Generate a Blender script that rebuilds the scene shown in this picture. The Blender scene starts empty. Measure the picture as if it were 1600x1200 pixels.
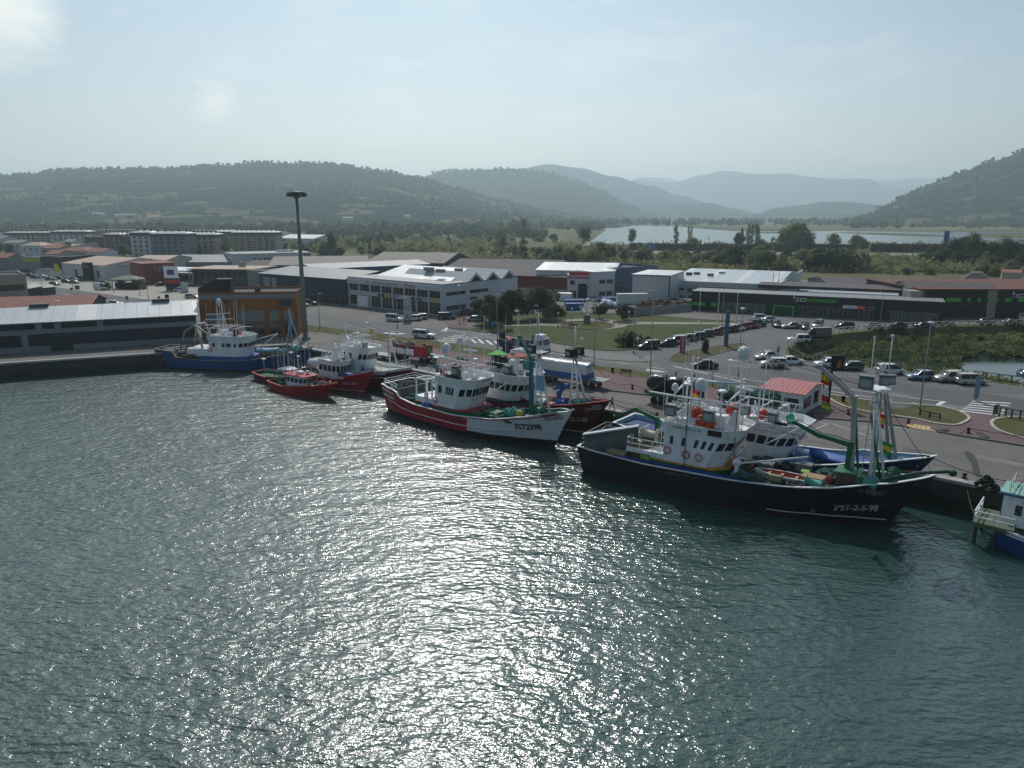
import bpy, math, random
from mathutils import Vector, Matrix
from mathutils.geometry import tessellate_polygon
random.seed(7)
R=math.radians
S=bpy.context.scene
COL=S.collection
# ---------------------------------------------------------------- camera, world, sun, exposure
FPX=1130.0; CAMZ=25.0; PITCH=math.atan(263/FPX)
cam=bpy.data.cameras.new('camera'); co=bpy.data.objects.new('camera',cam); COL.objects.link(co)
co.location=(0,0,CAMZ); co.rotation_euler=(math.pi/2-PITCH,0,0)
cam.sensor_width=36; cam.lens=36*FPX/1600; cam.clip_start=.5; cam.clip_end=60000
S.camera=co
S.view_settings.view_transform='Standard'; S.view_settings.look='None'; S.view_settings.gamma=1
S.view_settings.exposure=-0.12
S.cycles.use_denoising=True
S.cycles.max_bounces=6; S.cycles.volume_bounces=1; S.cycles.transparent_max_bounces=8
S.cycles.volume_step_rate=5; S.cycles.caustics_reflective=True
HAZE=1.75e-4
SUN_EL=R(46.5); SUN_AZ=R(-6)            # azimuth measured from +Y towards +X
W=bpy.data.worlds.new('World'); S.world=W; W.use_nodes=True
nt=W.node_tree; nt.nodes.clear()
out=nt.nodes.new('ShaderNodeOutputWorld'); bg=nt.nodes.new('ShaderNodeBackground')
sky=nt.nodes.new('ShaderNodeTexSky'); sky.sky_type='NISHITA'; sky.sun_disc=False
sky.sun_elevation=SUN_EL; sky.sun_rotation=SUN_AZ; sky.altitude=20; sky.air_density=1.0; sky.dust_density=1.5; sky.ozone_density=1.6
bg.inputs[1].default_value=0.094
# thin drifting cloud mixed over the sky by direction
tc=nt.nodes.new('ShaderNodeTexCoord'); mp=nt.nodes.new('ShaderNodeMapping'); mp.inputs['Scale'].default_value=(2.2,2.2,7)
ns=nt.nodes.new('ShaderNodeTexNoise'); ns.inputs['Scale'].default_value=2.4; ns.inputs['Detail'].default_value=8; ns.inputs['Roughness'].default_value=.62
rp=nt.nodes.new('ShaderNodeValToRGB'); rp.color_ramp.elements[0].position=.50; rp.color_ramp.elements[1].position=.78
rp.color_ramp.elements[1].color=(.3,.3,.3,1)
mx=nt.nodes.new('ShaderNodeMixRGB'); mx.inputs[2].default_value=(13.5,12.6,12.2,1)
L=nt.links.new
L(tc.outputs['Generated'],mp.inputs[0]); L(mp.outputs[0],ns.inputs[0]); L(ns.outputs[0],rp.inputs[0])

def cmask(d0,r):
    q=nt.nodes.new('ShaderNodeVectorMath'); q.operation='DISTANCE'; L(tc.outputs['Generated'],q.inputs[0]); q.inputs[1].default_value=d0
    k=nt.nodes.new('ShaderNodeMapRange'); k.interpolation_type='SMOOTHSTEP'; k.inputs[1].default_value=0; k.inputs[2].default_value=r; k.inputs[3].default_value=1; k.inputs[4].default_value=0; L(q.outputs['Value'],k.inputs[0]); return k.outputs[0]
n4=nt.nodes.new('ShaderNodeTexNoise'); n4.inputs['Scale'].default_value=9; n4.inputs['Detail'].default_value=10; n4.inputs['Roughness'].default_value=.6; L(mp.outputs[0],n4.inputs[0])
acc=rp.outputs[0]
for d0,r,g in (((-.535,.815,.222),.10,1.25),((-.358,.924,.132),.045,.62)):
    a=nt.nodes.new('ShaderNodeMath'); a.operation='MULTIPLY_ADD'; L(cmask(d0,r),a.inputs[0]); a.inputs[1].default_value=g; a.inputs[2].default_value=-.62
    b_=nt.nodes.new('ShaderNodeMath'); b_.operation='ADD'; L(a.outputs[0],b_.inputs[0]); L(n4.outputs[0],b_.inputs[1])
    c_=nt.nodes.new('ShaderNodeMath'); c_.operation='MULTIPLY'; c_.use_clamp=True; L(b_.outputs[0],c_.inputs[0]); c_.inputs[1].default_value=.9
    m_=nt.nodes.new('ShaderNodeMath'); m_.operation='MAXIMUM'; L(acc,m_.inputs[0]); L(c_.outputs[0],m_.inputs[1]); acc=m_.outputs[0]
L(acc,mx.inputs[0]); L(sky.outputs[0],mx.inputs[1]); tn=nt.nodes.new('ShaderNodeMixRGB'); tn.blend_type='MULTIPLY'; tn.inputs[0].default_value=1; sz=nt.nodes.new('ShaderNodeSeparateXYZ'); L(tc.outputs['Generated'],sz.inputs[0]); mz=nt.nodes.new('ShaderNodeMapRange'); mz.inputs[1].default_value=0; mz.inputs[2].default_value=.26; L(sz.outputs[2],mz.inputs[0])
tg=nt.nodes.new('ShaderNodeMixRGB'); tg.inputs[1].default_value=(1.42,1.22,1.10,1); tg.inputs[2].default_value=(.87,.975,.93,1); L(mz.outputs[0],tg.inputs[0]); L(tg.outputs[0],tn.inputs[2]); L(mx.outputs[0],tn.inputs[1]); L(tn.outputs[0],bg.inputs[0]); L(bg.outputs[0],out.inputs[0])
sl=bpy.data.lights.new('sun','SUN'); sl.energy=3.2; sl.angle=R(.5); sl.color=(1,.965,.92)
so=bpy.data.objects.new('sun',sl); COL.objects.link(so); so.location=(0,100,300)
sd=Vector((math.sin(SUN_AZ)*math.cos(SUN_EL),math.cos(SUN_AZ)*math.cos(SUN_EL),math.sin(SUN_EL)))
so.rotation_euler=sd.to_track_quat('Z','Y').to_euler()
# ---------------------------------------------------------------- plan helpers: survey point seen under (u,v) at height z
_c,_s=math.cos(PITCH),math.sin(PITCH)
def G(u,v,z=0.0):
    x=(u-800)/FPX; y=-(v-600)/FPX
    t=(z-CAMZ)/(-_s+y*_c)
    return Vector((x*t,(_c+y*_s)*t,z))
def HT(u,v0,v1,z=0.0):
    g=G(u,v0,z); y=-(v1-600)/FPX
    # height above z where a plumb line from g reaches row v1
    return CAMZ+g.y*(-_s+y*_c)/(_c+y*_s)-z
QA=Vector((.7525,-.6586,0)); QN=Vector((.6586,.7525,0)); QO=Vector((13.6,92.5,0))
def Q(s,t,z=0): return QO+QA*s+QN*t+Vector((0,0,z))
QANG=math.atan2(QA.y,QA.x)
# ---------------------------------------------------------------- materials
_m={}
def lin(h):
    if not isinstance(h,str): return tuple(h)
    h=h.lstrip('#'); o=[]
    for i in (0,2,4):
        c=int(h[i:i+2],16)/255; o.append(c/12.92 if c<=.04045 else ((c+.055)/1.055)**2.4)
    return tuple(o)
def mat(name,col=None,rough=.6,metal=0,var=.18,sc=.8,stretch=(1,1,1),bump=0,bsc=None,col2=None,spec=.4,dirt=0,dirtcol=(.05,.035,.02),coat=0,rnd=0,emit=0):
    if name in _m: return _m[name]
    m=bpy.data.materials.new(name); m.use_nodes=True; nt=m.node_tree; b=nt.nodes['Principled BSDF']; L=nt.links.new
    c=lin(col)
    tc=nt.nodes.new('ShaderNodeTexCoord'); mp=nt.nodes.new('ShaderNodeMapping'); mp.inputs['Scale'].default_value=stretch
    L(tc.outputs['Object'],mp.inputs[0])
    n=nt.nodes.new('ShaderNodeTexNoise'); n.inputs['Scale'].default_value=sc; n.inputs['Detail'].default_value=6; n.inputs['Roughness'].default_value=.65
    L(mp.outputs[0],n.inputs[0])
    r=nt.nodes.new('ShaderNodeMapRange'); r.inputs[1].default_value=.3; r.inputs[2].default_value=.7; L(n.outputs[0],r.inputs[0])
    mx=nt.nodes.new('ShaderNodeMixRGB')
    c2=lin(col2) if col2 is not None else tuple(min(1,x*(1+var)) for x in c)
    c1=c if col2 is not None else tuple(x*(1-var) for x in c)
    mx.inputs[1].default_value=(*c1,1); mx.inputs[2].default_value=(*c2,1); L(r.outputs[0],mx.inputs[0])
    last=mx
    if dirt:
        n2=nt.nodes.new('ShaderNodeTexNoise'); n2.inputs['Scale'].default_value=sc*2.3; n2.inputs['Detail'].default_value=8; n2.inputs['Roughness'].default_value=.75
        mp2=nt.nodes.new('ShaderNodeMapping'); mp2.inputs['Scale'].default_value=(1,1,.25); mp2.inputs['Location'].default_value=(3,7,1)
        L(tc.outputs['Object'],mp2.inputs[0]); L(mp2.outputs[0],n2.inputs[0])
        r2=nt.nodes.new('ShaderNodeMapRange'); r2.inputs[1].default_value=.52; r2.inputs[2].default_value=.72; r2.inputs[4].default_value=dirt; L(n2.outputs[0],r2.inputs[0])
        m2=nt.nodes.new('ShaderNodeMixRGB'); m2.inputs[2].default_value=(*dirtcol,1); L(r2.outputs[0],m2.inputs[0]); L(last.outputs[0],m2.inputs[1]); last=m2
    if rnd:
        oi=nt.nodes.new('ShaderNodeObjectInfo'); hs=nt.nodes.new('ShaderNodeHueSaturation')
        a=nt.nodes.new('ShaderNodeMapRange'); a.inputs[3].default_value=1-rnd; a.inputs[4].default_value=1+rnd; L(oi.outputs['Random'],a.inputs[0]); L(a.outputs[0],hs.inputs['Value'])
        h=nt.nodes.new('ShaderNodeMapRange'); h.inputs[3].default_value=.5+rnd*.07; h.inputs[4].default_value=.5-rnd*.07; L(oi.outputs['Random'],h.inputs[0]); L(h.outputs[0],hs.inputs['Hue'])
        L(last.outputs[0],hs.inputs['Color']); last=hs
    L(last.outputs[0],b.inputs['Base Color'])
    b.inputs['Roughness'].default_value=rough; b.inputs['Metallic'].default_value=metal
    b.inputs['Specular IOR Level'].default_value=spec
    if coat: b.inputs['Coat Weight'].default_value=coat; b.inputs['Coat Roughness'].default_value=.08
    if bump:
        n3=nt.nodes.new('ShaderNodeTexNoise'); n3.inputs['Scale'].default_value=bsc or sc*6; n3.inputs['Detail'].default_value=5
        L(mp.outputs[0],n3.inputs[0]); bp=nt.nodes.new('ShaderNodeBump'); bp.inputs['Strength'].default_value=bump; bp.inputs['Distance'].default_value=.1
        L(n3.outputs[0],bp.inputs['Height']); L(bp.outputs[0],b.inputs['Normal'])
    _m[name]=m; return m
def striped(name,col,col2,axis='x',period=.5,duty=.12,rough=.35,metal=0,dirt=.3,panels=None,pcol=None):
    """sheet metal / tiles: seams every period along an axis, optional lighter panels"""
    if name in _m: return _m[name]
    m=bpy.data.materials.new(name); m.use_nodes=True; nt=m.node_tree; b=nt.nodes['Principled BSDF']; L=nt.links.new
    tc=nt.nodes.new('ShaderNodeTexCoord'); sp=nt.nodes.new('ShaderNodeSeparateXYZ'); L(tc.outputs['Object'],sp.inputs[0])
    def mth(op,a,bv):
        q=nt.nodes.new('ShaderNodeMath'); q.operation=op; L(a,q.inputs[0]); q.inputs[1].default_value=bv; return q.outputs[0]
    a=sp.outputs['XYZ'.index(axis.upper())]
    f=mth('FRACT',mth('DIVIDE',a,period),0); k=mth('LESS_THAN',f,duty)
    n=nt.nodes.new('ShaderNodeTexNoise'); n.inputs['Scale'].default_value=.35; n.inputs['Detail'].default_value=8; n.inputs['Roughness'].default_value=.7; L(tc.outputs['Object'],n.inputs[0])
    r=nt.nodes.new('ShaderNodeMapRange'); r.inputs[1].default_value=.42; r.inputs[2].default_value=.72; r.inputs[4].default_value=dirt; L(n.outputs[0],r.inputs[0])
    mx=nt.nodes.new('ShaderNodeMixRGB'); mx.inputs[1].default_value=(*lin(col),1); mx.inputs[2].default_value=(*lin(col2),1); L(k,mx.inputs[0])
    last=mx
    if panels:
        f2=mth('FRACT',mth('DIVIDE',a,panels),0); k2=mth('LESS_THAN',f2,.16); m3=nt.nodes.new('ShaderNodeMixRGB'); m3.inputs[2].default_value=(*lin(pcol),1); L(k2,m3.inputs[0]); L(last.outputs[0],m3.inputs[1]); last=m3
    m2=nt.nodes.new('ShaderNodeMixRGB'); m2.inputs[2].default_value=(*[x*.35 for x in lin(col)],1); L(r.outputs[0],m2.inputs[0]); L(last.outputs[0],m2.inputs[1])
    L(m2.outputs[0],b.inputs['Base Color']); b.inputs['Roughness'].default_value=rough; b.inputs['Metallic'].default_value=metal; b.inputs['Specular IOR Level'].default_value=.4
    bp=nt.nodes.new('ShaderNodeBump'); bp.inputs['Strength'].default_value=.4; bp.inputs['Distance'].default_value=.05; L(k,bp.inputs['Height']); L(bp.outputs[0],b.inputs['Normal'])
    _m[name]=m; return m
# ---------------------------------------------------------------- mesh builder
class MB:
    def __init__(s): s.v=[]; s.f=[]; s.m=[]; s.sm=[]
    def add(s,vs,fs,mi=0,sm=False,M=None):
        o=len(s.v)
        if M is not None: vs=[M@Vector(p) for p in vs]
        s.v+= [tuple(p) for p in vs]
        for f in fs: s.f.append([o+i for i in f]); s.m.append(mi); s.sm.append(sm)
        return s
    def box(s,c,d,rz=0,mi=0,M=None,top=1.0):
        x,y,z=d[0]/2,d[1]/2,d[2]/2; k=top
        vs=[(-x,-y,-z),(x,-y,-z),(x,y,-z),(-x,y,-z),(-x*k,-y*k,z),(x*k,-y*k,z),(x*k,y*k,z),(-x*k,y*k,z)]
        T=Matrix.Translation(c)@Matrix.Rotation(rz,4,'Z')
        if M is not None: T=M@T
        return s.add(vs,[(0,3,2,1),(4,5,6,7),(0,1,5,4),(1,2,6,5),(2,3,7,6),(3,0,4,7)],mi,False,T)
    def bar(s,a,b,w,h=None,mi=0,up=(0,0,1)):
        a=Vector(a); b=Vector(b); d=b-a; l=d.length
        if l<1e-6: return s
        d/=l; up=Vector(up)
        if abs(d.dot(up))>.98: up=Vector((1,0,0))
        x=d.cross(up).normalized(); y=x.cross(d).normalized(); h=h or w
        vs=[]
        for p in (a,b):
            for sx,sy in ((-1,-1),(1,-1),(1,1),(-1,1)): vs.append(p+x*sx*w/2+y*sy*h/2)
        return s.add(vs,[(3,2,1,0),(4,5,6,7),(0,1,5,4),(1,2,6,5),(2,3,7,6),(3,0,4,7)],mi)
    def tube(s,pts,r,n=6,mi=0,r2=None,cap=True):
        pts=[Vector(p) for p in pts]; K=len(pts); vs=[]
        for i,p in enumerate(pts):
            d=(pts[min(i+1,K-1)]-pts[max(i-1,0)]).normalized(); up=Vector((0,0,1)) if abs(d.z)<.95 else Vector((1,0,0))
            x=d.cross(up).normalized(); y=x.cross(d); rr=r if r2 is None else r+(r2-r)*i/(K-1)
            for k in range(n): a=2*math.pi*k/n; vs.append(p+x*math.cos(a)*rr+y*math.sin(a)*rr)
        fs=[]
        for i in range(K-1):
            for k in range(n): a=i*n+k; b=i*n+(k+1)%n; fs.append((a,b,b+n,a+n))
        if cap: fs.append(tuple(range(n))[::-1]); fs.append(tuple((K-1)*n+k for k in range(n)))
        return s.add(vs,fs,mi,True)
    def lathe(s,prof,c=(0,0,0),n=12,mi=0,M=None,sm=True):
        vs=[]; fs=[]; K=len(prof)
        for r,z in prof:
            for k in range(n): a=2*math.pi*k/n; vs.append((r*math.cos(a),r*math.sin(a),z))
        for i in range(K-1):
            for k in range(n): a=i*n+k; b=i*n+(k+1)%n; fs.append((a,b,b+n,a+n))
        fs.append(tuple(range(n))[::-1]); fs.append(tuple((K-1)*n+k for k in range(n)))
        T=Matrix.Translation(c)
        if M is not None: T=T@M
        return s.add(vs,fs,mi,sm,T)
    def ball(s,c,r,n=10,mi=0,sz=1):
        pr=[(max(1e-3,r*math.sin(math.pi*i/6)),-r*sz*math.cos(math.pi*i/6)) for i in range(7)]
        return s.lathe(pr,c,n,mi)
    def prism(s,poly,z0,z1,mi=0,mt=None,mb=None):
        n=len(poly); vs=[(p[0],p[1],z0) for p in poly]+[(p[0],p[1],z1) for p in poly]
        s.add(vs,[(i,(i+1)%n,n+(i+1)%n,n+i) for i in range(n)],mi)
        tri=tessellate_polygon([[Vector((p[0],p[1],0)) for p in poly]])
        o=len(s.v)-2*n
        for t in tri:
            a,b,c=t
            P=poly
            if (P[b][0]-P[a][0])*(P[c][1]-P[a][1])-(P[b][1]-P[a][1])*(P[c][0]-P[a][0])<0: b,c=c,b
            s.f.append([o+n+a,o+n+b,o+n+c]); s.m.append(mi if mt is None else mt); s.sm.append(False)
            s.f.append([o+a,o+c,o+b]); s.m.append(mi if mb is None else mb); s.sm.append(False)
        return s
    def quad(s,a,b,c,d,mi=0): return s.add([a,b,c,d],[(0,1,2,3)],mi)
    def grid(s,rows,mi=0,sm=True,mf=None):
        n=len(rows[0]); vs=[p for r in rows for p in r]; o=len(s.v); s.v+=[tuple(p) for p in vs]
        for i in range(len(rows)-1):
            for j in range(n-1):
                a=o+i*n+j; s.f.append([a,a+1,a+n+1,a+n]); s.m.append(mf(i,j) if mf else mi); s.sm.append(sm)
        return s
    def panel(s,a,b,c,d,u0,u1,v0,v1,th=.04,mi=0):
        """slab on the quad a,b (bottom) d,c (top), standing th proud of it"""
        a,b,c,d=map(Vector,(a,b,c,d)); nn=(b-a).cross(d-a).normalized()
        def P(u,v): return (a*(1-u)+b*u)*(1-v)+(d*(1-u)+c*u)*v
        q=[P(u0,v0),P(u1,v0),P(u1,v1),P(u0,v1)]
        vs=[p-nn*th for p in q]+[p+nn*th for p in q]
        return s.add(vs,[(3,2,1,0),(4,5,6,7),(0,1,5,4),(1,2,6,5),(2,3,7,6),(3,0,4,7)],mi)
    def data(s,name,mats):
        me=bpy.data.meshes.new(name); me.from_pydata(s.v,[],s.f)
        for m in (mats if isinstance(mats,(list,tuple)) else [mats]): me.materials.append(m)
        me.polygons.foreach_set('material_index',s.m); me.polygons.foreach_set('use_smooth',s.sm); me.update(); return me
    def build(s,name,mats,parent=None,loc=None,rz=0):
        o=bpy.data.objects.new(name,s.data(name,mats)); COL.objects.link(o)
        if parent is not None: o.parent=parent
        if loc is not None: o.location=loc
        o.rotation_euler.z=rz
        return o
def tag(o,label=None,cat=None,group=None,kind=None):
    if label: o['label']=label
    if cat: o['category']=cat
    if group: o['group']=group
    if kind: o['kind']=kind
    return o
def thing(name,label,cat,loc=(0,0,0),rz=0,group=None):
    o=bpy.data.objects.new(name,None); COL.objects.link(o); o.location=loc; o.rotation_euler=(0,0,rz); o.empty_display_size=.3
    return tag(o,label,cat,group)
def dup(o,parent=None):
    c=o.copy(); COL.objects.link(c); c.parent=parent
    for ch in o.children: dup(ch,c)
    return c
def struct(name,mb,mats): return tag(mb.build(name,mats),kind='structure')
def text_mesh(txt,size,font_shear=0,sx=1.0,bold=0):
    cu=bpy.data.curves.new('lettering','FONT'); cu.body=txt; cu.size=size; cu.shear=font_shear; cu.align_x='CENTER'; cu.resolution_u=3; cu.offset=bold
    o=bpy.data.objects.new('lettering',cu); COL.objects.link(o)
    dg=bpy.context.evaluated_depsgraph_get(); dg.update(); me=bpy.data.meshes.new_from_object(o.evaluated_get(dg)); 
    bpy.data.objects.remove(o); bpy.data.curves.remove(cu)
    for v in me.vertices: v.co.x*=sx
    return me
def lettering(txt,size,loc,rz,m,parent,name='lettering',tilt=math.pi/2,**k):
    me=text_mesh(txt,size,**k); me.materials.clear(); me.materials.append(m)
    o=bpy.data.objects.new(name,me); COL.objects.link(o); o.parent=parent; o.location=loc; o.rotation_euler=(tilt,0,rz); return o
def polysheet(name,pts,z,m,hole=None,kind='structure'):
    mb=MB(); lo=[[Vector((p[0],p[1],0)) for p in pts]]+([[Vector((p[0],p[1],0)) for p in h] for h in (hole or [])])
    flat=[p for l in lo for p in l]; tri=tessellate_polygon(lo)
    fs=[]
    for a,b,c in tri:
        A,B,C=flat[a],flat[b],flat[c]
        fs.append((a,b,c) if (B-A).cross(C-A).z>0 else (a,c,b))
    mb.add([(p.x,p.y,z) for p in flat],fs); o=mb.build(name,m); o['kind']=kind; return o
def smooth_closed(pts,k=4):
    o=[]; n=len(pts)
    for i in range(n):
        p0,p1,p2,p3=[Vector(pts[(i+j-1)%n]) for j in range(4)]
        for q in range(k):
            t=q/k; o.append(.5*((2*p1)+(-p0+p2)*t+(2*p0-5*p1+4*p2-p3)*t*t+(-p0+3*p1-3*p2+p3)*t**3))
    return o
# common paints
M_white=mat('white_paint',(.78,.79,.80),.35,var=.08,dirt=.6,dirtcol=(.22,.16,.11),sc=1.2)
M_whitem=mat('white_metalwork',(.74,.75,.76),.4,var=.08,sc=2)
M_dark=mat('dark_glass',(.012,.016,.02),.08,spec=.6,var=.3)
M_black=mat('black_rubber',(.015,.015,.016),.8)
M_grey=mat('grey_steel',(.16,.17,.18),.5,metal=.2,var=.2,dirt=.4)
M_galv=mat('galvanised_steel',(.3,.32,.34),.45,metal=.3,var=.15)
M_green=mat('green_paint',(.015,.13,.055),.45,var=.25,dirt=.5,sc=1.5)
M_net=mat('fishing_net',(.045,.05,.05),.95,var=.6,sc=3,bump=.6)
M_netg=mat('green_net',(.03,.10,.075),.95,var=.5,sc=3,bump=.6)
M_teal=mat('teal_drum',(.07,.30,.25),.7,var=.25,sc=2)
M_red=mat('red_paint',(.42,.018,.022),.4,var=.15,dirt=.25,sc=1)
M_orange=mat('orange_plastic',(.50,.06,.025),.5,var=.1)
M_blue=mat('blue_paint',(.02,.09,.32),.45,var=.2,dirt=.25,sc=1)
M_wood=mat('wooden_crate',(.33,.22,.13),.8,var=.3,sc=3)
M_conc=mat('concrete',(.24,.23,.21),.85,var=.2,sc=.4,bump=.3,dirt=.5,dirtcol=(.1,.095,.08))
# ================================================================ SETTING
WATER_Z=-3.0
# ---- land sheet with the quay basin outside it and the tidal creek as a hole
corner=Vector((-48.3,146.7,0)); pierdir=Vector((24,10.5,0)).normalized()
pierleft=corner-pierdir*700
def off(p,d): return p+d
pn=Vector((pierdir.y,-pierdir.x,0))     # towards the water
pc=corner+pn*2.6+QA*3.4; pl=pierleft+pn*2.6
coast=[pl,pc,Q(330,0)]
FAR=16000
outer=coast+[Vector((FAR,-124,0)),Vector((FAR,FAR,0)),Vector((-FAR,FAR,0)),Vector((-FAR,-200,0))]
creek_px=[(1258,562),(1234,553),(1232,546),(1246,536),(1275,527),(1320,520),(1400,513),(1500,510),(1600,508),(1800,503),(1980,520),(1950,640),(1800,620),(1600,601),(1520,591),(1400,577),(1300,565)]
creek=[G(*p) for p in creek_px]
g_ground=mat('meadow_ground',(.055,.07,.025),.95,sc=.02,col2=(.16,.14,.075),bump=.4,bsc=.5)
g_ground.node_tree.nodes['Principled BSDF'].inputs['Specular IOR Level'].default_value=.1
polysheet('ground',outer,-.05,g_ground,[creek])
m_asph=mat('asphalt_apron',(.145,.135,.125),.9,sc=.09,var=.22,bump=.15,bsc=8,dirt=.35,dirtcol=(.07,.065,.06))
m_road=mat('road_asphalt',(.085,.085,.088),.85,sc=.15,var=.2,bump=.1,bsc=8,dirt=.3,dirtcol=(.05,.05,.05))
m_lot=mat('car_park_asphalt',(.12,.118,.116),.9,sc=.12,var=.2,dirt=.3,dirtcol=(.06,.06,.06))
m_grass=mat('dry_lawn',(.055,.075,.02),.95,sc=.25,col2=(.12,.10,.05),bump=.5,bsc=6,spec=.1)
m_lawn=mat('green_lawn',(.045,.068,.022),.95,sc=.12,col2=(.09,.10,.042),bump=.5,bsc=6,spec=.1)
m_line=mat('road_paint',(.62,.62,.60),.6,var=.1,sc=2,dirt=.45,dirtcol=(.2,.2,.2))
m_pave=striped('red_paving','#6a5553','#5c4a48','x',1.2,.12,.9,dirt=.25)
# quay walls
mw=mat('quay_wall_stone',(.05,.05,.042),.9,sc=.5,var=.3,bump=.5,dirt=.8,dirtcol=(.018,.022,.012))
mb=MB()
for a,b in ((pl,pc),(pc,Q(330,0))):
    n=24
    for i in range(n):
        p=a.lerp(b,i/n); q=a.lerp(b,(i+1)/n)
        mb.quad((p.x,p.y,-7),(q.x,q.y,-7),(q.x,q.y,-.25),(p.x,p.y,-.25))
struct('quay_wall',mb,mw)
# weed-dark tidal band and fenders
mb=MB()
d2=(Q(1,0)-Q(0,0)); nq=-QN
for a,b,nn in ((pl,pc,pn),(pc,Q(330,0),nq)):
    o=nn*.12
    p=a+o; q=b+o
    mb.add([(p.x,p.y,-6),(q.x,q.y,-6),(q.x,q.y,-1.7),(p.x,p.y,-1.7),(a.x,a.y,-1.6),(b.x,b.y,-1.6)],[(0,1,2,3),(3,2,5,4)])
struct('tidal_weed_band',mb,mat('wet_weed',(.012,.018,.01),.5,var=.5,sc=1.5,bump=.5))
mb=MB()
for a,b,nn in ((pl,pc,-pn),(pc,Q(330,0),QN)):
    w=nn*1.1
    mb.add([(a.x,a.y,-.25),(b.x,b.y,-.25),((b+w).x,(b+w).y,-.25),((a+w).x,(a+w).y,-.25),(a.x,a.y,.06),(b.x,b.y,.06),((b+w).x,(b+w).y,.06),((a+w).x,(a+w).y,.06)],[(0,1,5,4),(4,5,6,7),(2,3,7,6)])
struct('quay_coping',mb,mat('coping_concrete',(.34,.33,.31),.85,var=.2,sc=.5,dirt=.6,dirtcol=(.13,.12,.1),bump=.3))
# asphalt everywhere in the harbour estate (one sheet), then details on it
est=[pc,Q(330,0),Q(330,30),Q(200,34),Q(110,40),G(1980,640),G(1600,604),G(1520,594),G(1400,580),G(1300,568),G(1258,565),G(1230,556),G(1226,546),G(1240,534),G(1270,525),G(1320,517),G(1400,510),G(1600,504),G(1980,498),G(1980,470),G(1300,440),G(1000,420),G(700,410),G(350,405),G(0,400),G(-300,410),pl+Vector((0,60,0)),pl]
polysheet('estate_asphalt',est,-.02,m_asph)
road_near=[(-60,447),(40,462),(180,478),(300,492),(460,506),(500,509),(600,522),(700,535),(860,560),(1060,588),(1230,608),(1330,622),(1420,633),(1600,660),(2000,740)]
road_far=[(2000,648),(1600,624),(1520,612),(1400,598),(1300,588),(1200,577),(1100,572),(1020,577),(900,560),(780,533),(700,516),(600,505),(480,490),(300,474),(120,455),(-60,430)]
polysheet('road',[G(*p) for p in road_near+road_far],0.0,m_road)
polysheet('car_park',[G(*p) for p in [(1020,577),(1100,572),(1200,577),(1300,588),(1400,598),(1520,612),(1600,616),(1600,606),(1520,596),(1400,582),(1300,570),(1225,560),(1222,545),(1240,532),(1268,523),(1320,515),(1400,508),(1600,503),(1600,496),(1150,492),(985,548),(1003,562)]],.004,m_lot)
# red paved strip and grass verge between quay apron and road
polysheet('red_pavement',[G(*p) for p in [(640,566),(700,578),(800,593),(900,605),(1010,617),(1120,630),(1232,648),(1300,655),(1372,660),(1420,668),(1500,681),(1600,697),(1800,730),(1800,660),(1600,628),(1600,655),(1560,650),(1490,641),(1420,630),(1330,622),(1230,611),(1060,594),(860,566),(700,545),(620,538)]],.02,m_pave)
verge=[(440,512),(500,519),(600,533),(700,548),(800,562),(930,578),(1060,599),(1200,620),(1200,607),(1060,589),(860,561),(700,536),(600,523),(500,510),(440,503)]
polysheet('grass_verge',[G(*p) for p in verge],.026,m_grass)
polysheet('left_grass_verge',[G(*p) for p in [(40,463),(140,477),(240,492),(300,498),(300,491),(180,477),(40,461),(-30,452),(-30,456)]],.026,m_grass)
kerbm=mat('kerb_stone',(.42,.39,.32),.8,var=.25,sc=2)
def kerb(name,pts,w=.25,h=.12,m=None,closed=False):
    mb=MB(); P=[Vector((p.x,p.y,0)) for p in pts]
    if closed: P.append(P[0])
    for a,b in zip(P,P[1:]): mb.bar(a+Vector((0,0,h/2)),b+Vector((0,0,h/2)),w,h)
    return struct(name,mb,m or kerbm)
isl1=[(1285,622),(1330,622),(1400,628),(1460,633),(1500,639),(1514,647),(1508,654),(1478,660),(1440,655),(1400,652),(1330,648),(1290,640)]
isl1=[(1292,618),(1340,624),(1400,631),(1460,635),(1497,643),(1514,653),(1505,661),(1488,665),(1455,661),(1430,655),(1380,648),(1320,636)]
isl2=[(1549,661),(1562,654),(1600,652),(1660,655),(1740,668),(1740,705),(1650,695),(1595,684),(1560,673)]
for k,il in enumerate((isl1,isl2)):
    pts=smooth_closed([G(*p) for p in il],3)
    polysheet('grass_island',pts,.09,m_grass); kerb('island_kerb',pts,.35,.16,closed=True)
kerb('pavement_kerb',[G(*p) for p in [(640,566),(700,578),(800,593),(900,605),(1010,617),(1120,630),(1232,648),(1300,655),(1372,660),(1420,668)]],.3,.14,mat('dark_kerb',(.12,.11,.10),.85,var=.2))
kerb('pavement_kerb',[G(*p) for p in [(1465,675),(1500,681),(1600,697),(1800,730)]],.3,.14,mat('dark_kerb'))
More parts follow.
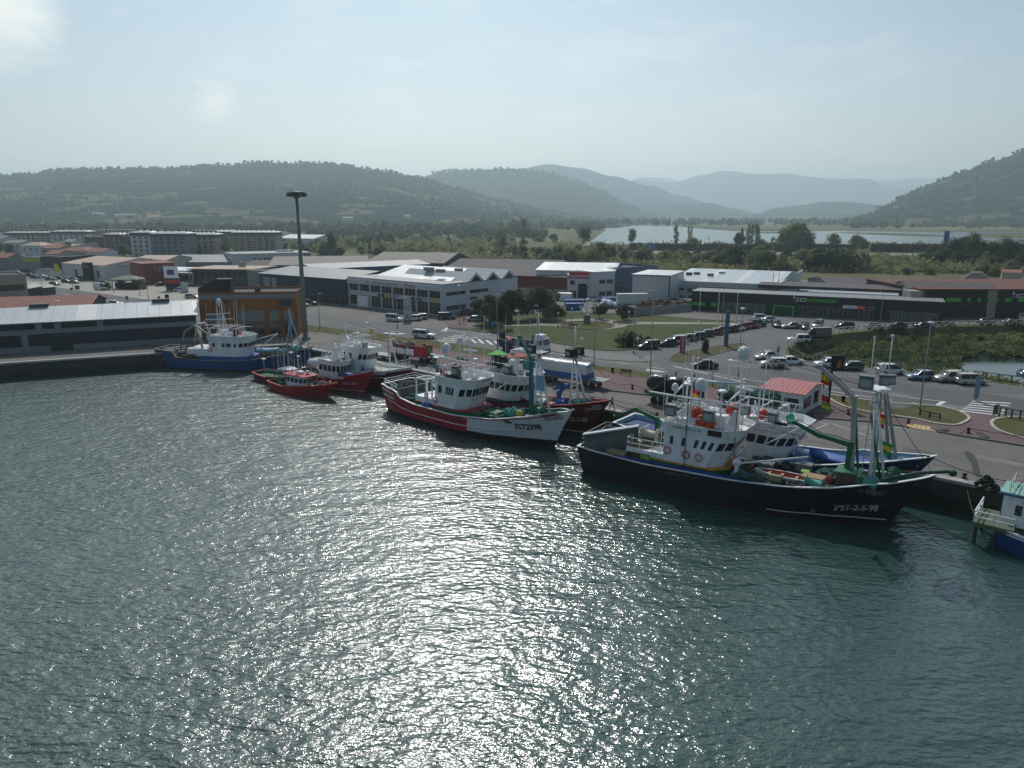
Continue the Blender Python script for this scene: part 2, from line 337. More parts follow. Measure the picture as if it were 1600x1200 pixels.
# triangle island in the car park, park lawn
tri=smooth_closed([G(*p) for p in [(1046,560),(1062,552),(1120,541),(1160,537),(1162,542),(1120,553),(1080,565),(1055,565)]],3)
polysheet('grass_island',tri,.07,mat('brown_verge',(.10,.08,.045),.95,sc=.4,col2=(.09,.09,.035),bump=.5,spec=.1)); kerb('island_kerb',tri,.25,.12,mat('dark_kerb'),closed=True)
park=[(700,512),(725,505),(760,497),(830,491),(905,489),(1000,492),(1100,500),(1190,505),(1120,520),(1050,530),(1000,541),(975,548),(930,546),(880,538),(800,525),(740,517)]
pp=smooth_closed([G(*p) for p in park],3)
polysheet('park_lawn',pp,.03,m_lawn); kerb('park_kerb',pp,.35,.14,mat('dark_kerb'),closed=True)
polysheet('park_path',smooth_closed([G(*p) for p in [(795,508),(860,505),(880,500),(925,498),(970,501),(1000,503),(1180,505),(1180,506.5),(1000,507),(975,511),(940,515),(895,513),(860,509),(795,509.5)]],4),.045,mat('path_gravel',(.27,.25,.21),.9,sc=.6))
ring=[G(917,508.5)+Vector((math.cos(a)*6.2,math.sin(a)*6.2,0)) for a in [k*math.pi/14 for k in range(28)]]
polysheet('flower_bed',ring,.075,m_grass); kerb('bed_kerb',ring,.3,.2,mat('dark_kerb'),closed=True)
polysheet('park_dry_lawn',smooth_closed([G(*p) for p in [(905,495),(1000,494),(1100,499),(1185,504),(1100,504),(1000,502),(960,499),(925,496)]],3),.05,m_grass)
polysheet('park_pavement',[G(*p) for p in [(700,514),(740,520),(800,529),(880,542),(930,551),(975,554),(1020,556),(1024,563),(1003,566),(940,562),(880,552),(780,533),(700,519)]],.06,mat('pavement_slabs',(.17,.165,.16),.9,sc=.5))
polysheet('red_crossing_ramp',[G(*p) for p in [(693,500),(728,494),(752,512),(730,514),(705,512)]],.066,m_pave)
# road markings
def mark(pts,name='road_marking',z=.012): polysheet(name,[G(*p) for p in pts],z,m_line)
def stripe(a,b,w,z=.012,name='road_marking'):
    A=G(*a);B=G(*b); d=(B-A).normalized(); n=Vector((-d.y,d.x,0))*w/2
    return [A-n,B-n,B+n,A+n]
mbm=MB()
def addq(q,z=.012): mbm.add([(p.x,p.y,z) for p in q],[(0,1,2,3)])
def dashes(a,b,w,L,gap):
    A=G(*a);B=G(*b); T=(B-A).length; d=(B-A)/T; n=Vector((-d.y,d.x,0))*w/2; x=0
    while x<T: e=min(T,x+L); addq([A+d*x-n,A+d*e-n,A+d*e+n,A+d*x+n]); x+=L+gap
def line(pts,w=.16):
    for a,b in zip(pts,pts[1:]): addq(stripe(a,b,w))
line([(460,508),(600,525),(700,538),(860,562.5),(1060,590),(1230,610)])
line([(1288,610),(1420,629),(1475,637)],.22); line([(1290,625),(1300,620)],.2)
line([(1290,604),(1340,610),(1420,621),(1480,628)],.2)
line([(1465,633),(1474,627.5)],.6)
dashes((470,498),(790,541),.15,3,5); dashes((870,553),(1040,577),.15,2.5,4)
line([(800,543),(870,553)],.15)
for k in range(4): line([(1052+k*28,572+k*6.5),(1085+k*27,580+k*6)],.3)
line([(1062,574),(1220,602)],.15); line([(1010,579),(1045,582),(1010,577)],.5)
for k in range(6): line([(1508+k*13.2-k*2,646-k*3.1+1),(1575+k*1.5,654-k*5.0)],.01)
# zebra at the right: bars lie along the road
for k in range(6):
    a=(1500+k*4,641.5-k*2.9); b=(1566+k*2.6,648.5-k*3.9+1)
    addq(stripe(a,b,.5))
line([(1597,650),(1615,653)],.5); line([(1602,643),(1620,646)],.5)
# zebra and chevrons in front of the white showroom
for k in range(6): line([(676+k*8,534-k*2.6),(718+k*10,535-k*2.6)],.5)
for k in range(6): line([(735+k*12.5,529+k*1.3),(744+k*12.5,536+k*1.3)],.5)
line([(600,520),(620,522),(632,521)],.9); line([(724,527),(800,531)],.15)
line([(690,518),(700,511),(696,518)],.3)
line([(890,547),(925,552)],.25); line([(930,554),(985,561),(1000,557)],.18)
line([(50,452),(180,470),(300,484)],.15); line([(60,442),(200,462),(300,474)],.15)
# parking bays and quay markings
for k in range(5): line([(1232+k*2,651+k*1.0),(1240,652)],.01)
for (a,b) in (((1180,672),(1235,690)),((1300,662),(1352,680)),((1230,645.5),(1294,663)),((1294,663),(1268,672)),((700,590),(760,600)),((1345,668),(1420,668))): line([a,b],.12)
struct('road_markings',mbm,m_line)
mb=MB()
for k in range(6):
    p=G(1423+k*7,662+k*1.1); q=G(1420+k*7.5,668+k*1.2); n=QA*.28
    mb.add([(p.x-n.x,p.y-n.y,.03),(p.x+n.x,p.y+n.y,.03),(q.x+n.x,q.y+n.y,.03),(q.x-n.x,q.y-n.y,.03)],[(0,3,2,1)])
struct('yellow_ramp_marking',mb,mat('yellow_paint',(.55,.38,.16),.7,var=.2,sc=2,dirt=.5))
polysheet('tar_patch',smooth_closed([G(*p) for p in [(1506,706),(1516,706),(1526,718),(1531,735),(1534,745),(1522,742),(1518,725),(1510,714)]],3),-.008,mat('tar',(.05,.05,.05),.9,var=.15))
polysheet('concrete_hardstanding',smooth_closed([G(*p) for p in [(1365,625),(1425,630),(1410,640),(1360,636)]],2),.1,mat('grey_patch',(.09,.09,.09),.9))
polysheet('sandy_yard',[G(*p) for p in [(-60,430),(120,453),(210,466),(300,473),(350,470),(345,440),(280,432),(180,428),(60,440)]],.006,mat('pale_concrete',(.33,.30,.26),.9,sc=.2,var=.15))  # pale warm concrete, slightly mottled
rsg=random.Random(8); mp1=MB(); mp2=MB()      # repairs, tyre tracks and oil stains on the quay and the road
for k in range(34):
    s0=rsg.uniform(-85,48); t0=rsg.uniform(2,11) if k%3 else rsg.uniform(27,38); w=rsg.uniform(1,5); h=rsg.uniform(.5,2)
    q=[Q(s0,t0,0),Q(s0+w,t0+rsg.uniform(-.2,.2),0),Q(s0+w+rsg.uniform(-.5,.5),t0+h,0),Q(s0+rsg.uniform(-.4,.4),t0+h,0)]; (mp1 if k%2 else mp2).add([(p.x,p.y,(-.012 if t0<20 else .006)+.0006*(k%7)) for p in q],[(0,1,2,3)])
for k in range(9):
    t0=2.6+k*1.05; s0=rsg.uniform(-80,-20); L_=rsg.uniform(30,80)
    for dt in (0,):
        pts=[Q(s0+L_*i/10,t0+.5*math.sin(i*.5+k)) for i in range(11)]
        for a,b in zip(pts,pts[1:]):
            n=QN*.16; mp1.add([(p.x,p.y,-.009+.0004*k) for p in (a-n,b-n,b+n,a+n)],[(0,1,2,3)])
struct('asphalt_patches',mp1,mat('patch_dark',(.095,.09,.085),.9,sc=.6)); struct('asphalt_patches',mp2,mat('patch_light',(.18,.17,.155),.9,sc=.6))
for c,r in (((1531,682),.95),((1468,671),1.0)):
    g=G(*c); mb=MB(); mb.lathe([(r,0),(r,.05),(.2,.06)],(g.x,g.y,.02),16)
    tag(mb.build('manhole_cover',mat('iron_cover',(.06,.05,.045),.7)),'round iron cover in the red pavement '+('by the far right chain post' if r<1 else 'beside the yellow striped ramp'),'manhole cover')
# ---- creek: banks, water, reed clumps
cz=-2.2
def shrink(pts,k):
    c=sum(pts,Vector())/len(pts); return [c+(p-c)*k for p in pts]
mb=MB(); a=creek; b=[]
nC=len(creek); area=sum(creek[i].x*creek[(i+1)%nC].y-creek[(i+1)%nC].x*creek[i].y for i in range(nC))
sg=1 if area>0 else -1
for i in range(nC):
    d=(creek[(i+1)%nC]-creek[i-1]).normalized(); n=Vector((-d.y,d.x,0))*sg
    b.append(creek[i]+n*3.2+Vector((0,0,cz-.4)))
rows=[[p+Vector((0,0,-.05)) for p in a]+[a[0]+Vector((0,0,-.05))],b+[b[0]]]
mb.grid(rows,0,False)
struct('creek_bank',mb,mat('bank_scrub',(.03,.04,.015),.95,sc=.8,col2=(.07,.075,.03),bump=.8,bsc=4,spec=.1))
polysheet('creek_bed',[Vector((p.x,p.y,0)) for p in creek],cz-.5,mat('mud',(.03,.03,.02),.8))
m_creek=mat('creek_water',(.008,.02,.014),.06,spec=.5,var=.3,sc=.2,bump=.05,bsc=1.5)
polysheet('creek_water',[Vector((p.x,p.y,0)) for p in creek],cz,m_creek)
# marsh flat inside the creek
polysheet('salt_marsh',smooth_closed([G(u,v,-1.8) for u,v in [(1255,556),(1290,540),(1400,530),(1560,523),(1700,520),(1850,535),(1800,560),(1650,552),(1560,545),(1500,560),(1490,580),(1400,572),(1300,562)]],3),-1.9,mat('marsh_turf',(.008,.018,.008),.95,sc=.25,col2=(.04,.055,.02),bump=.9,bsc=3,spec=.03))
polysheet('bright_marsh',smooth_closed([G(u,v,-1.8) for u,v in [(1510,540),(1560,530),(1650,527),(1750,540),(1650,556),(1570,552)]],3),-1.85,mat('marsh_turf_bright',(.07,.085,.03),.95,sc=.3,col2=(.04,.06,.02),bump=.9,bsc=3,spec=.1))
# ---- harbour water
mw=bpy.data.materials.new('harbour_water'); mw.use_nodes=True; nt=mw.node_tree; b=nt.nodes['Principled BSDF']
b.inputs['Base Color'].default_value=(.024,.062,.053,1); b.inputs['Roughness'].default_value=.17; b.inputs['IOR'].default_value=1.33; b.inputs['Specular IOR Level'].default_value=.85
L=nt.links.new
tc=nt.nodes.new('ShaderNodeTexCoord')
def wave(scale,stretch,rot,detail,rough=.55):
    mp=nt.nodes.new('ShaderNodeMapping'); mp.inputs['Scale'].default_value=stretch; mp.inputs['Rotation'].default_value=(0,0,rot); L(tc.outputs['Object'],mp.inputs[0])
    n=nt.nodes.new('ShaderNodeTexNoise'); n.inputs['Scale'].default_value=scale; n.inputs['Detail'].default_value=detail; n.inputs['Roughness'].default_value=rough; L(mp.outputs[0],n.inputs[0]); return n.outputs[0]
def mm(op,a,bv):
    q=nt.nodes.new('ShaderNodeMath'); q.operation=op; L(a,q.inputs[0])
    if isinstance(bv,(int,float)): q.inputs[1].default_value=bv
    else: L(bv,q.inputs[1])
    return q.outputs[0]
h1=wave(1.25,(1,1.9,1),R(14),4,.42)      # wind chop
h2=wave(.26,(1,2.2,1),R(-24),2,.4)
h3=wave(4.0,(1,1.5,1),R(10),2,.4)
gust=wave(.018,(1,1.6,1),R(10),3)       # calmer and rougher patches
hs=mm('ADD',mm('ADD',mm('MULTIPLY',h1,.43),mm('MULTIPLY',h2,.75)),mm('MULTIPLY',h3,.09))
gr=nt.nodes.new('ShaderNodeMapRange'); gr.inputs[1].default_value=.35; gr.inputs[2].default_value=.65; gr.inputs[3].default_value=.75; gr.inputs[4].default_value=1.15; L(gust,gr.inputs[0])
hs=mm('MULTIPLY',hs,gr.outputs[0])
sx=nt.nodes.new('ShaderNodeSeparateXYZ'); L(tc.outputs['Object'],sx.inputs[0])      # the moored ships shelter the right of the basin
sh=nt.nodes.new('ShaderNodeMapRange'); sh.inputs[1].default_value=-45; sh.inputs[2].default_value=30; sh.inputs[3].default_value=1.45; sh.inputs[4].default_value=.7; L(sx.outputs[0],sh.inputs[0]); hs=mm('MULTIPLY',hs,sh.outputs[0])
rg=nt.nodes.new('ShaderNodeMapRange'); rg.inputs[1].default_value=-30; rg.inputs[2].default_value=0; rg.inputs[3].default_value=.52; rg.inputs[4].default_value=.19; L(sx.outputs[0],rg.inputs[0]); L(rg.outputs[0],b.inputs['Roughness'])
b.inputs['Coat Weight'].default_value=1; b.inputs['Coat Roughness'].default_value=.10; b.inputs['Coat IOR'].default_value=1.33
bp=nt.nodes.new('ShaderNodeBump'); bp.inputs['Strength'].default_value=1; bp.inputs['Distance'].default_value=.46; L(hs,bp.inputs['Height']); L(bp.outputs[0],b.inputs['Normal']); L(bp.outputs[0],b.inputs['Coat Normal'])
polysheet('water',[Vector((-900,-200,0)),Vector((500,-200,0)),Vector((500,400,0)),Vector((-900,400,0))],WATER_Z,mw)
# ---- estuary, far marsh banks
m_est=mat('estuary_water',(.05,.08,.085),.18,spec=.5,var=.1,sc=.01,bump=.25,bsc=.25)
polysheet('estuary_water',[G(*p) for p in [(905,386),(922,378),(935,368),(946,360),(938,353.6),(1000,352.5),(1060,354),(1100,358),(1160,362),(1300,361),(1500,361),(1900,360),(2300,362),(2300,384),(1600,384),(1400,385),(1100,385)]],.06,m_est)
m_bank=mat('far_bank',(.05,.06,.025),.95,sc=.01,col2=(.11,.11,.05),spec=.1)
for i,ps in enumerate(([(1060,352),(1090,356.5),(1150,360),(1250,360.5),(1190,357),(1100,353)],[(1165,364),(1200,362.5),(1260,363.5),(1225,365)],[(1310,363),(1400,364.5),(1450,366.5),(1488,368.6),(1440,369.5),(1350,366)],[(1520,366),(1600,364),(1900,364),(1900,370),(1600,371.5),(1530,369.5)],[(1380,362),(1900,362.6),(1900,360),(1380,360)])):
    polysheet('sand_bank',smooth_closed([G(*p) for p in ps],3),.09+.002*i,m_bank)
polysheet('creek_channel',smooth_closed([G(*p) for p in [(690,394),(700,392.5),(740,397),(757,402),(750,405),(722,402),(705,397)]],3),.06,m_est)
polysheet('creek_channel',smooth_closed([G(*p) for p in [(683,390),(715,388),(716,389.3),(690,391.5)]],3),.06,m_est)
# ---- highway across the marsh
m_hw=mat('highway_asphalt',(.2,.2,.19),.8,sc=.05)
polysheet('highway',[G(*p) for p in [(960,393.5),(1040,395.5),(1150,397),(1300,399),(1500,399.8),(1900,402),(1900,398.5),(1500,396.5),(1300,395.8),(1150,394),(1040,392.5),(960,391)]],.05,m_hw)
polysheet('motorway_ramp',smooth_closed([G(*p) for p in [(729,366),(740,365.5),(765,373),(790,381),(800,388),(785,388),(770,383),(748,377),(734,371)]],3),.07,mat('motorway_concrete',(.35,.34,.33),.6))
m_field=mat('pale_meadow',(.11,.125,.045),.95,sc=.02,col2=(.17,.16,.08),spec=.1)
for ps in ([(500,398),(560,391),(700,388),(690,393),(600,398)],[(580,386),(640,381),(690,382),(680,388),(600,389)],[(940,398),(1200,401),(1400,404),(1500,404),(1400,399.9),(1150,397.3),(980,395)],[(1370,404),(1500,404),(1600,407),(1600,412),(1400,411)],[(780,371),(880,371),(870,377),(790,376)],[(1400,357),(1600,353),(1600,356),(1420,359)],[(0,372),(50,371),(40,374)]):
    polysheet('meadow',smooth_closed([G(*p) for p in ps],3),.035,m_field)
# ================================================================ HILLS
from mathutils import noise as MN
def hill(name,ridge,d0,d1,d2,m,nu=150,nd=40,amp=1.0,seed=0,hs=1.0):
    """ridge: rows of (u, v) of the crest when it stands d1 metres off; foot at d0, behind it falls until d2"""
    us=[ridge[0][0]+(ridge[-1][0]-ridge[0][0])*i/nu for i in range(nu+1)]
    def rv(u):
        for (a,va),(b2,vb) in zip(ridge,ridge[1:]):
            if u<=b2:
                t=(u-a)/(b2-a); t=t*t*(3-2*t); return va+(vb-va)*t
        return ridge[-1][1]
    rows=[]; crest=[]
    for j in range(nd+1):
        f=j/nd; y=d0+(d1-d0)*f/.7 if f<.7 else d1+(d2-d1)*(f-.7)/.3
        k=min(1,f/.7); prof=k**1.15*(1-.0)+.0 if f<.7 else 1-((f-.7)/.3)**2*.9
        r=[]
        for i,u in enumerate(us):
            x=(u-800)/FPX*d1/_c*1.0
            x*= (y/d1)
            H=max(0,(337-rv(u))/FPX*d1*hs+CAMZ)
            n1=MN.fractal(Vector((x/900+seed,y/900,seed)),1,2,5); n2=MN.fractal(Vector((x/170,y/170,seed)),1,2,4)
            e=1 if f<.7 else 1
            w=math.sin(min(1,k)*math.pi) if f<.7 else 0
            z=H*prof*(1+.33*n1*w*amp)+n2*H*.05*amp*min(1,k*2)*(1 if f!=.7 else .6)
            if f==0: z=-3
            r.append(Vector((x,y,z)))
        rows.append(r)
    mb=MB(); mb.grid(rows,0,True); o=struct(name,mb,m)
    return rows,o
def hillmat(name,c_forest,c_field,scale,thr):
    m=bpy.data.materials.new(name); m.use_nodes=True; nt=m.node_tree; b=nt.nodes['Principled BSDF']; L=nt.links.new
    tc=nt.nodes.new('ShaderNodeTexCoord')
    n=nt.nodes.new('ShaderNodeTexNoise'); n.inputs['Scale'].default_value=scale; n.inputs['Detail'].default_value=5; n.inputs['Roughness'].default_value=.5; n.inputs['Distortion'].default_value=.6; L(tc.outputs['Object'],n.inputs[0])
    v=nt.nodes.new('ShaderNodeTexVoronoi'); v.inputs['Scale'].default_value=scale*3.2; L(tc.outputs['Object'],v.inputs[0])
    sp=nt.nodes.new('ShaderNodeSeparateXYZ'); L(tc.outputs['Object'],sp.inputs[0])
    def mt(op,a,bb):
        q=nt.nodes.new('ShaderNodeMath'); q.operation=op; L(a,q.inputs[0])
        if isinstance(bb,(int,float)): q.inputs[1].default_value=bb
        else: L(bb,q.inputs[1])
        return q.outputs[0]
    s2=nt.nodes.new('ShaderNodeSeparateXYZ'); L(v.outputs['Color'],s2.inputs[0])
    val=mt('ADD',mt('ADD',mt('MULTIPLY',s2.outputs[0],.22),n.outputs[0]),mt('MULTIPLY',sp.outputs[2],-.0011))
    r=nt.nodes.new('ShaderNodeMapRange'); r.inputs[1].default_value=thr; r.inputs[2].default_value=thr+.04; L(val,r.inputs[0])
    n2=nt.nodes.new('ShaderNodeTexNoise'); n2.inputs['Scale'].default_value=.03; n2.inputs['Detail'].default_value=6; n2.inputs['Roughness'].default_value=.8; L(tc.outputs['Object'],n2.inputs[0])
    r2=nt.nodes.new('ShaderNodeMapRange'); r2.inputs[1].default_value=.35; r2.inputs[2].default_value=.65; L(n2.outputs[0],r2.inputs[0])
    f=nt.nodes.new('ShaderNodeMixRGB'); f.inputs[1].default_value=(*[x*.45 for x in c_forest],1); f.inputs[2].default_value=(*[x*1.5 for x in c_forest],1); L(r2.outputs[0],f.inputs[0])
    fl=nt.nodes.new('ShaderNodeMixRGB'); fl.inputs[1].default_value=(*c_field,1); fl.inputs[2].default_value=(c_field[0]*1.3,c_field[1]*1.0,c_field[2]*.9,1); L(s2.outputs[1],fl.inputs[0])
    mx=nt.nodes.new('ShaderNodeMixRGB'); L(r.outputs[0],mx.inputs[0]); L(f.outputs[0],mx.inputs[1]); L(fl.outputs[0],mx.inputs[2]); L(mx.outputs[0],b.inputs['Base Color'])
    b.inputs['Roughness'].default_value=1; b.inputs['Specular IOR Level'].default_value=0
    bp=nt.nodes.new('ShaderNodeBump'); bp.inputs['Strength'].default_value=1; bp.inputs['Distance'].default_value=14; L(n2.outputs[0],bp.inputs['Height']); L(bp.outputs[0],b.inputs['Normal'])
    return m
hm1=hillmat('wooded_hillside',(.010,.024,.022),(.13,.13,.07),.0042,.60)
hm2=hillmat('far_hillside',(.010,.024,.024),(.09,.10,.06),.003,.66)
h_left,_=hill('left_hill',[(-700,300),(-400,285),(-100,278),(0,275),(75,269),(150,262),(300,259),(380,256),(440,249),(500,252),(560,256),(620,266),(665,277),(720,292),(780,312),(850,330),(920,343),(990,350)],1500,2900,4300,hm1,230,60,1.0,1.3,.89)
h_mid,_=hill('middle_hill',[(560,300),(620,285),(665,275),(700,266),(740,262),(800,261),(850,266),(890,279),(930,297),(970,318),(1000,333),(1040,346)],3300,4300,5600,hm2,130,40,.7,4.1,.9)
hill('back_hill',[(740,290),(800,270),(850,262),(900,268),(950,279),(1000,293),(1050,308),(1090,318),(1130,326),(1180,336),(1220,346)],4700,6300,7800,hm2,110,30,.6,7.7)
hill('distant_ridge',[(880,330),(930,295),(985,279),(1005,281),(1040,284),(1075,273),(1110,266),(1160,271),(1200,270),(1240,276),(1270,278),(1325,278),(1345,288),(1400,297),(1460,312),(1540,340)],8200,9800,12000,hm2,150,30,.45,2.9,.92)
hill('distant_peak',[(900,310),(960,290),(990,279),(1030,281),(1060,290),(1150,300),(1300,290),(1350,284),(1400,281),(1440,282),(1500,290),(1560,310)],12500,13200,14000,hm2,90,16,.2,5.5)
hill('low_hills',[(1120,342),(1160,334),(1190,325),(1220,322),(1260,317),(1300,317),(1340,321),(1380,330),(1440,342)],4100,4800,5600,hm2,80,24,.6,9.1)
hill('village_hill',[(930,343),(980,330),(1010,322),(1060,320),(1090,318),(1120,325),(1160,336),(1190,343)],4300,5200,5900,hm2,70,24,.7,3.1)
h_right,_=hill('right_hill',[(1290,345),(1330,337),(1352,325),(1370,314),(1400,298),(1430,288),(1460,276),(1500,262),(1550,244),(1600,228),(1680,206),(1800,190),(2000,180),(2200,200),(2400,240)],1750,2500,3600,hm1,150,50,.9,6.3,1.04)
# far-off woods: rounded crowns merged as stuff
m_far=mat('far_foliage',(.035,.055,.024),1,sc=.02,col2=(.09,.115,.05),spec=0)
m_far2=mat('far_foliage_light',(.08,.10,.04),1,sc=.05,col2=(.16,.17,.075),spec=0)
_phi=(1+5**.5)/2
_ic=[Vector(p).normalized() for p in [(-1,_phi,0),(1,_phi,0),(-1,-_phi,0),(1,-_phi,0),(0,-1,_phi),(0,1,_phi),(0,-1,-_phi),(0,1,-_phi),(_phi,0,-1),(_phi,0,1),(-_phi,0,-1),(-_phi,0,1)]]
_if=[(0,11,5),(0,5,1),(0,1,7),(0,7,10),(0,10,11),(1,5,9),(5,11,4),(11,10,2),(10,7,6),(7,1,8),(3,9,4),(3,4,2),(3,2,6),(3,6,8),(3,8,9),(4,9,5),(2,4,11),(6,2,10),(8,6,7),(9,8,1)]
def _sub(vs,fs):
    vs=list(vs); fo=[]; c={}
    def mid(a,b):
        k=(min(a,b),max(a,b))
        if k not in c: vs.append(((vs[a]+vs[b])/2).normalized()); c[k]=len(vs)-1
        return c[k]
    for a,b,d in fs:
        x,y,z=mid(a,b),mid(b,d),mid(d,a); fo+=[(a,x,z),(b,y,x),(d,z,y),(x,y,z)]
    return vs,fo
_ic2,_if2=_sub(_ic,_if)
def blob(mb,c,rx,rz,mi=0,hi=False):
    vs,fs=(_ic2,_if2) if hi else (_ic,_if)
    j=.35; mb.add([(c[0]+v.x*rx*random.uniform(1-j,1+j),c[1]+v.y*rx*random.uniform(1-j,1+j),c[2]+v.z*rz*random.uniform(1-j,1+j)) for v in vs],fs,mi)
def wood(name,n,uv,rmin,rmax,label,mats=(m_far,m_far2),hi=False):
    mb=MB()
    for i in range(n):
        g=uv()
        if g is None: continue
        r=random.uniform(rmin,rmax); h=r*random.uniform(.9,1.5)
        for q in range(3):
            blob(mb,(g.x+random.uniform(-.6,.6)*r,g.y+random.uniform(-.6,.6)*r,g.z+h*random.uniform(.5,1.0)),r*random.uniform(.5,.8),h*random.uniform(.5,.75),0 if random.random()<.6 else 1,hi)
    o=mb.build(name,list(mats)); o['kind']='stuff'; o['label']=label; return o
def ridge_pts(rows,crest_j,spread):
    def f():
        j=int(max(1,min(len(rows)-2,random.gauss(crest_j,spread)))); i=random.randrange(len(rows[0])-1)
        a=rows[j][i].lerp(rows[j][i+1],random.random()); return a if a.z>5 else None
    return f
wood('hill_woodland',3000,ridge_pts(h_left,42,3),3.5,6.5,'dark woods along the crest of the long left hill')
wood('hillside_woodland',1500,ridge_pts(h_left,22,9),4,8,'scattered copses on the flank of the long left hill')
wood('hill_woodland',1500,ridge_pts(h_right,35,3),3,6,'woods along the crest of the steep right hill')
wood('hillside_woodland',900,ridge_pts(h_right,16,9),4,9,'copses and hedges on the flank of the right hill')
wood('hill_woodland',500,ridge_pts(h_mid,28,2),6,9,'woods along the crest of the middle hill')
def band(u0,u1,v0,v1,pw=1):
    def f():
        u=random.uniform(u0,u1); v=v0+(v1-v0)*random.random()**pw
        return G(u,v)
    return f
wood('valley_woodland',1500,band(-80,900,346,356),4,9,'far belt of trees at the foot of the left hill')
wood('valley_woodland',900,band(-60,820,354,366),4,8,'nearer tree belt behind the apartment blocks')
wood('valley_woodland',260,band(480,860,360,374),2.5,5,'scrub and trees across the marsh beyond the estate',hi=True)
wood('estuary_woodland',550,band(930,1650,347,352.5),5,10,'tree belt on the far shore of the estuary')
wood('estuary_woodland',150,band(1330,1650,350,357),5,9,'tree clumps behind the estuary sand banks')
wood('estuary_woodland',110,band(860,940,350,360),4,8,'wooded point on the left shore of the estuary')
# ================================================================ TREES
m_leaf=mat('leaf_green',(.06,.09,.026),.7,sc=.5,col2=(.15,.185,.06),spec=.25,rnd=.35)
m_leafo=mat('leaf_olive',(.12,.13,.05),.7,sc=.4,col2=(.26,.25,.11),spec=.25,rnd=.3)
m_leafd=mat('leaf_dark',(.026,.044,.016),.7,sc=.5,col2=(.07,.095,.035),spec=.25,rnd=.3)
for m in (m_leaf,m_leafo,m_leafd):     # thin leaves let some light through
    nt=m.node_tree; b=nt.nodes['Principled BSDF']; o=nt.nodes['Material Output']; tr=nt.nodes.new('ShaderNodeBsdfTranslucent'); ms=nt.nodes.new('ShaderNodeMixShader'); ms.inputs[0].default_value=.5
    nt.links.new(b.inputs['Base Color'].links[0].from_socket,tr.inputs[0]); nt.links.new(b.outputs[0],ms.inputs[1]); nt.links.new(tr.outputs[0],ms.inputs[2]); nt.links.new(ms.outputs[0],o.inputs[0])
m_bark=mat('bark',(.07,.055,.04),.9,var=.3,sc=3)
def clumps(kind,rs):
    """list of (centre, radius) in a unit tree: height 1, foot at 0"""
    c=[]
    if kind=='round':
        for i in range(15):
            a=rs.uniform(0,6.28); q=rs.uniform(.05,.36); z=rs.uniform(.22,.86); q*=math.sin(min(1,max(.2,(1-z)*2.2))*1.57)
            c.append((Vector((q*math.cos(a),q*math.sin(a),z)),rs.uniform(.13,.23)))
    elif kind=='airy':
        for i in range(13):
            a=rs.uniform(0,6.28); z=rs.uniform(.3,.92); q=rs.uniform(.05,.30)*(1.15-z*.6)
            c.append((Vector((q*math.cos(a),q*math.sin(a),z)),rs.uniform(.09,.16)))
    elif kind=='pine':
        for i in range(14):
            a=rs.uniform(0,6.28); z=rs.uniform(.3,.9); q=rs.uniform(.02,.28)
            c.append((Vector((q*math.cos(a),q*math.sin(a),z)),rs.uniform(.12,.2)))
    elif kind=='poplar':
        for i in range(16):
            z=.12+.84*i/15; q=.05*math.sin(z*3); a=rs.uniform(0,6.28)
            c.append((Vector((q*math.cos(a),q*math.sin(a),z)),.045+.06*math.sin(min(1,z*1.05)*3.0)))
    elif kind=='bush':
        for i in range(13):
            a=rs.uniform(0,6.28); q=rs.uniform(.0,.58); z=rs.uniform(.12,.78)*(1-q*.5)
            c.append((Vector((q*math.cos(a),q*math.sin(a),z)),rs.uniform(.22,.34)))
    elif kind=='spread':
        for i in range(18):
            a=rs.uniform(0,6.28); q=rs.uniform(.05,.62); z=.50+.24*math.cos(q*2.2)+rs.uniform(-.22,.08)
            c.append((Vector((q*math.cos(a),q*math.sin(a),z)),rs.uniform(.17,.27)))
    return c
def crown_mesh(kind,n,leaf,seed):
    rs=random.Random(seed); cl=clumps(kind,rs); mb=MB()
    for i in range(n):
        c,r=rs.choice(cl); d=Vector((rs.gauss(0,1),rs.gauss(0,1),rs.gauss(0,.85))).normalized()*r*rs.uniform(.55,1.08)
        p=c+d; nn=(d.normalized()+Vector((rs.uniform(-.7,.7),rs.uniform(-.7,.7),rs.uniform(-.3,.9)))).normalized()
        x=nn.orthogonal().normalized(); y=nn.cross(x); a=rs.uniform(0,6.28); x,y=x*math.cos(a)+y*math.sin(a),y*math.cos(a)-x*math.sin(a)
        s=leaf*rs.uniform(.6,1.4); mb.add([p-x*s-y*s*.5,p+x*s*.2-y*s*.8,p+x*s+y*s*.4,p-x*s*.1+y*s*.9],[(0,1,2,3)])
    return mb,cl
def trunk_mesh(kind,cl,seed):
    rs=random.Random(seed); mb=MB(); h=.4 if kind not in('poplar','bush') else (.9 if kind=='poplar' else .3)
    r=.022 if kind!='poplar' else .014
    mb.tube([(0,0,-.01),(rs.uniform(-.01,.01),rs.uniform(-.01,.01),h*.5),(rs.uniform(-.02,.02),rs.uniform(-.02,.02),h)],r,7,r2=r*.55)
    for c,rr in cl[::2]:
        mb.tube([(0,0,min(h,c.z*.6)),(c.x*.55,c.y*.55,c.z*.85),tuple(c)],r*.4,4,r2=r*.12,cap=False)
    return mb
TREE={}
for kind,n,leaf,vs in (('round',1900,.034,3),('airy',850,.024,2),('pine',1400,.026,2),('poplar',800,.020,2),('bush',1500,.055,4),('spread',2200,.040,2)):
    for q in range(vs):
        mb,cl=crown_mesh(kind,n,leaf,q*13+5); tm=trunk_mesh(kind,cl,q+3)
        for mm_,mo in (('g',m_leaf),('o',m_leafo),('d',m_leafd)):
            TREE[kind,q,mm_]=(mb.data('crown',mo),tm.data('trunk',m_bark))
NV={'round':3,'airy':2,'pine':2,'poplar':2,'bush':4,'spread':2}
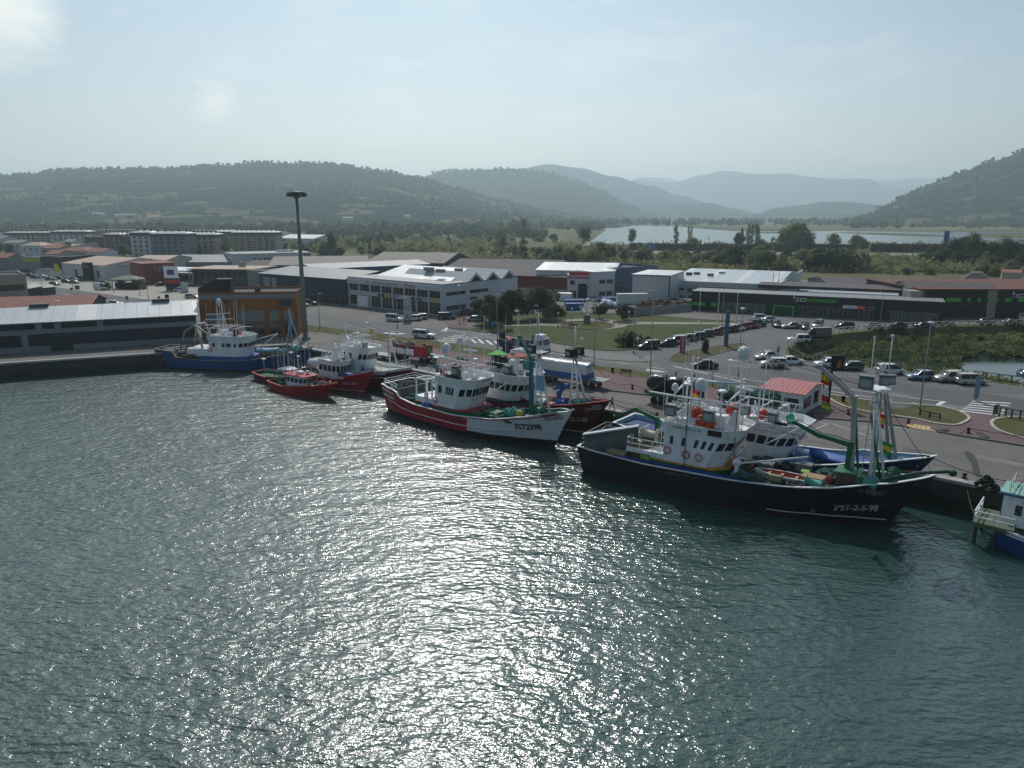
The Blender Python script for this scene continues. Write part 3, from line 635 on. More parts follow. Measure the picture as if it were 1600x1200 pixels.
def tree(kind,loc,h,w=1.0,tone='g',name='tree',label='',cat='tree',group=None):
    q=random.randrange(NV[kind]); cm,tm=TREE[kind,q,tone]
    t=thing(name,label,cat,loc,random.uniform(0,6.28),group)
    for nm,me in (('crown',cm),('trunk',tm)):
        o=bpy.data.objects.new(nm,me); COL.objects.link(o); o.parent=t
    t.scale=(h*w,h*w,h); return t
def treepx(kind,u,v,vtop,w=1.0,tone='g',name='tree',label='',cat='tree',group=None):
    g=G(u,v); return tree(kind,g,HT(u,v,vtop),w,tone,name,label,cat,group)
T=treepx
# park
T('spread',765,506,459,.95,'d','park_tree','broad dark tree at the corner of the white sawtooth building')
T('spread',800,500,451,.9,'d','park_tree','broad dark tree, middle one of the three behind the park lawn')
T('spread',843,497,446,.85,'d','park_tree','tallest broad dark tree beside the red and white works building')
T('spread',782,515,470,.55,'d','park_tree','low dark tree in front of the parked cars at the left end of the lawn')
T('spread',868,502,474,1.05,'d','park_tree','small spreading tree left of the ring sculpture')
T('spread',936,499,473,.8,'d','park_tree','small dark tree just right of the ring sculpture')
T('spread',975,502,474,.95,'d','park_tree','small spreading tree behind the right part of the park lawn')
T('bush',985,541,515,1.1,'d','juniper_bush','wide dark juniper on the lawn beside the parked black car','bush')
T('bush',1012,538,524,.8,'d','juniper_bush','lower end bush right of the wide dark juniper','bush')
T('bush',1101,551,525,.42,'g','shrub','upright leaning shrub on the brown triangle island','shrub')
# mid distance singles
T('pine',911,389,351,.9,'g','pine_tree','dark rounded pine left of the estuary end')
T('airy',988,391,353,.9,'g','birch_tree','airy slender tree standing in front of the open estuary')
T('airy',819,378,340,.8,'d','tall_tree','tall thin tree beyond the pylon and the marsh')
T('poplar',1055,387,352,1.2,'g','poplar_tree','single columnar poplar beside the estuary hedge')
T('poplar',1075,387,351,.5,'o','poplar_tree','bare thin poplar, left one of the thin pair')
T('poplar',1079,387,352,.5,'o','poplar_tree','bare thin poplar, right one of the thin pair')
T('bush',1084,388,369,.95,'g','bush','rounded bush under the pair of thin poplars','bush')
T('bush',1118,388,376,1.1,'o','bush','low olive bush between two rounded trees by the estuary','bush')
T('bush',1131,388,377,1.1,'o','bush','low olive bush left of the dark conifer by the hedge','bush')
T('round',1154,390,362,.8,'d','conifer','dark conifer with a pointed top left of the poplar row')
T('poplar',1158,388,356,.9,'d','conifer','pointed dark cypress behind the dark conifer')
T('poplar',1168,388,349,.9,'o','poplar_tree','leftmost poplar of the row of three')
T('poplar',1174,388,350,.9,'o','poplar_tree','middle poplar of the row of three')
T('poplar',1181,388,350,1.3,'g','poplar_tree','widest poplar at the right of the row of three')
T('bush',1190,389,373,.9,'g','bush','bush at the foot of the widest poplar','bush')
T('airy',1208,388,370,1.1,'o','small_tree','thin small tree left of the big round tree')
T('airy',1215,388,372,1,'o','small_tree','leaning thin tree against the big round tree')
T('round',1243,392,346,1.35,'g','broad_tree','biggest round pale tree in front of the estuary')
T('round',1222,390,356,.8,'o','broad_tree','pale yellowish tree on the left side of the biggest round tree')
T('round',1264,391,362,.8,'g','broad_tree','lower tree on the right side of the biggest round tree')
T('round',1301,389,364,1.2,'o','broad_tree','loose pale tree between the biggest tree and the willow')
T('round',1335,392,366,1.3,'o','willow_tree','wide pale willow behind the highway')
T('round',1349,392,372,1.0,'o','willow_tree','lower willow at the right of the wide pale willow')
for i,(u,v,vt,w,k) in enumerate([(1472,414,378,1.1,'round'),(1490,414,372,1.0,'round'),(1508,412,367,.8,'round'),(1520,415,364,.8,'round'),(1540,416,376,1.0,'round'),(1556,417,378,1.0,'round'),(1570,418,371,.9,'pine'),(1583,420,372,1,'pine'),(1598,422,381,1,'pine'),(1615,422,376,1,'pine'),(1455,413,386,1,'bush'),(1500,416,390,1,'bush'),(1540,420,394,1,'bush')]):
    T(k,u,v,vt,w,'d' if i%3 else 'g','tree','dark tree in the thick stand at the right of the marsh','tree','dark stand at the right of the marsh')
T('bush',1536,430,404,.9,'o','bush','big rounded bush in front of the dark stand','bush')
T('bush',1580,430,404,1.0,'o','bush','round bush beside the pale low wall at the right','bush')
T('bush',1552,432,416,1.0,'o','bush','small bush between the two rounded ones','bush')
# left and middle ground
T('round',519,398,362,.7,'d','tree','tall dark tree right of the tall floodlight mast by the marsh')
T('bush',505,399,381,1.0,'d','bush','dark bush at the foot of the tall dark tree','bush')
T('bush',528,400,384,1.1,'d','bush','wide dark bush right of the tall dark tree','bush')
T('bush',474,393,381,1,'d','bush','bush right of the apartment row','bush')
T('round',355,400,369,.8,'o','tree','yellow green tree in front of the last apartment block')
T('round',313,402,386,1.0,'d','tree','small round tree before the pitched roof flats')
T('bush',189,452,436,.9,'d','hedge_bush','rounded hedge bush left of the forecourt kiosk','bush')
T('bush',168,453,441,.9,'d','hedge_bush','small hedge bush by the grey garage wall','bush')
T('bush',216,452,436,1.1,'d','hedge_bush','dark hedge bush right of the forecourt kiosk','bush')
T('airy',780,398,358,.9,'o','tree','pale slender tree beside the blue road sign')
T('airy',787,399,362,.8,'o','tree','second pale slender tree right beside the blue road sign')
T('round',575,385,372,1.0,'d','tree','dark tree standing alone in the meadow')
# scrub belt, single bushes and small trees that can be told apart
rs=random.Random(11)
def scatter(n,u0,u1,v0,v1,hmin,hmax,kinds,tones,name,label,group,z=0):
    for i in range(n):
        u=rs.uniform(u0,u1); v=rs.uniform(v0,v1); g=G(u,v,z); h=rs.uniform(hmin,hmax); k=rs.choice(kinds)
        tree(k,g,h*(1 if k!='bush' else .8),rs.uniform(.8,1.3),rs.choice(tones),name,label,'tree' if 'bush' not in name else 'bush',group)
scatter(34,780,950,396,413,4,9,['bush','bush','round'],'ggoo','scrub_bush','olive bush in the scrub behind the red and white works','scrub behind the works')
scatter(52,940,1290,399,413,4,8,['bush','bush','round'],'ggood','scrub_bush','olive bush in the scrub below the highway','scrub below the highway')
for i,(u,v,vt,w) in enumerate([(940,412,378,1.0),(925,414,386,1),(890,412,385,1.2),(872,410,384,1.2),(1000,412,386,1.2),(1045,412,388,1.2),(1150,420,383,1.2),(1185,424,384,1.1),(1200,424,392,1.2),(1275,424,388,1.2),(1300,424,386,1.3),(1325,424,387,1.3),(1345,422,394,1.2),(1130,418,390,1.3),(1220,426,398,1.2),(955,408,384,.9)]):
    T('bush' if i%3 else 'round',u,v,vt,w,'dgo'[i%3],'scrub_tree','large bushy tree rising out of the scrub belt','tree','large bushy trees in the scrub belt')
scatter(38,1360,1600,408,430,2,5,['bush'],'ooog','scrub_bush','low yellowish bush on the marsh behind the brown roofs','low marsh bushes')
scatter(44,560,800,388,404,3,7,['bush','bush','round'],'dgo','scrub_bush','bush along the creek behind the tan roof','bushes along the creek')
scatter(30,470,880,370,384,5,9,['bush','round'],'ddg','marsh_tree','tree in the hedges across the marsh','hedgerow trees across the marsh')
scatter(26,1290,1640,526,533,.9,1.8,['bush'],'dgo','bank_bush','low bush on the far bank of the tidal creek','bushes on the creek bank',-1.9)
scatter(14,440,560,384,400,4,8,['bush','round'],'dgd','scrub_bush','dark bush left of the marsh beyond the long white works','bushes beyond the white works')
scatter(22,0,330,388,402,4,8,['round','bush'],'dgo','garden_tree','garden tree between the village houses','garden trees in the village')
# low scrub that covers the marsh between the single bushes
def scrub(name,n,uv,r0,r1,label,mats,per=46,seed=2):
    rs=random.Random(seed); mb=MB()
    for i in range(n):
        g=uv(); r=rs.uniform(r0,r1); mi=rs.randrange(len(mats))
        for k in range(per):
            d=Vector((rs.gauss(0,.5),rs.gauss(0,.5),abs(rs.gauss(0,.33)))); p=g+d*r; nn=Vector((rs.gauss(0,1),rs.gauss(0,1),rs.gauss(.5,1))).normalized(); x=nn.orthogonal().normalized(); y=nn.cross(x); s=r*.13*rs.uniform(.6,1.4)
            mb.add([p-x*s-y*s,p+x*s-y*s*.6,p+x*s+y*s,p-x*s*.7+y*s],[(0,1,2,3)],mi)
    o=mb.build(name,mats); o['kind']='stuff'; o['label']=label
MM3=[m_leaf,m_leafo,m_leafo,m_leafo]
scrub('scrub_cover',520,band(930,1620,400,428,.8),2.2,5.0,'continuous olive scrub on the marsh behind the halls',MM3,seed=2)
scrub('scrub_cover',380,band(640,960,392,410),2.5,5.5,'continuous scrub behind the red striped works',MM3,seed=3)
scrub('scrub_cover',230,band(430,800,372,398),3,7,'scrub and reeds across the marsh',MM3,seed=4)
scrub('scrub_cover',240,band(860,1640,384,391),3,6,'reeds and scrub along the estuary edge',MM3,seed=5)
scrub('bank_scrub',260,lambda:G(random.uniform(1245,1640),random.uniform(521,532),-1.9),.6,1.2,'brambles on the far creek bank',MM3,seed=6)
scrub('bank_scrub',90,lambda:(lambda t:G(1236+t*370,556+t*44+random.uniform(-6,-3)*(t>.03))+Vector((0,0,-.6)))(random.random()),.6,1.3,'weeds on the near creek bank under the railing',MM3,seed=7)
scrub('marsh_reeds',420,lambda:(lambda u:G(u,random.uniform(529,557+(u<1500)*(u-1290)*.07),-1.95))(random.uniform(1275,1650)),.5,1.3,'rough reeds and weed over the floor of the tidal creek',[m_leafd,m_leafd,m_leaf],40,9)
# highway hedges
def hedge(pts,h,w,label,seed,n):
    rs=random.Random(seed); mb=MB(); P=[G(*p) for p in pts]
    for i in range(n):
        t=rs.random()*(len(P)-1); k=int(t); p=P[k].lerp(P[k+1],t-k)
        z=rs.uniform(.1,1)*h; q=p+Vector((rs.uniform(-w,w)/2,rs.uniform(-w,w)/2,z)); nn=Vector((rs.gauss(0,1),rs.gauss(0,1),rs.gauss(0,1))).normalized(); x=nn.orthogonal().normalized(); y=nn.cross(x); s=.55*rs.uniform(.6,1.3)
        mb.add([q-x*s-y*s,q+x*s-y*s*.6,q+x*s+y*s,q-x*s*.7+y*s],[(0,1,2,3)])
    for a,b in zip(P,P[1:]): mb.bar(a+Vector((0,0,h*.4)),b+Vector((0,0,h*.4)),w*.6,h*.8)
    return tag(mb.build('hedge',m_leafd),label,'hedge')
hedge([(985,390.5),(1100,392),(1205,393)],5,3,'long dark clipped hedge between highway and estuary, left length',3,3500)
hedge([(1210,393),(1330,393.5)],5,3,'dark hedge between highway and estuary below the biggest round tree',4,2200)
hedge([(1362,393.5),(1475,394.5)],5.5,3,'gappy dark hedge right of the willow, ending at the blue sign',5,2600)
# ================================================================ BUILDINGS
def facade(root,P0,P1,z0,z1,rows,m_frame=None,m_glass=None,name='window',sub='pane',th=.05):
    """rows: (z0,z1,[(u0,u1),...]) in metres along the wall; P0->P1 seen from outside left to right"""
    P0=Vector(P0);P1=Vector(P1); Lw=(P1-P0).length
    for (a,b,us) in rows:
        for (u0,u1) in us:
            mb=MB(); q=((P0.x,P0.y,0),(P1.x,P1.y,0),(P1.x,P1.y,1),(P0.x,P0.y,1))
            mb.panel(*q,u0/Lw,u1/Lw,a,b,.04,0); fr=mb.build(name,m_frame or M_whitem,root)
            w=.07; mb=MB(); n=max(1,round((u1-u0)/1.6)); step=(u1-u0-w)/n
            for k in range(n):
                mb.panel(*q,(u0+w+k*step)/Lw,(u0+(k+1)*step)/Lw,a+w,b-w,.055,0)
            mb.build(sub,m_glass or M_dark,fr)
def frame_of(p0,p1):
    d=(p1-p0); rz=math.atan2(d.y,d.x); return rz,d.length
m_roofw=striped('white_sheet_roof',(.58,.59,.60),(.28,.29,.30),'x',2.05,.04,.42,.1,.25,20.5,(.72,.71,.68))
m_roofg=striped('grey_sheet_roof',(.20,.205,.21),(.12,.12,.125),'x',1.0,.08,.5,.1,.3)
m_rooft=striped('clay_tile_roof',(.30,.135,.10),(.17,.075,.055),'x',.9,.25,.85,0,.35)
m_roofb=striped('brown_fibre_roof',(.10,.085,.085),(.06,.05,.05),'x',1.1,.15,.85,0,.4)
m_roofp=striped('pinkish_roof',(.48,.36,.29),(.36,.27,.22),'x',1.2,.1,.8,0,.3)
m_rooftan=striped('tan_fibre_roof',(.30,.27,.23),(.22,.2,.17),'x',1.1,.1,.9,0,.4)
m_lead=mat('gravel_roof',(.10,.10,.095),.95,sc=.4,var=.3,bump=.2)
m_wallw=mat('white_render',(.50,.52,.54),.8,var=.07,sc=.3,dirt=.35,dirtcol=(.25,.23,.2))
m_wallg=mat('grey_render',(.20,.21,.22),.8,var=.1,sc=.3,dirt=.35,dirtcol=(.1,.1,.1))
m_wallc=mat('cream_render',(.40,.37,.32),.8,var=.1,sc=.2,dirt=.3,dirtcol=(.2,.18,.15))
m_wallb=mat('beige_render',(.33,.29,.24),.85,var=.1,sc=.3,dirt=.4,dirtcol=(.15,.13,.1))
m_navy=striped('navy_cladding',(.012,.028,.06),(.008,.018,.04),'x',1.5,.05,.5,0,.2)
m_bluewall=striped('blue_grey_cladding',(.05,.10,.17),(.035,.07,.12),'x',1.2,.06,.5,0,.2)
m_orange=mat('ochre_render',(.25,.095,.02),.85,var=.12,sc=.3,dirt=.45,dirtcol=(.09,.04,.015))
m_brick=striped('brick',(.12,.055,.04),(.08,.035,.028),'z',.5,.2,.9,0,.3)
m_corr=striped('white_corrugated',(.52,.54,.55),(.34,.36,.37),'x',.9,.14,.55,0,.15)
def building(name,label,p0,p1,depth,h,wall,roofm,roof='flat',rise=1.5,over=.3,group=None,parapet=.0,cat='building',ridge_axis='x',wallparts=True):
    """p0->p1: front base line, left to right as seen from the harbour; depth runs away from it"""
    rz,Lf=frame_of(p0,p1); t=thing(name,label,cat,(p0.x,p0.y,0),rz,group)
    mb=MB(); mb.prism([(0,0),(Lf,0),(Lf,depth),(0,depth)],-.3,h)
    if roof=='gable' and ridge_axis=='x':
        mb.add([(0,0,h),(0,depth,h),(0,depth/2,h+rise)],[(0,2,1)]); mb.add([(Lf,0,h),(Lf,depth,h),(Lf,depth/2,h+rise)],[(0,1,2)])
    if roof=='gable' and ridge_axis=='y':
        mb.add([(0,0,h),(Lf,0,h),(Lf/2,0,h+rise)],[(0,1,2)]); mb.add([(0,depth,h),(Lf,depth,h),(Lf/2,depth,h+rise)],[(0,2,1)])
    mb.build('wall',wall,t)
    mb=MB(); o=over; e=.12
    if roof=='flat':
        if parapet:
            for a,b in (((0,.15),(Lf,.15)),((Lf-.15,.3),(Lf-.15,depth-.3)),((Lf,depth-.15),(0,depth-.15)),((.15,depth-.3),(.15,.3))):
                mb.bar((a[0],a[1],h+parapet/2),(b[0],b[1],h+parapet/2),.3,parapet)
            m=MB(); m.box((Lf/2,depth/2,h+.05),(Lf-.62,depth-.62,.1)); m.build('roof',roofm,t); mb.build('parapet',wall,t)
        else: mb.box((Lf/2,depth/2,h+.1),(Lf+2*o,depth+2*o,.2)); mb.build('roof',roofm,t)
    elif roof=='gable':
        if ridge_axis=='x':
            s=rise/(depth/2)
            mb.add([(-o,-o,h-s*o+.02),(Lf+o,-o,h-s*o+.02),(Lf+o,depth/2,h+rise+.02),(-o,depth/2,h+rise+.02),(Lf+o,depth+o,h-s*o+.02),(-o,depth+o,h-s*o+.02),
              (-o,-o,h-s*o+e),(Lf+o,-o,h-s*o+e),(Lf+o,depth/2,h+rise+e),(-o,depth/2,h+rise+e),(Lf+o,depth+o,h-s*o+e),(-o,depth+o,h-s*o+e)],
              [(6,7,8,9),(9,8,10,11),(0,1,7,6),(4,5,11,10),(1,2,8,7),(2,4,10,8),(0,6,9,3),(3,9,11,5),(0,3,2,1),(3,5,4,2)])
        else:
            s=rise/(Lf/2)
            mb.add([(-o,-o,h-s*o+.02),(Lf/2,-o,h+rise+.02),(Lf+o,-o,h-s*o+.02),(-o,depth+o,h-s*o+.02),(Lf/2,depth+o,h+rise+.02),(Lf+o,depth+o,h-s*o+.02),
              (-o,-o,h-s*o+e),(Lf/2,-o,h+rise+e),(Lf+o,-o,h-s*o+e),(-o,depth+o,h-s*o+e),(Lf/2,depth+o,h+rise+e),(Lf+o,depth+o,h-s*o+e)],
              [(6,7,10,9),(7,8,11,10),(0,1,7,6),(1,2,8,7),(2,5,11,8),(0,6,9,3),(0,3,4,1),(1,4,5,2),(3,9,10,4),(4,10,11,5)])
        mb.build('roof',roofm,t)
    elif roof=='hip':
        i=min(depth,Lf)*.35
        mb.add([(-o,-o,h),(Lf+o,-o,h),(Lf+o,depth+o,h),(-o,depth+o,h),(i,i,h+rise),(Lf-i,i,h+rise),(Lf-i,depth-i,h+rise),(i,depth-i,h+rise)],[(0,1,5,4),(1,2,6,5),(2,3,7,6),(3,0,4,7),(4,5,6,7)]); mb.build('roof',roofm,t)
    return t,Lf
def rowx(a,b,n,frac=.6):
    st=(b-a)/n; return [(a+st*(k+.5-frac/2),a+st*(k+.5+frac/2)) for k in range(n)]
# 1 waterfront shed
p1=G(310,534); d=(G(235,542)-G(0,557)).normalized(); p0=p1-d*62
t,Lf=building('waterfront_shed','long grey waterfront shed with dark panels and white metal roof',p0,p1,13,5.6,m_wallg,m_roofw,'gable',2.1,.4)
def at_u(u):   # distance along the shed front of picture column u
    best=0;bd=1e9
    for k in range(0,1200):
        p=p0+d*(Lf*k/1200); x=800+FPX*p.x/(p.y*_c-(3-CAMZ)*_s)
        if abs(x-u)<bd: bd=abs(x-u);best=Lf*k/1200
    return best
for nm,z0,z1,cols in (('upper_panel',4.25,5.3,[(-60,28),(38,57),(68,87),(97,153),(163,308)]),('lower_panel',1.1,3.3,[(-60,-8),(4,33),(43,62),(71,76),(112,156),(167,268)])):
    for a,b in cols:
        mb=MB(); mb.box(((at_u(a)+at_u(b))/2 if a>=0 else (at_u(b)-8+at_u(b))/2,-.0,(z0+z1)/2),(at_u(b)-at_u(a) if a>=0 else 14,.1,z1-z0)); mb.build(nm,mat('dark_shutter',(.012,.018,.028),.5,var=.25),t)
mb=MB(); mb.box(((at_u(77)+at_u(112))/2,-.06,1.6),(at_u(112)-at_u(77),.2,3.3)); mb.build('sliding_door',mat('dark_door',(.02,.028,.032),.6),t)
mb=MB(); mb.box((Lf-14,-.04,2.2),(28,.1,2.3)); mb.build('lower_panel',mat('dark_shutter'),t)
for a,b in ((42,73),(240,268)):
    mb=MB(); xa,xb=at_u(a),at_u(b); mb.box(((xa+xb)/2,6.5,8.0),(xb-xa,1.2,.7)); mb.build('roof_vent',mat('dark_vent',(.05,.07,.075),.5),t)
# 2 clay roof
pa=G(-70,481,4.6); pb=G(139,475,4.6)
t,_l=building('tiled_store','low store with a long clay tile roof behind the waterfront shed',pa,pb,15,4.2,mat('dark_green_wall',(.03,.045,.045),.8),m_rooft,'gable',1.8,.5)
mb=MB(); mb.box((_l*.72,3.4,5.1),(.9,.9,.25)); mb.build('skylight',M_white,t)
# 3 beige block
pa=G(-40,432,9); pb=G(40,428.5,9)
t,_l=building('beige_block','beige block with two round windows and a brown patch at the left edge',pa,pb,14,8.6,m_wallb,m_lead,'flat',parapet=.5)
for k in (2.6,5.2):
    mb=MB(); mb.lathe([(.85,0),(.85,.12),(.01,.12)],(_l-k,0,2.4),16,M=Matrix.Rotation(math.pi/2,4,'X')); mb.build('round_window',mat('brown_window',(.08,.045,.035),.5),t)
mb=MB(); mb.panel((0,0,0),(_l,0,0),(_l,0,1),(0,0,1),(_l-9.5)/_l,(_l-.6)/_l,4.6,6.3,.03); mb.build('brown_patch',mat('brown_patch',(.10,.06,.04),.9),t)
# low green hut behind the tile roof
pa=G(44,450,3.2);pb=G(66,446,3.2); building('garden_hut','small dark green hut between beige block and tiled roof',pa,pb,5,3,mat('hut_green',(.03,.05,.04),.8),m_roofg,'gable',.8)
pa=G(66,449,2.6);pb=G(86,447,2.6); building('garden_hut','small grey hut beside the dark green hut',pa,pb,4,2.4,mat('hut_grey',(.10,.11,.10),.8),m_roofg,'gable',.6)
# 4 orange building
pa=G(309,458,9.4); pb=G(462,456,9.4)
t,_l=building('ochre_building','ochre rendered quay building with grey top band and flat roof',pa,pb,11,9.0,m_orange,m_lead,'flat',parapet=.5)
mb=MB(); mb.panel((0,0,0),(_l,0,0),(_l,0,1),(0,0,1),.0,1,8.1,9.0,.05); mb.build('grey_band',m_wallg,t)
mb=MB(); mb.box((_l*.17,-.03,3.9),(_l*.17,.14,2.0)); mb.build('render_panel',m_wallg,t)
facade(t,(0,0),(_l,0),0,9,[(6.4,7.9,[(_l*.14,_l*.19),(_l*.25,_l*.29),(_l*.81,_l*.96)]),(.5,2.6,[(_l*.42,_l*.66),(_l*.71,_l*.82),(_l*.86,_l*.97)])],M_grey)
facade(t,(0,0),(_l,0),0,9,[(3.3,5.6,[(_l*.38,_l*.66),(_l*.71,_l*.81),(_l*.86,_l*.97)])],M_grey,mat('pale_blinds',(.20,.19,.18),.7))
mb=MB(); mb.box((_l*.68,-.5,3.0),(_l*.62,1.0,.15)); mb.build('canopy',M_grey,t)
mb=MB(); mb.add([(0,.2,9),(6.6,.2,9),(6.6,.2,12.2),(3.6,.2,12.2),(2.2,.2,11.2),(0,.2,10.4),(0,3,9),(6.6,3,9),(6.6,3,12.2),(3.6,3,12.2),(2.2,3,11.2),(0,3,10.4)],[(0,1,2,3,4,5),(11,10,9,8,7,6),(0,6,7,1),(1,7,8,2),(2,8,9,3),(3,9,10,4),(4,10,11,5),(5,11,6,0)])
mb.build('stair_tower',mat('dark_brown_cladding',(.035,.018,.014),.7),t)
mb=MB(); mb.box((_l*.6,1,9.9),(1,1,1.2)); mb.box((_l*.3,1.5,9.8),(.7,.7,1)); mb.build('chimney',m_brick,t)
# 5 glass showroom
pa=G(300,418,6.5); pb=G(392,419,6.5)
t,_l=building('glass_showroom','dark glass showroom with a thin oversailing tan roof behind the ochre building',pa,pb,16,6.0,mat('dark_curtain_wall',(.03,.04,.04),.25,var=.3),m_roofp,'flat',over=1.6)
facade(t,(0,0),(_l,0),0,6,[(1.0,5.4,rowx(0.3,_l-.3,9,.75))],M_grey)
mb=MB(); mb.box((-3,-1.5,5.6),(7,6,.3)); mb.build('entrance_canopy',M_white,t)
mb=MB(); mb.box((_l*.72,6,7.4),(2,2,1.8)); mb.build('roof_tank',m_wallb,t)
pa=G(386,423,6.3);pb=G(404,424,6.3); building('grey_annex','plain grey annex between glass showroom and navy hall',pa,pb,14,6.2,m_wallg,m_lead,'flat')
# 6 navy hall
pa=G(404,426,7.4); pb=G(541,436,7.4)
t,_l=building('navy_hall','large navy blue clad hall with pale sheet roof',pa,pb,26,7.2,m_navy,m_roofg,'gable',1.6,.3)
facade(t,(0,0),(_l,0),0,7,[(3.5,6.1,[(2.2,5.4),(6.5,8.5)])],M_white,mat('pale_panel',(.22,.23,.23),.6))
facade(t,(0,0),(_l,0),0,7,[(.1,2.4,[(_l*.45,_l*.5),(_l*.55,_l*.66),(_l*.72,_l*.83),(_l*.88,_l*.97)])],M_grey,M_dark)
# 7 long white works
pa=G(363,397,8.5); pb=G(486,394,8.5)
t,_l=building('long_white_works','long white works with a row of small square windows by the floodlight mast',pa,pb,22,8.3,m_wallw,m_roofg,'flat')
facade(t,(0,0),(_l,0),0,9,[(5.2,6.6,[(x*_l,x*_l+1.5) for x in (.25,.31,.37,.42,.53,.58,.69,.74,.85,.91)])],M_white)
mb=MB(); mb.panel((0,0,0),(_l,0,0),(_l,0,1),(0,0,1),.9,.985,6.9,7.9,.06); mb.build('name_board',mat('dark_board',(.05,.06,.07),.6),t)
for k in range(7): MB().box((_l*(.62+.03*k),8+k%3,8.9),(1.5,1.2,1.0)).build('roof_plant',M_white,t)
# low roofs around
pa=G(262,409,5);pb=G(372,409,5); building('grey_hall','low hall with dark grey fibre roof behind the filling station',pa,pb,30,4.8,m_wallg,m_roofg,'gable',2.5)
pa=G(372,413,5);pb=G(420,414,5); building('brown_roof_hall','low brown roofed hall behind the glass showroom',pa,pb,25,4.6,m_wallb,m_roofb,'gable',1.5)
pa=G(420,414,6);pb=G(575,412,6)
t,_l=building('blue_edged_hall','wide low hall with blue fascia behind the navy hall',pa,pb,45,5.8,m_bluewall,m_rooftan,'gable',2.2)
pa=G(492,419,7);pb=G(672,411,7)
building('blue_edged_hall','wide hall with blue fascia behind the white sawtooth showroom',pa,pb,20,6.6,m_bluewall,m_roofg,'gable',1.2)
pa=G(572,408,7);pb=G(693,410,7)
building('tan_roof_hall','hall with one broad tan gabled roof behind the sawtooth showroom',pa,pb,36,6.6,mat('dark_gable',(.06,.05,.045),.8),m_rooftan,'gable',3.2)
pa=G(440,385,6);pb=G(490,386,6); building('white_roof_barn','small white roofed barn beyond the mast in the trees',G(436,372,5),G(490,373,5),30,5,m_wallw,m_roofw,'gable',3)
# 8 white sawtooth showroom
p0=G(545,476); p1=G(692,494)
rz,Lf=frame_of(p0,p1); H8=7.9; D8=30
sidev=(G(797,455)-p1); 
t,_l=building('sawtooth_showroom','white two storey showroom with sawtooth side gables and banners',p0,p1,D8,H8,m_wallw,m_roofg,'flat',over=.05)
us=rowx(.6,Lf-.3,8,.86)
facade(t,(0,0),(Lf,0),0,8,[(4.3,6.3,us)],M_white,M_dark)
facade(t,(0,0),(Lf,0),0,8,[(.4,3.2,us[:1]),(.2,3.3,us[1:6]),(.2,3.3,us[6:])],M_white,M_dark)
for k in range(9): MB().box((.5+(Lf-.7)*k/8,-.12,3.2),(.35,.3,6.4)).build('pilaster',m_wallw,t)
mb=MB(); mb.box((Lf/2,-.25,6.95),(Lf+.5,.6,1.25)); mb.build('fascia',m_wallw,t)
banc=[(.55,.55,.55),(.06,.04,.04),(.45,.35,.06),(.2,.25,.3),(.5,.5,.5),(.05,.05,.06),(.12,.15,.2),(.4,.42,.45),(.5,.42,.1)]
for k in range(9):
    mb=MB(); a=Lf*(.27+.078*k); mb.box((a+Lf*.036,-.22,3.75),(Lf*.07,.08,.85)); o=mb.build('banner',mat('banner_%d'%k,banc[k],.7,var=.3,sc=6),t)
lettering('Suministros industriales',1.25,(Lf*.44,-.57,6.65),0,mat('pink_letter',(.30,.10,.13),.6),t,sx=.85)
lettering('Revuelta',1.55,(Lf*.70,-.57,6.6),0,M_red,t,font_shear=.3,sx=.8)
lettering('H',1.1,(Lf*.245,-.57,6.65),0,M_red,t,bold=.05)
facade(t,(Lf,0),(Lf,D8),0,8,[(4.9,6.0,[(1.2,8.5),(10,17.5)]),(1.2,2.5,[(1.2,8.5),(10,17.5)]),(3.3,4.1,[(10,13)])],M_white,M_dark)
# sawtooth gables along the side
mb=MB(); gl=MB()
for k in range(3):
    a=9.5+k*6.8; z=H8
    mb.add([(Lf-26,a,z),(Lf+.02,a,z),(Lf+.02,a+6.6,z),(Lf-26,a+6.6,z),(Lf+.02,a+3.2,z+2.4),(Lf-26,a+3.2,z+2.4)],[(1,2,4),(0,5,3),(0,1,4,5),(2,3,5,4)])
    gl.add([(Lf+.06,a+1.2,z+.15),(Lf+.06,a+5.2,z+.15),(Lf+.06,a+3.2,z+1.6)],[(0,1,2)])
mb.build('sawtooth_gable',m_wallw,t); gl.build('gable_glass',M_dark,t)
mb=MB(); mb.add([(4,7,H8+.25),(Lf-4,7,H8+.25),(Lf-10,20,H8+2.6),(2,20,H8+2.6),(4,7,H8+.1),(Lf-4,7,H8+.1),(Lf-10,28,H8+.1),(2,28,H8+.1)],[(0,1,2,3),(2,1,5,6),(3,2,6,7),(0,3,7,4),(0,4,5,1)]); mb.build('roof_hall',m_roofw,t)
for x,y,w in ((Lf*.55,12,3),(Lf*.75,9,2.4),(Lf*.8,14,2)): MB().box((x,y,H8+2.6),(w,1.4,.9)).build('roof_plant',m_wallg,t)
mb=MB(); mb.box((7,-.3,1.5),(4.5,.5,3.1)); mb.build('entrance_frame',M_white,t)
# brown roofs between sawtooth and red/white works
pa=G(690,425,6.5);pb=G(886,433,6.5)
t,_l=building('brown_roof_works','wide works with dark brown corrugated roof and red wall',pa,pb,45,6.3,mat('dull_red_wall',(.13,.018,.018),.8,var=.15,dirt=.3),m_roofb,'gable',2.2)
mb=MB(); mb.panel((0,0,0),(_l,0,0),(_l,0,1),(0,0,1),0,1,0,2.6,.04); mb.build('wall_base',m_wallb,t)
pa=G(700,412,8);pb=G(870,415,8); building('brown_roof_works','second brown roofed works behind the first',pa,pb,30,7,m_wallb,m_roofb,'gable',2)
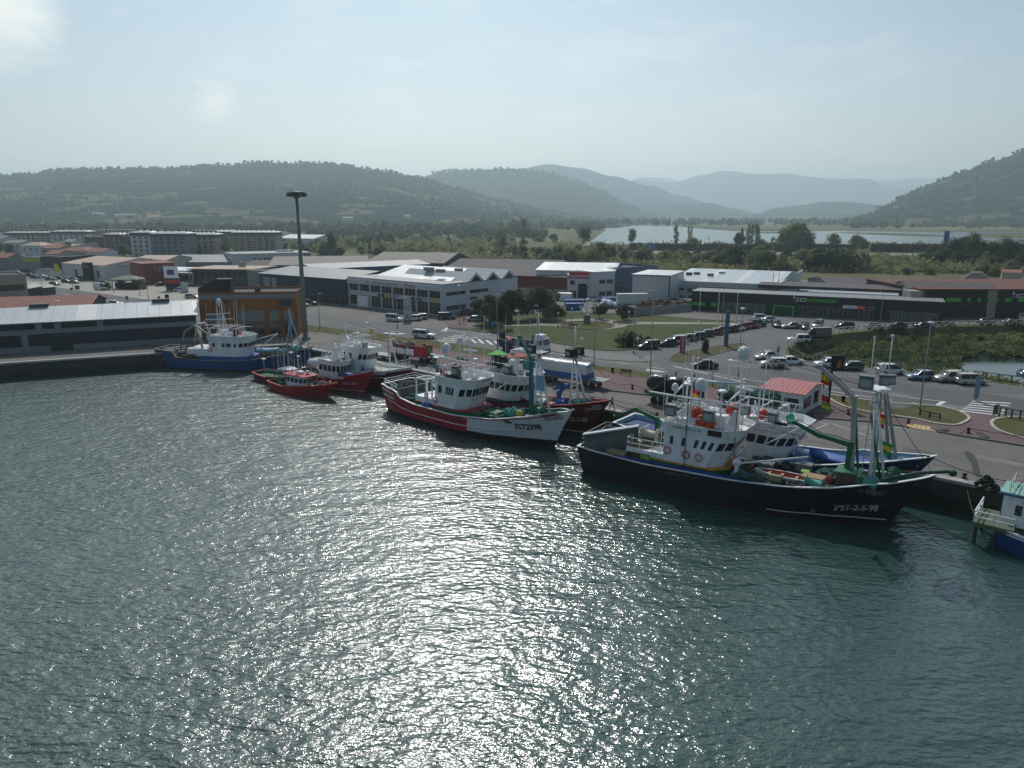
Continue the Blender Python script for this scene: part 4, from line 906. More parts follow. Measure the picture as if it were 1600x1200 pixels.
# 11 red & white
pa=G(886,466); pb=G(926,467); 
t,_l=building('red_white_works','white works front with red stripe and red fascia letters',pa,pb,24,7.2,m_wallw,m_roofw,'flat')
mb=MB(); mb.box((_l*.5,-.15,6.4),(_l,.3,.35)); mb.box((_l*.7,-.1,3.6),(_l*.6,.2,.25)); mb.build('red_stripe',M_red,t)
mb=MB(); mb.box((_l*.45,-.2,7.7),(_l*.75,.5,1.0)); mb.build('red_fascia',M_red,t)
facade(t,(0,0),(_l,0),0,7,[(4.2,5.5,[(_l*.1,_l*.3)]),(.3,2.5,[(_l*.1,_l*.36)])],M_grey)
mb=MB(); mb.box((_l*.6,-.1,2.3),(_l*.34,.2,4.6)); mb.build('loading_door',M_black,t)
pa=G(926,468); pb=G(958,466)
t,_l=building('white_office','white office front with paired windows beside the red striped works',pa,pb,24,8.2,m_wallw,m_roofw,'flat')
facade(t,(0,0),(_l,0),0,8,[(4.6,5.9,[(_l*.3,_l*.6),(_l*.66,_l*.95)]),(.9,2.3,[(_l*.3,_l*.6),(_l*.66,_l*.95)])],M_grey)
pa=G(838,421,8.4); pb=G(960,423,8.4)
building('long_white_roof_hall','long hall with white sheet roof behind the red striped works',pa,pb,32,8.2,m_wallw,m_roofw,'gable',1.5)
pa=G(948,463);pb=G(960,463); building('red_cube','dark red projecting block on the white office front',pa,pb,8,8.0,mat('dark_red_clad',(.10,.012,.012),.7),m_lead,'flat')
pa=G(960,464);pb=G(985,462)
t,_l=building('blue_office','blue grey clad office with one window left of the corrugated warehouse',pa,pb,26,8.0,m_bluewall,m_lead,'flat',parapet=.9)
facade(t,(0,0),(_l,0),0,8,[(3.6,5.2,[(1,_l*.45)])],M_white)
pa=G(970,421,8.5);pb=G(1027,417,8.5); building('blue_hall','blue grey hall with pointed parapet by the scrub',pa,pb,22,8.3,m_bluewall,m_lead,'flat',parapet=.8)
# 13 corrugated warehouse & big metal roof
pa=G(985,475);pb=G(1045,478)
t,_l=building('corrugated_warehouse','windowless white corrugated warehouse with blue corner strips',pa,pb,20,8.4,m_corr,m_roofw,'flat',over=.1)
mb=MB(); 
for x in (.1,_l-.1): mb.box((x,-.1,4.2),(.35,.3,8.5))
mb.box((_l/2,-.1,8.45),(_l,.3,.3)); mb.build('blue_trim',M_blue,t)
pa=G(1043,437.5,6.1);pb=G(1216,444.5,6.1)
t,_l=building('solar_roof_warehouse','huge low warehouse with bright panelled metal roof',pa,pb,58,5.7,m_wallw,striped('bright_roof',(.46,.48,.50),(.30,.31,.33),'x',3.2,.05,.35,.1,.15,9.6,(.62,.62,.60)),'gable',2.0,.1)
mb=MB(); mb.box((_l/2,-.35,5.35),(_l+.7,.5,1.5)); mb.build('fascia',m_corr,t)
mb=MB(); mb.box((_l+.25,29,5.7),(.4,58,1.5)); mb.build('side_fascia',m_corr,t)
facade(t,(0,0),(_l,0),0,8,[(2.7,4.0,rowx(1,_l*.55,7,.7)),(.6,1.9,rowx(1,_l*.5,6,.6))],M_white,M_dark)
for x,y in ((3,14),(5,16),(12,20),(_l*.32,12)): MB().box((x,y,7.2),(1.8,1.2,.7)).build('roof_plant',mat('plant_blue',(.06,.07,.12),.6),t)
for x in (_l-2,_l-.5): MB().bar((x,4,6),(x,4,9),.15).build('roof_pole',M_galv,t)
# 14 black showroom
pa=G(1080,484); pb=G(1472,506)
bz,Lb=frame_of(pa,pb)
t,_l=building('black_showroom','long black car showroom with green stripe and lettering',pa,pb,9,5.0,mat('black_cladding',(.012,.013,.013),.45,var=.3,sc=.3),m_roofg,'flat',parapet=.0,over=.1)
def bx(u):     # distance along the showroom front of picture column u
    lo,hi=0,Lb
    dd=(pb-pa).normalized()
    for _ in range(40):
        m=(lo+hi)/2; p=pa+dd*m; x=800+FPX*p.x/(p.y*_c-(3-CAMZ)*_s)
        if x<u: lo=m
        else: hi=m
    return lo
mb=MB(); mb.box((_l/2,-.15,3.9),(_l,.3,2.4)); mb.build('fascia',mat('black_cladding'),t)
m_gs=mat('green_stripe',(.07,.42,.03),.5,var=.1)
mb=MB(); a,b=bx(1080),bx(1120); mb.box(((a+b)/2,-.05,1.75),(b-a,.1,.9)); mb.build('green_stripe',m_gs,t)
mb=MB(); a=bx(1107); mb.lathe([(.75,0),(.75,.15),(.5,.18),(.45,.1)],(a,-.1,1.75),14,M=Matrix.Rotation(math.pi/2,4,'X')); mb.build('wheel_emblem',M_black,t)
facade(t,(0,0),(_l,0),0,5,[(.15,2.5,[(bx(1122)+k*(bx(1198)-bx(1122))/5,bx(1122)+(k+.9)*(bx(1198)-bx(1122))/5) for k in range(5)])],mat('mullion',(.35,.36,.36),.5),mat('shop_glass',(.10,.11,.11),.1,var=.5,sc=.7))
facade(t,(0,0),(_l,0),0,5,[(.1,2.5,[(bx(u0),bx(u0+6)) for u0 in range(1248,1366,8)])],mat('mullion'),M_dark)
facade(t,(0,0),(_l,0),0,5,[(.1,2.4,[(bx(u0),bx(u0+9)) for u0 in range(1392,1468,11)])],mat('mullion'),mat('shop_glass'))
mb=MB(); a,b=bx(1209),bx(1242)
for q,w in ((((a+b)/2,-.5,2.35),(b-a,.5,.3)),((a+.2,-.5,1.1),(.4,.5,2.2)),((b-.2,-.5,1.1),(.4,.5,2.2))): mb.box(q,w)
mb.build('green_doorway',m_gs,t)
mb=MB(); a,b=bx(1213),bx(1238); mb.box(((a+b)/2,-.12,1.1),(b-a,.2,2.1)); mb.build('door',mat('dark_green_door',(.02,.08,.02),.3),t)  # door leaf in a darker green than its frame
cx=(bx(1254)+bx(1309))/2; w=(bx(1309)-bx(1254))
lettering('automoción',1.45,(cx,-.33,3.75),0,m_gs,t,font_shear=.25,sx=w/7.6,bold=.03)
mb=MB(); x=bx(1240); k=.42
def seg(x0,z0,x1,z1): mb.box(((x0+x1)/2,-.4,(z0+z1)/2),(abs(x1-x0)+.18,.1,abs(z1-z0)+.18))
s_=x
for a in ((0,4.6,0,5.3),(-.2,4.6,1.1,4.6),(1.1,4.6,1.1,3.9),(.2,3.9,1.1,3.9),(1.6,4.6,2.9,4.6),(1.6,4.6,1.6,3.9),(1.6,3.9,2.9,3.9)): seg(s_+a[0],a[1]-.1,s_+a[2],a[3]-.1)
mb.build('emblem',mat('sign_white',(.75,.77,.8),.5),t)
mb=MB(); a,b=bx(1317),bx(1339); mb.box(((a+b)/2,-.4,2.95),(b-a,.15,.75)); mb.build('sign_board',M_white,t)
mb=MB(); a,b=bx(1339),bx(1352); mb.box(((a+b)/2,-.4,2.95),(b-a,.15,.75)); mb.build('sign_board',mat('sign_orange',(.75,.12,.04),.5),t)
lettering('automoción',.55,((bx(1317)+bx(1339))/2+.3,-.5,2.78),0,M_grey,t,sx=.8)
lettering('servicio oficial',.42,((bx(1354)+bx(1368))/2,-.34,2.95),0,M_white,t,sx=.7)
mb=MB(); mb.box((_l*.62,22,6.1),(_l*.75,14,.25)); mb.box((_l*.6,16,5.7),(_l*.7,.6,1)); mb.build('upper_roof',m_roofb,t)
mb=MB(); mb.box((_l*.66,10,5.35),(_l*.36,1.6,.35)); mb.box((_l*.64,13,5.4),(_l*.4,1,.3)); mb.build('roof_light',M_white,t)
# 15 second black hall
pa=G(1433,499)+Vector((2,3,0)); pb=G(1720,497)
t,_l=building('black_tyre_hall','black hall with green band of wheel emblems and rusty roof edge at the right',pa,pb,30,7.0,mat('black_cladding'),mat('rust_roof',(.13,.04,.025),.85,var=.3,sc=.5),'flat',over=.2)
mb=MB(); mb.box((_l/2,-.06,4.5),(_l,.1,.9)); mb.build('green_stripe',m_gs,t)
for k,f in enumerate((.12,.235,.29,.345,.44,.51,.58,.65)):
    mb=MB(); mb.lathe([(.75,0),(.75,.15),(.45,.18),(.4,.1)],(_l*f,-.15,4.5),12,M=Matrix.Rotation(math.pi/2,4,'X')); mb.build('wheel_emblem',M_black,t)
mb=MB(); x=_l*.50
for a in ((0,5.9,0,6.6),(-.2,5.9,.9,5.9),(.9,5.9,.9,5.2),(0,5.2,.9,5.2),(1.4,5.9,2.5,5.9),(1.4,5.9,1.4,5.2),(1.4,5.2,2.5,5.2)): mb.box((x+(a[0]+a[2])/2,-.1,(a[1]+a[3])/2),(abs(a[2]-a[0])+.2,.1,abs(a[3]-a[1])+.2))
mb.build('emblem',mat('sign_white'),t)
lettering('automoción',.9,(x+6.2,-.12,5.35),0,m_gs,t,font_shear=.25)
mb=MB(); mb.box((-1,2,5.9),(3.5,4,1.6)); mb.build('white_plinth',m_wallc,t)
facade(t,(0,0),(_l,0),0,5,[(.1,2.8,rowx(2,_l*.5,6,.8))],M_grey,M_black)
# 16 brown roofs behind
for i,(u0,u1,v,h,dp,lb) in enumerate([(1300,1560,445,5.5,26,'long brown fibre roof behind the black showroom'),(1420,1560,449,7.2,14,'second brown roof ridge behind the black tyre hall')]):
    building('brown_roof_shed',lb,G(u0,v,h),G(u1,v+3,h),dp,h-.3,m_wallb,m_roofb,'gable',1.3)
building('small_pitched_house','small dark hip roofed house at the edge of the marsh',G(1500,438,6),G(1548,440,6),14,5.6,m_wallb,m_roofb,'hip',2.6)
building('low_pale_wall_house','low pale building among bushes near the right edge',G(1566,425,3.5),G(1596,426,3.5),8,3.3,m_wallc,m_rooft,'gable',1)
# dealerships on the left
t,_l=building('pink_roof_garage','garage hall with pinkish roof and dark entrance block',G(96,410,6.3),G(162,414,6.3),30,6,m_wallw,m_roofp,'gable',2.2,.3)
mb=MB(); mb.box((_l*.67,-.8,3.5),(_l*.16,1.6,7)); mb.build('entrance_block',M_black,t)
lettering('AUTOS',1.2,(_l*.67,-1.65,5.2),0,mat('yellow_sign',(.6,.45,.02),.5),t,sx=.9)
facade(t,(0,0),(_l,0),0,6,[(1.0,4.0,[(_l*.3,_l*.36),(_l*.82,_l*.88)])],M_grey)
t,_l=building('pink_roof_garage','second hall with pinkish roof and cream edge beside the hedge',G(163,415,5.8),G(224,414,5.8),30,5.5,m_wallw,m_roofp,'gable',2)
mb=MB(); mb.box((_l/2,-.2,5.6),(_l,.5,.7)); mb.build('fascia',m_wallc,t)
building('pink_roof_hall','hall with salmon roof above the brick house',G(205,406,7),G(258,406,7),26,6.6,m_wallc,m_roofp,'gable',1.6)
t,_l=building('brick_house','red brick house above the filling station canopy',G(222,411,8),G(272,409,8),16,7.6,striped('red_brick',(.24,.06,.035),(.15,.04,.025),'z',.6,.2,.9,0,.3),m_rooft,'flat')
facade(t,(0,0),(_l,0),0,8,[(5.2,6.2,rowx(1,_l-1,4,.4))],M_white)
t,_l=building('lime_sign_showroom','grey showroom with long lime green sign',G(32,401,6.8),G(62,402,6.8),20,6.5,m_wallg,m_lead,'flat')
mb=MB(); mb.panel((0,0,0),(_l,0,0),(_l,0,1),(0,0,1),.05,1,4.6,6.6,.1); mb.build('sign',mat('lime_sign',(.35,.40,.02),.6),t)
t,_l=building('dark_showroom','dark green glass showroom behind the yellow flag banners',G(62,401,7.5),G(95,402,7.5),18,7.2,mat('dark_green_glass',(.015,.03,.028),.2,var=.4),m_lead,'flat',parapet=.4)
facade(t,(0,0),(_l,0),0,8,[(.5,6,rowx(1,_l-1,5,.8))],M_grey)
t,_l=building('white_wall_yard','low white garage wall by the parked cars',G(54,421,3),G(78,421,3),8,2.8,m_wallw,m_lead,'flat')
# village houses behind
for i,(u0,u1,v,h,dp,wl,rf,rt,lb) in enumerate([(-30,3,372,9,12,m_wallw,m_roofg,'gable','tall white house cut by the left edge'),(5,32,379,7,12,m_wallw,m_roofg,'gable','white house with flat grey roof at the left'),(32,62,383,7,12,m_wallw,m_roofp,'hip','white house with salmon hip roof at the left'),(4,28,404,5,10,m_wallw,m_roofg,'gable','small white house near the lime green sign'),(-20,10,402,6,10,m_wallg,m_rooft,'gable','grey gabled house at the left edge'),(64,92,387,6,12,m_wallb,m_rooft,'gable','beige house between the flats and the dark showroom'),(92,135,391,6,14,m_wallc,m_rooft,'hip','wide tile roofed house below the beige flats'),(70,90,396,5,10,m_wallb,m_rooft,'gable','low tile roof left of the pinkish garage'),(136,160,393,7,10,m_wallw,m_rooft,'gable','small white house with tile roof below the brown flats')]):
    t,_l=building('village_house',lb,G(u0,v,h),G(u1,v+.4,h),dp,h-.2,wl,rf,rt,1.8,cat='house')
    facade(t,(0,0),(_l,0),0,8,[(h*.55,h*.75,rowx(.5,_l-.5,max(2,int(_l/4)),.35))],M_white)
for i in range(12):
    u=rs.uniform(-10,320); v=rs.uniform(391,399) if u<200 else rs.uniform(398,403); w=rs.uniform(9,16); h=rs.uniform(5,8)
    t,_l=building('village_house','small pitched roof house among the village roofs below the flats',G(u,v),G(u+w,v+rs.uniform(-.4,.6)),10,h-1.5,rs.choice([m_wallw,m_wallc,m_wallb]),rs.choice([m_rooft,m_rooft,m_roofp,m_roofg]),'gable',1.8,group='small houses below the flats',cat='house'); facade(t,(0,0),(_l,0),0,8,[(1.2,2.4,rowx(.5,_l-.5,3,.35))],M_white)
# apartment blocks
m_flatroof=mat('zinc_roof',(.33,.34,.35),.45,var=.15,sc=.1,metal=.2)
m_mans=mat('slate_mansard',(.05,.06,.065),.6,var=.2)
def flats(lb,u0,u1,vt,vb,wall,dp=14,mans=True,rf=None,nfl=4,chim=6):
    # street line lies where the blocks stand, about 330 to 420 m away
    H=HT((u0+u1)/2,vb,vt); p0,p1=G(u0,vb),G(u1,vb); h=H-(3 if mans else 1)
    rz,_l=frame_of(p0,p1); t=thing('apartment_block',lb,'building',(p0.x,p0.y,0),rz)
    mb=MB(); mb.prism([(0,0),(_l,0),(_l,dp),(0,dp)],-.3,h); mb.build('wall',wall,t)
    mb=MB()
    if mans:
        mb.prism([(-.2,-.2),(_l+.2,-.2),(_l+.2,dp+.2),(-.2,dp+.2)],h,h+2.1); mb.build('mansard',m_mans,t); mb=MB(); i=3
        mb.add([(-.6,-.6,h+2.1),(_l+.6,-.6,h+2.1),(_l+.6,dp+.6,h+2.1),(-.6,dp+.6,h+2.1),(i,dp/2,h+3.4),(_l-i,dp/2,h+3.4)],[(0,1,5,4),(1,2,5),(2,3,4,5),(3,0,4),(0,3,2,1)])
    else: mb.box((_l/2,dp/2,h+.3),(_l+.6,dp+.6,.6))
    r=mb.build('roof',rf or m_flatroof,t)
    mb=MB(); 
    for k in range(chim): mb.box((_l*(k+.5)/chim,dp*.45,h+(3.4 if mans else .9)),(.8,.8,2.0))
    mb.build('chimney',m_brick,r)
    n=max(3,int(_l/4.2)); fh=h/nfl
    for f in range(nfl):
        us=rowx(.8,_l-.8,n,.42)
        for k,(a,b) in enumerate(us):
            mb=MB(); z=f*fh+fh*.3; q=((0,0,0),(_l,0,0),(_l,0,1),(0,0,1)); mb.panel(*q,a/_l,b/_l,z,z+1.5,.06); mb.build('window',M_dark,t)
    for k in range(0,n,3):
        mb=MB(); a=rowx(.8,_l-.8,n,.9)[k]
        for f in range(1,nfl):
            mb.box(((a[0]+a[1])/2,-.6,f*fh+.5),(a[1]-a[0],1.2,1.0))
        mb.build('balcony',wall,t)
    return t
flats('long pale block of flats with white roof at the far left',10,82,362,383,m_wallc,chim=9)
flats('pale block of flats with bright zinc roof left of the brown corner',82,137,360,386,m_wallw,chim=6)
flats('brown brick corner block of flats',135,165,369,396,mat('brown_flats',(.13,.075,.055),.85,var=.1),mans=False,rf=m_rooft,chim=2)
flats('grey block of flats between the two brown corners',165,190,364,396,mat('mauve_render',(.24,.21,.21),.8,var=.1),chim=4)
flats('second narrow brown corner block of flats',190,208,367,396,mat('brown_flats'),mans=False,rf=m_rooft,chim=2)
flats('white mansard block of flats, left wing',207,238,361,402,m_wallw,nfl=5,chim=3)
flats('grey blue mansard block of flats, wide centre wing',238,294,362.5,403,mat('blue_grey_flats',(.16,.19,.22),.8,var=.12),nfl=5,chim=5)
flats('cream flats with steep zinc roofs right of the mansard block',296,338,364,400,mat('rosy_render',(.38,.30,.26),.8,var=.12),nfl=5,chim=6)
flats('long cream block of flats at the right end of the row',364,433,361,394,mat('mottled_cream',(.34,.29,.26),.8,var=.2,sc=.2),nfl=6,chim=9)
flats('low rear block seen between the cream flats',336,368,360,388,m_wallg,chim=4)
flats('far rear block of flats with tiled roof',5,75,357.5,372,m_wallb,mans=False,rf=m_rooft,chim=7)
flats('far rear pale flats behind the brown corners',150,205,358,375,m_wallc,mans=False,chim=6)
flats('far rear pale flats behind the wide mansard block',300,372,359,374,m_wallc,mans=False,chim=8)
for i,(u,v,w) in enumerate([(160,339,16),(200,341,18),(243,342,16),(186,340,10),(1170,326,12),(1040,331,14),(1060,333,10),(1380,324,26),(1405,326,16),(620,339,10),(640,341,8),(540,344,12),(1010,334,9)]):
    best=None          # the spot of the hillside seen at (u,v)
    for r in (h_left if u<900 else h_right):
        for q in r:
            w_=q.y*_c-(q.z-CAMZ)*_s; uu=800+FPX*q.x/w_; vv=600-FPX*(q.y*_s+(q.z-CAMZ)*_c)/w_; dd=abs(uu-u)+3*abs(vv-v)
            if q.z>4 and (best is None or dd<best[0]): best=(dd,q)
    q=best[1]
    lbs=['orange roofed farmhouse on the foot of the left hill','second orange roofed farmhouse below the left hill','third long orange roofed house below the left hill','small orange roofed barn between the farmhouses','white farm building high in the valley village','pale house of the valley village','small pale house at the edge of the valley village','long pale barn on the right hillside','smaller pale barn on the right hillside','small white cottage beyond the marsh woods','tiny white cottage right of the first cottage','pale shed at the foot of the long hill','small house below the village hill']
    if 700<u<1300: continue
    t,_l=building('farmhouse',lbs[i],Vector((q.x-w*.9,q.y-6,0)),Vector((q.x+w*.9,q.y-6,0)),10,7,m_wallc,m_roofp,'gable',2.5,cat='house'); t.location.z=q.z-1
# ================================================================ VEHICLES
m_tyre=mat('tyre',(.018,.018,.018),.85); m_rim=mat('wheel_rim',(.35,.36,.37),.35,metal=.6)
m_hl=mat('headlight_glass',(.6,.62,.62),.15); m_tl=mat('tail_light',(.35,.01,.01),.3)
def paint(n,c,metal=.25): return mat('car_paint_'+n,c,.32,metal=metal,var=.06,sc=.6,coat=.8,dirt=.15,dirtcol=(.1,.09,.08))
PC={'white':paint('white',(.62,.63,.63),0),'silver':paint('silver',(.36,.37,.38),.5),'black':paint('black',(.012,.012,.013),.1),'red':paint('red',(.25,.015,.015),.1),'blue':paint('blue',(.03,.07,.2),.3),
 'grey':paint('grey',(.09,.095,.10),.4),'green':paint('green',(.03,.05,.04),.3),'cream':paint('cream',(.45,.43,.36),.1),'yellow':paint('yellow',(.35,.3,.12),.1),'navy':paint('navy',(.012,.02,.05),.3),'lightblue':paint('lightblue',(.16,.22,.32),.4),'pink':paint('pink',(.5,.4,.38),.1)}
def loft(mb,secs,mi=0,close=True):
    rows=[[Vector(p) for p in s] for s in secs]; mb.grid([list(x) for x in zip(*[list(s)+[s[0]] for s in rows])] if False else [r+[r[0]] for r in rows],mi)
    if close:
        n=len(rows[0]); o=len(mb.v); mb.add(rows[0],[tuple(range(n))],mi); mb.add(rows[-1],[tuple(range(n))[::-1]],mi)
def body_sec(x,w,z0,z1):
    c=.10; return [(x,-w+c*.4,z0),(x,-w,z0+c*1.5),(x,-w,z1-c*1.6),(x,-w+c,z1-.02),(x,0,z1+.02),(x,w-c,z1-.02),(x,w,z1-c*1.6),(x,w,z0+c*1.5),(x,w-c*.4,z0)]
def roof_sec(x,wb,wt,z0,z1):
    return [(x,-wb,z0),(x,-wt,z1-.05),(x,-wt+.12,z1),(x,0,z1+.025),(x,wt-.12,z1),(x,wt,z1-.05),(x,wb,z0)]
KINDS={ # L, W, list body (x,halfw,z0,z1), greenhouse (x0base,x1top,x2top,x3base, zbelt, zroof)
 'hatch':(4.0,.86,[(-2.0,.74,.35,.80),(-1.9,.84,.25,.92),(-1.2,.87,.2,.95),(0,.88,.2,.93),(1.0,.87,.2,.90),(1.6,.83,.22,.80),(2.0,.68,.32,.62)],(-1.88,-1.45,.25,1.05,.90,1.47)),
 'sedan':(4.5,.88,[(-2.25,.76,.38,.85),(-2.1,.86,.26,.95),(-1.2,.89,.2,.95),(0,.89,.2,.92),(1.1,.88,.2,.90),(1.8,.84,.22,.80),(2.25,.7,.32,.62)],(-1.75,-1.0,.25,1.1,.90,1.42)),
 'wagon':(4.5,.88,[(-2.25,.78,.38,.86),(-2.15,.87,.26,.96),(-1.2,.89,.2,.96),(0,.89,.2,.93),(1.1,.88,.2,.91),(1.8,.84,.22,.82),(2.25,.7,.32,.64)],(-2.15,-1.85,.3,1.15,.92,1.50)),
 'suv':(4.5,.92,[(-2.25,.80,.42,.98),(-2.15,.90,.32,1.05),(-1.2,.93,.28,1.07),(0,.93,.28,1.05),(1.1,.92,.28,1.04),(1.9,.88,.3,.98),(2.25,.76,.4,.75)],(-2.12,-1.8,.35,1.05,1.03,1.68)),
 'mpv':(4.6,.91,[(-2.3,.82,.40,.98),(-2.2,.90,.28,1.05),(-1.2,.92,.22,1.05),(0,.92,.22,1.0),(1.1,.91,.22,.97),(1.9,.86,.25,.85),(2.3,.74,.35,.65)],(-2.2,-1.95,.45,1.5,.98,1.68)),
 'smallvan':(4.4,.92,[(-2.2,.86,.40,1.05),(-2.15,.91,.28,1.1),(-1.2,.92,.22,1.1),(0,.92,.22,1.08),(1.1,.91,.22,1.04),(1.8,.86,.25,.95),(2.2,.76,.35,.7)],(-2.17,-2.1,.55,1.35,1.05,1.82)),
 'van':(5.6,1.0,[(-2.8,.96,.45,1.2),(-2.75,1.0,.35,1.25),(-1.2,1.0,.3,1.25),(0,1.0,.3,1.25),(1.4,1.0,.3,1.25),(2.3,.93,.32,1.1),(2.8,.82,.42,.85)],(-2.78,-2.72,1.35,2.15,1.2,2.45)),
 'pickup':(5.1,.92,[(-2.55,.86,.5,1.0),(-2.5,.92,.42,1.05),(-1.2,.93,.38,1.06),(0,.93,.38,1.06),(1.1,.92,.38,1.05),(2.1,.9,.4,1.0),(2.55,.8,.48,.8)],(-2.4,-2.25,.55,1.15,1.03,1.78)),
}
KM={}
for k,(Lc,Wc,bs,(g0,g1,g2,g3,zb,zr)) in KINDS.items():
    body=MB(); loft(body,[body_sec(*s) for s in bs])
    w0=bs[3][1]-.04; wt=w0-.20
    gl=MB(); loft(gl,[roof_sec(g0,w0-.06,w0-.1,zb-.05,zb+.02),roof_sec(g1,w0,wt,zb-.05,zr-.04),roof_sec((g1+g2)/2,w0,wt,zb-.05,zr-.02),roof_sec(g2,w0,wt,zb-.05,zr-.05),roof_sec(g3,w0-.05,w0-.1,zb-.05,zb+.02)])
    rf=MB(); # roof skin and pillars
    rf.add([(g1-.04,-wt+.02,zr-.03),(g2+.04,-wt+.04,zr-.05),(g2+.04,wt-.04,zr-.05),(g1-.04,wt-.02,zr-.03),(g1,-wt+.14,zr+.02),(g2,-wt+.16,zr+.01),(g2,wt-.16,zr+.01),(g1,wt-.14,zr+.02)],[(0,1,5,4),(1,2,6,5),(2,3,7,6),(3,0,4,7),(4,5,6,7)])
    for sy in (-1,1):
        for xa,xb in ((g3-.02,g2),((g0+g3)/2-.1,(g1+g2)/2-.1),(g0+.02,g1)):
            rf.bar((xa,sy*(w0-.02),zb),(xb,sy*(wt+.01),zr-.02),.07 if xa!=g0+.02 else .12,.06)
        if k in('van',): rf.add([(g0+.1,sy*1.0,zb),(.6,sy*1.0,zb),(.6,sy*(wt+.045),zr-.1),(g1,sy*(wt+.045),zr-.1)],[(0,1,2,3)] if sy<0 else [(3,2,1,0)])
    if k=='van': rf.add([(g0-.02,-.95,zb),(g0-.02,.95,zb),(g1-.04,wt,zr-.1),(g1-.04,-wt,zr-.1)],[(3,2,1,0)])
    wr=.31 if k in('hatch','sedan','wagon','mpv','smallvan') else .37
    wb=Lc*.29; ty=MB(); ri=MB()
    M=Matrix.Rotation(math.pi/2,4,'X')
    ty.lathe([(wr*.62,-.1),(wr*.95,-.11),(wr,-.07),(wr,.07),(wr*.95,.11),(wr*.62,.1)],n=14,M=M); ri.lathe([(wr*.62,-.105),(wr*.3,-.09),(wr*.15,-.11)],n=10,M=M); ri.lathe([(wr*.15,.11),(wr*.3,.09),(wr*.62,.105)],n=10,M=M)
    fx=bs[-1][0]-.13; hl=MB(); hl.box((0,0,0),(.22,.32,.14)); tl=MB(); tl.box((0,0,0),(.12,.16,.26)); z1=bs[-1][3]
    KM[k]=dict(body=body.data('body',PC['white']),glass=gl.data('windows',M_dark),roof=rf.data('roof',PC['white']),tyre=ty.data('tyre',m_tyre),rim=ri.data('rim',m_rim),hl=hl.data('headlight',m_hl),tl=tl.data('tail_light',m_tl),
      pl=(MB().box((0,0,0),(.03,.5,.11))).data('number_plate',mat('plate',(.5,.5,.48),.5)),L=Lc,w=bs[3][1],wb=wb,wr=wr,fx=fx,fz=z1-.03,bx=bs[0][0]+.06,bz=bs[0][3]-.10,hw=bs[-2][1]-.18,tw=bs[1][1]-.14)
def link(name,me,parent,loc=(0,0,0),m=None,rz=0):
    o=bpy.data.objects.new(name,me); COL.objects.link(o); o.parent=parent; o.location=loc; o.rotation_euler.z=rz
    if m is not None: o.material_slots[0].link='OBJECT'; o.material_slots[0].material=m
    return o
def car(kind,col,loc,rz,label,group=None,name='parked_car',cat='car',simple=False):
    K=KM[kind]; t=thing(name,label,cat,loc,rz,group); p=PC[col]
    link('body',K['body'],t,m=p); link('windows',K['glass'],t); link('roof',K['roof'],t,m=p)
    for sx in (-1,1):
        for sy in (-1,1):
            w=link('wheel',K['tyre'],t,(sx*K['wb'],sy*(K['w']-.08),K['wr'])); 
            if not simple: link('rim',K['rim'],w)
    if not simple:
        for sy in (-1,1):
            link('headlight',K['hl'],t,(K['fx'],sy*K['hw'],K['fz'])); link('tail_light',K['tl'],t,(K['bx'],sy*K['tw'],K['bz']))
        link('number_plate',K['pl'],t,(K['bx']-.05,0,.55)); link('number_plate',K['pl'],t,(K['fx']+.12,0,.42))
    return t
def carpx(kind,col,u,v,heading,label,**k):
    """heading in degrees in the plan: 0 = towards picture right, 90 = away"""
    g=G(u,v); g.z=.02; return car(kind,col,g,R(heading),label,**k)
C=carpx
row='cars nose in along the park lawn'
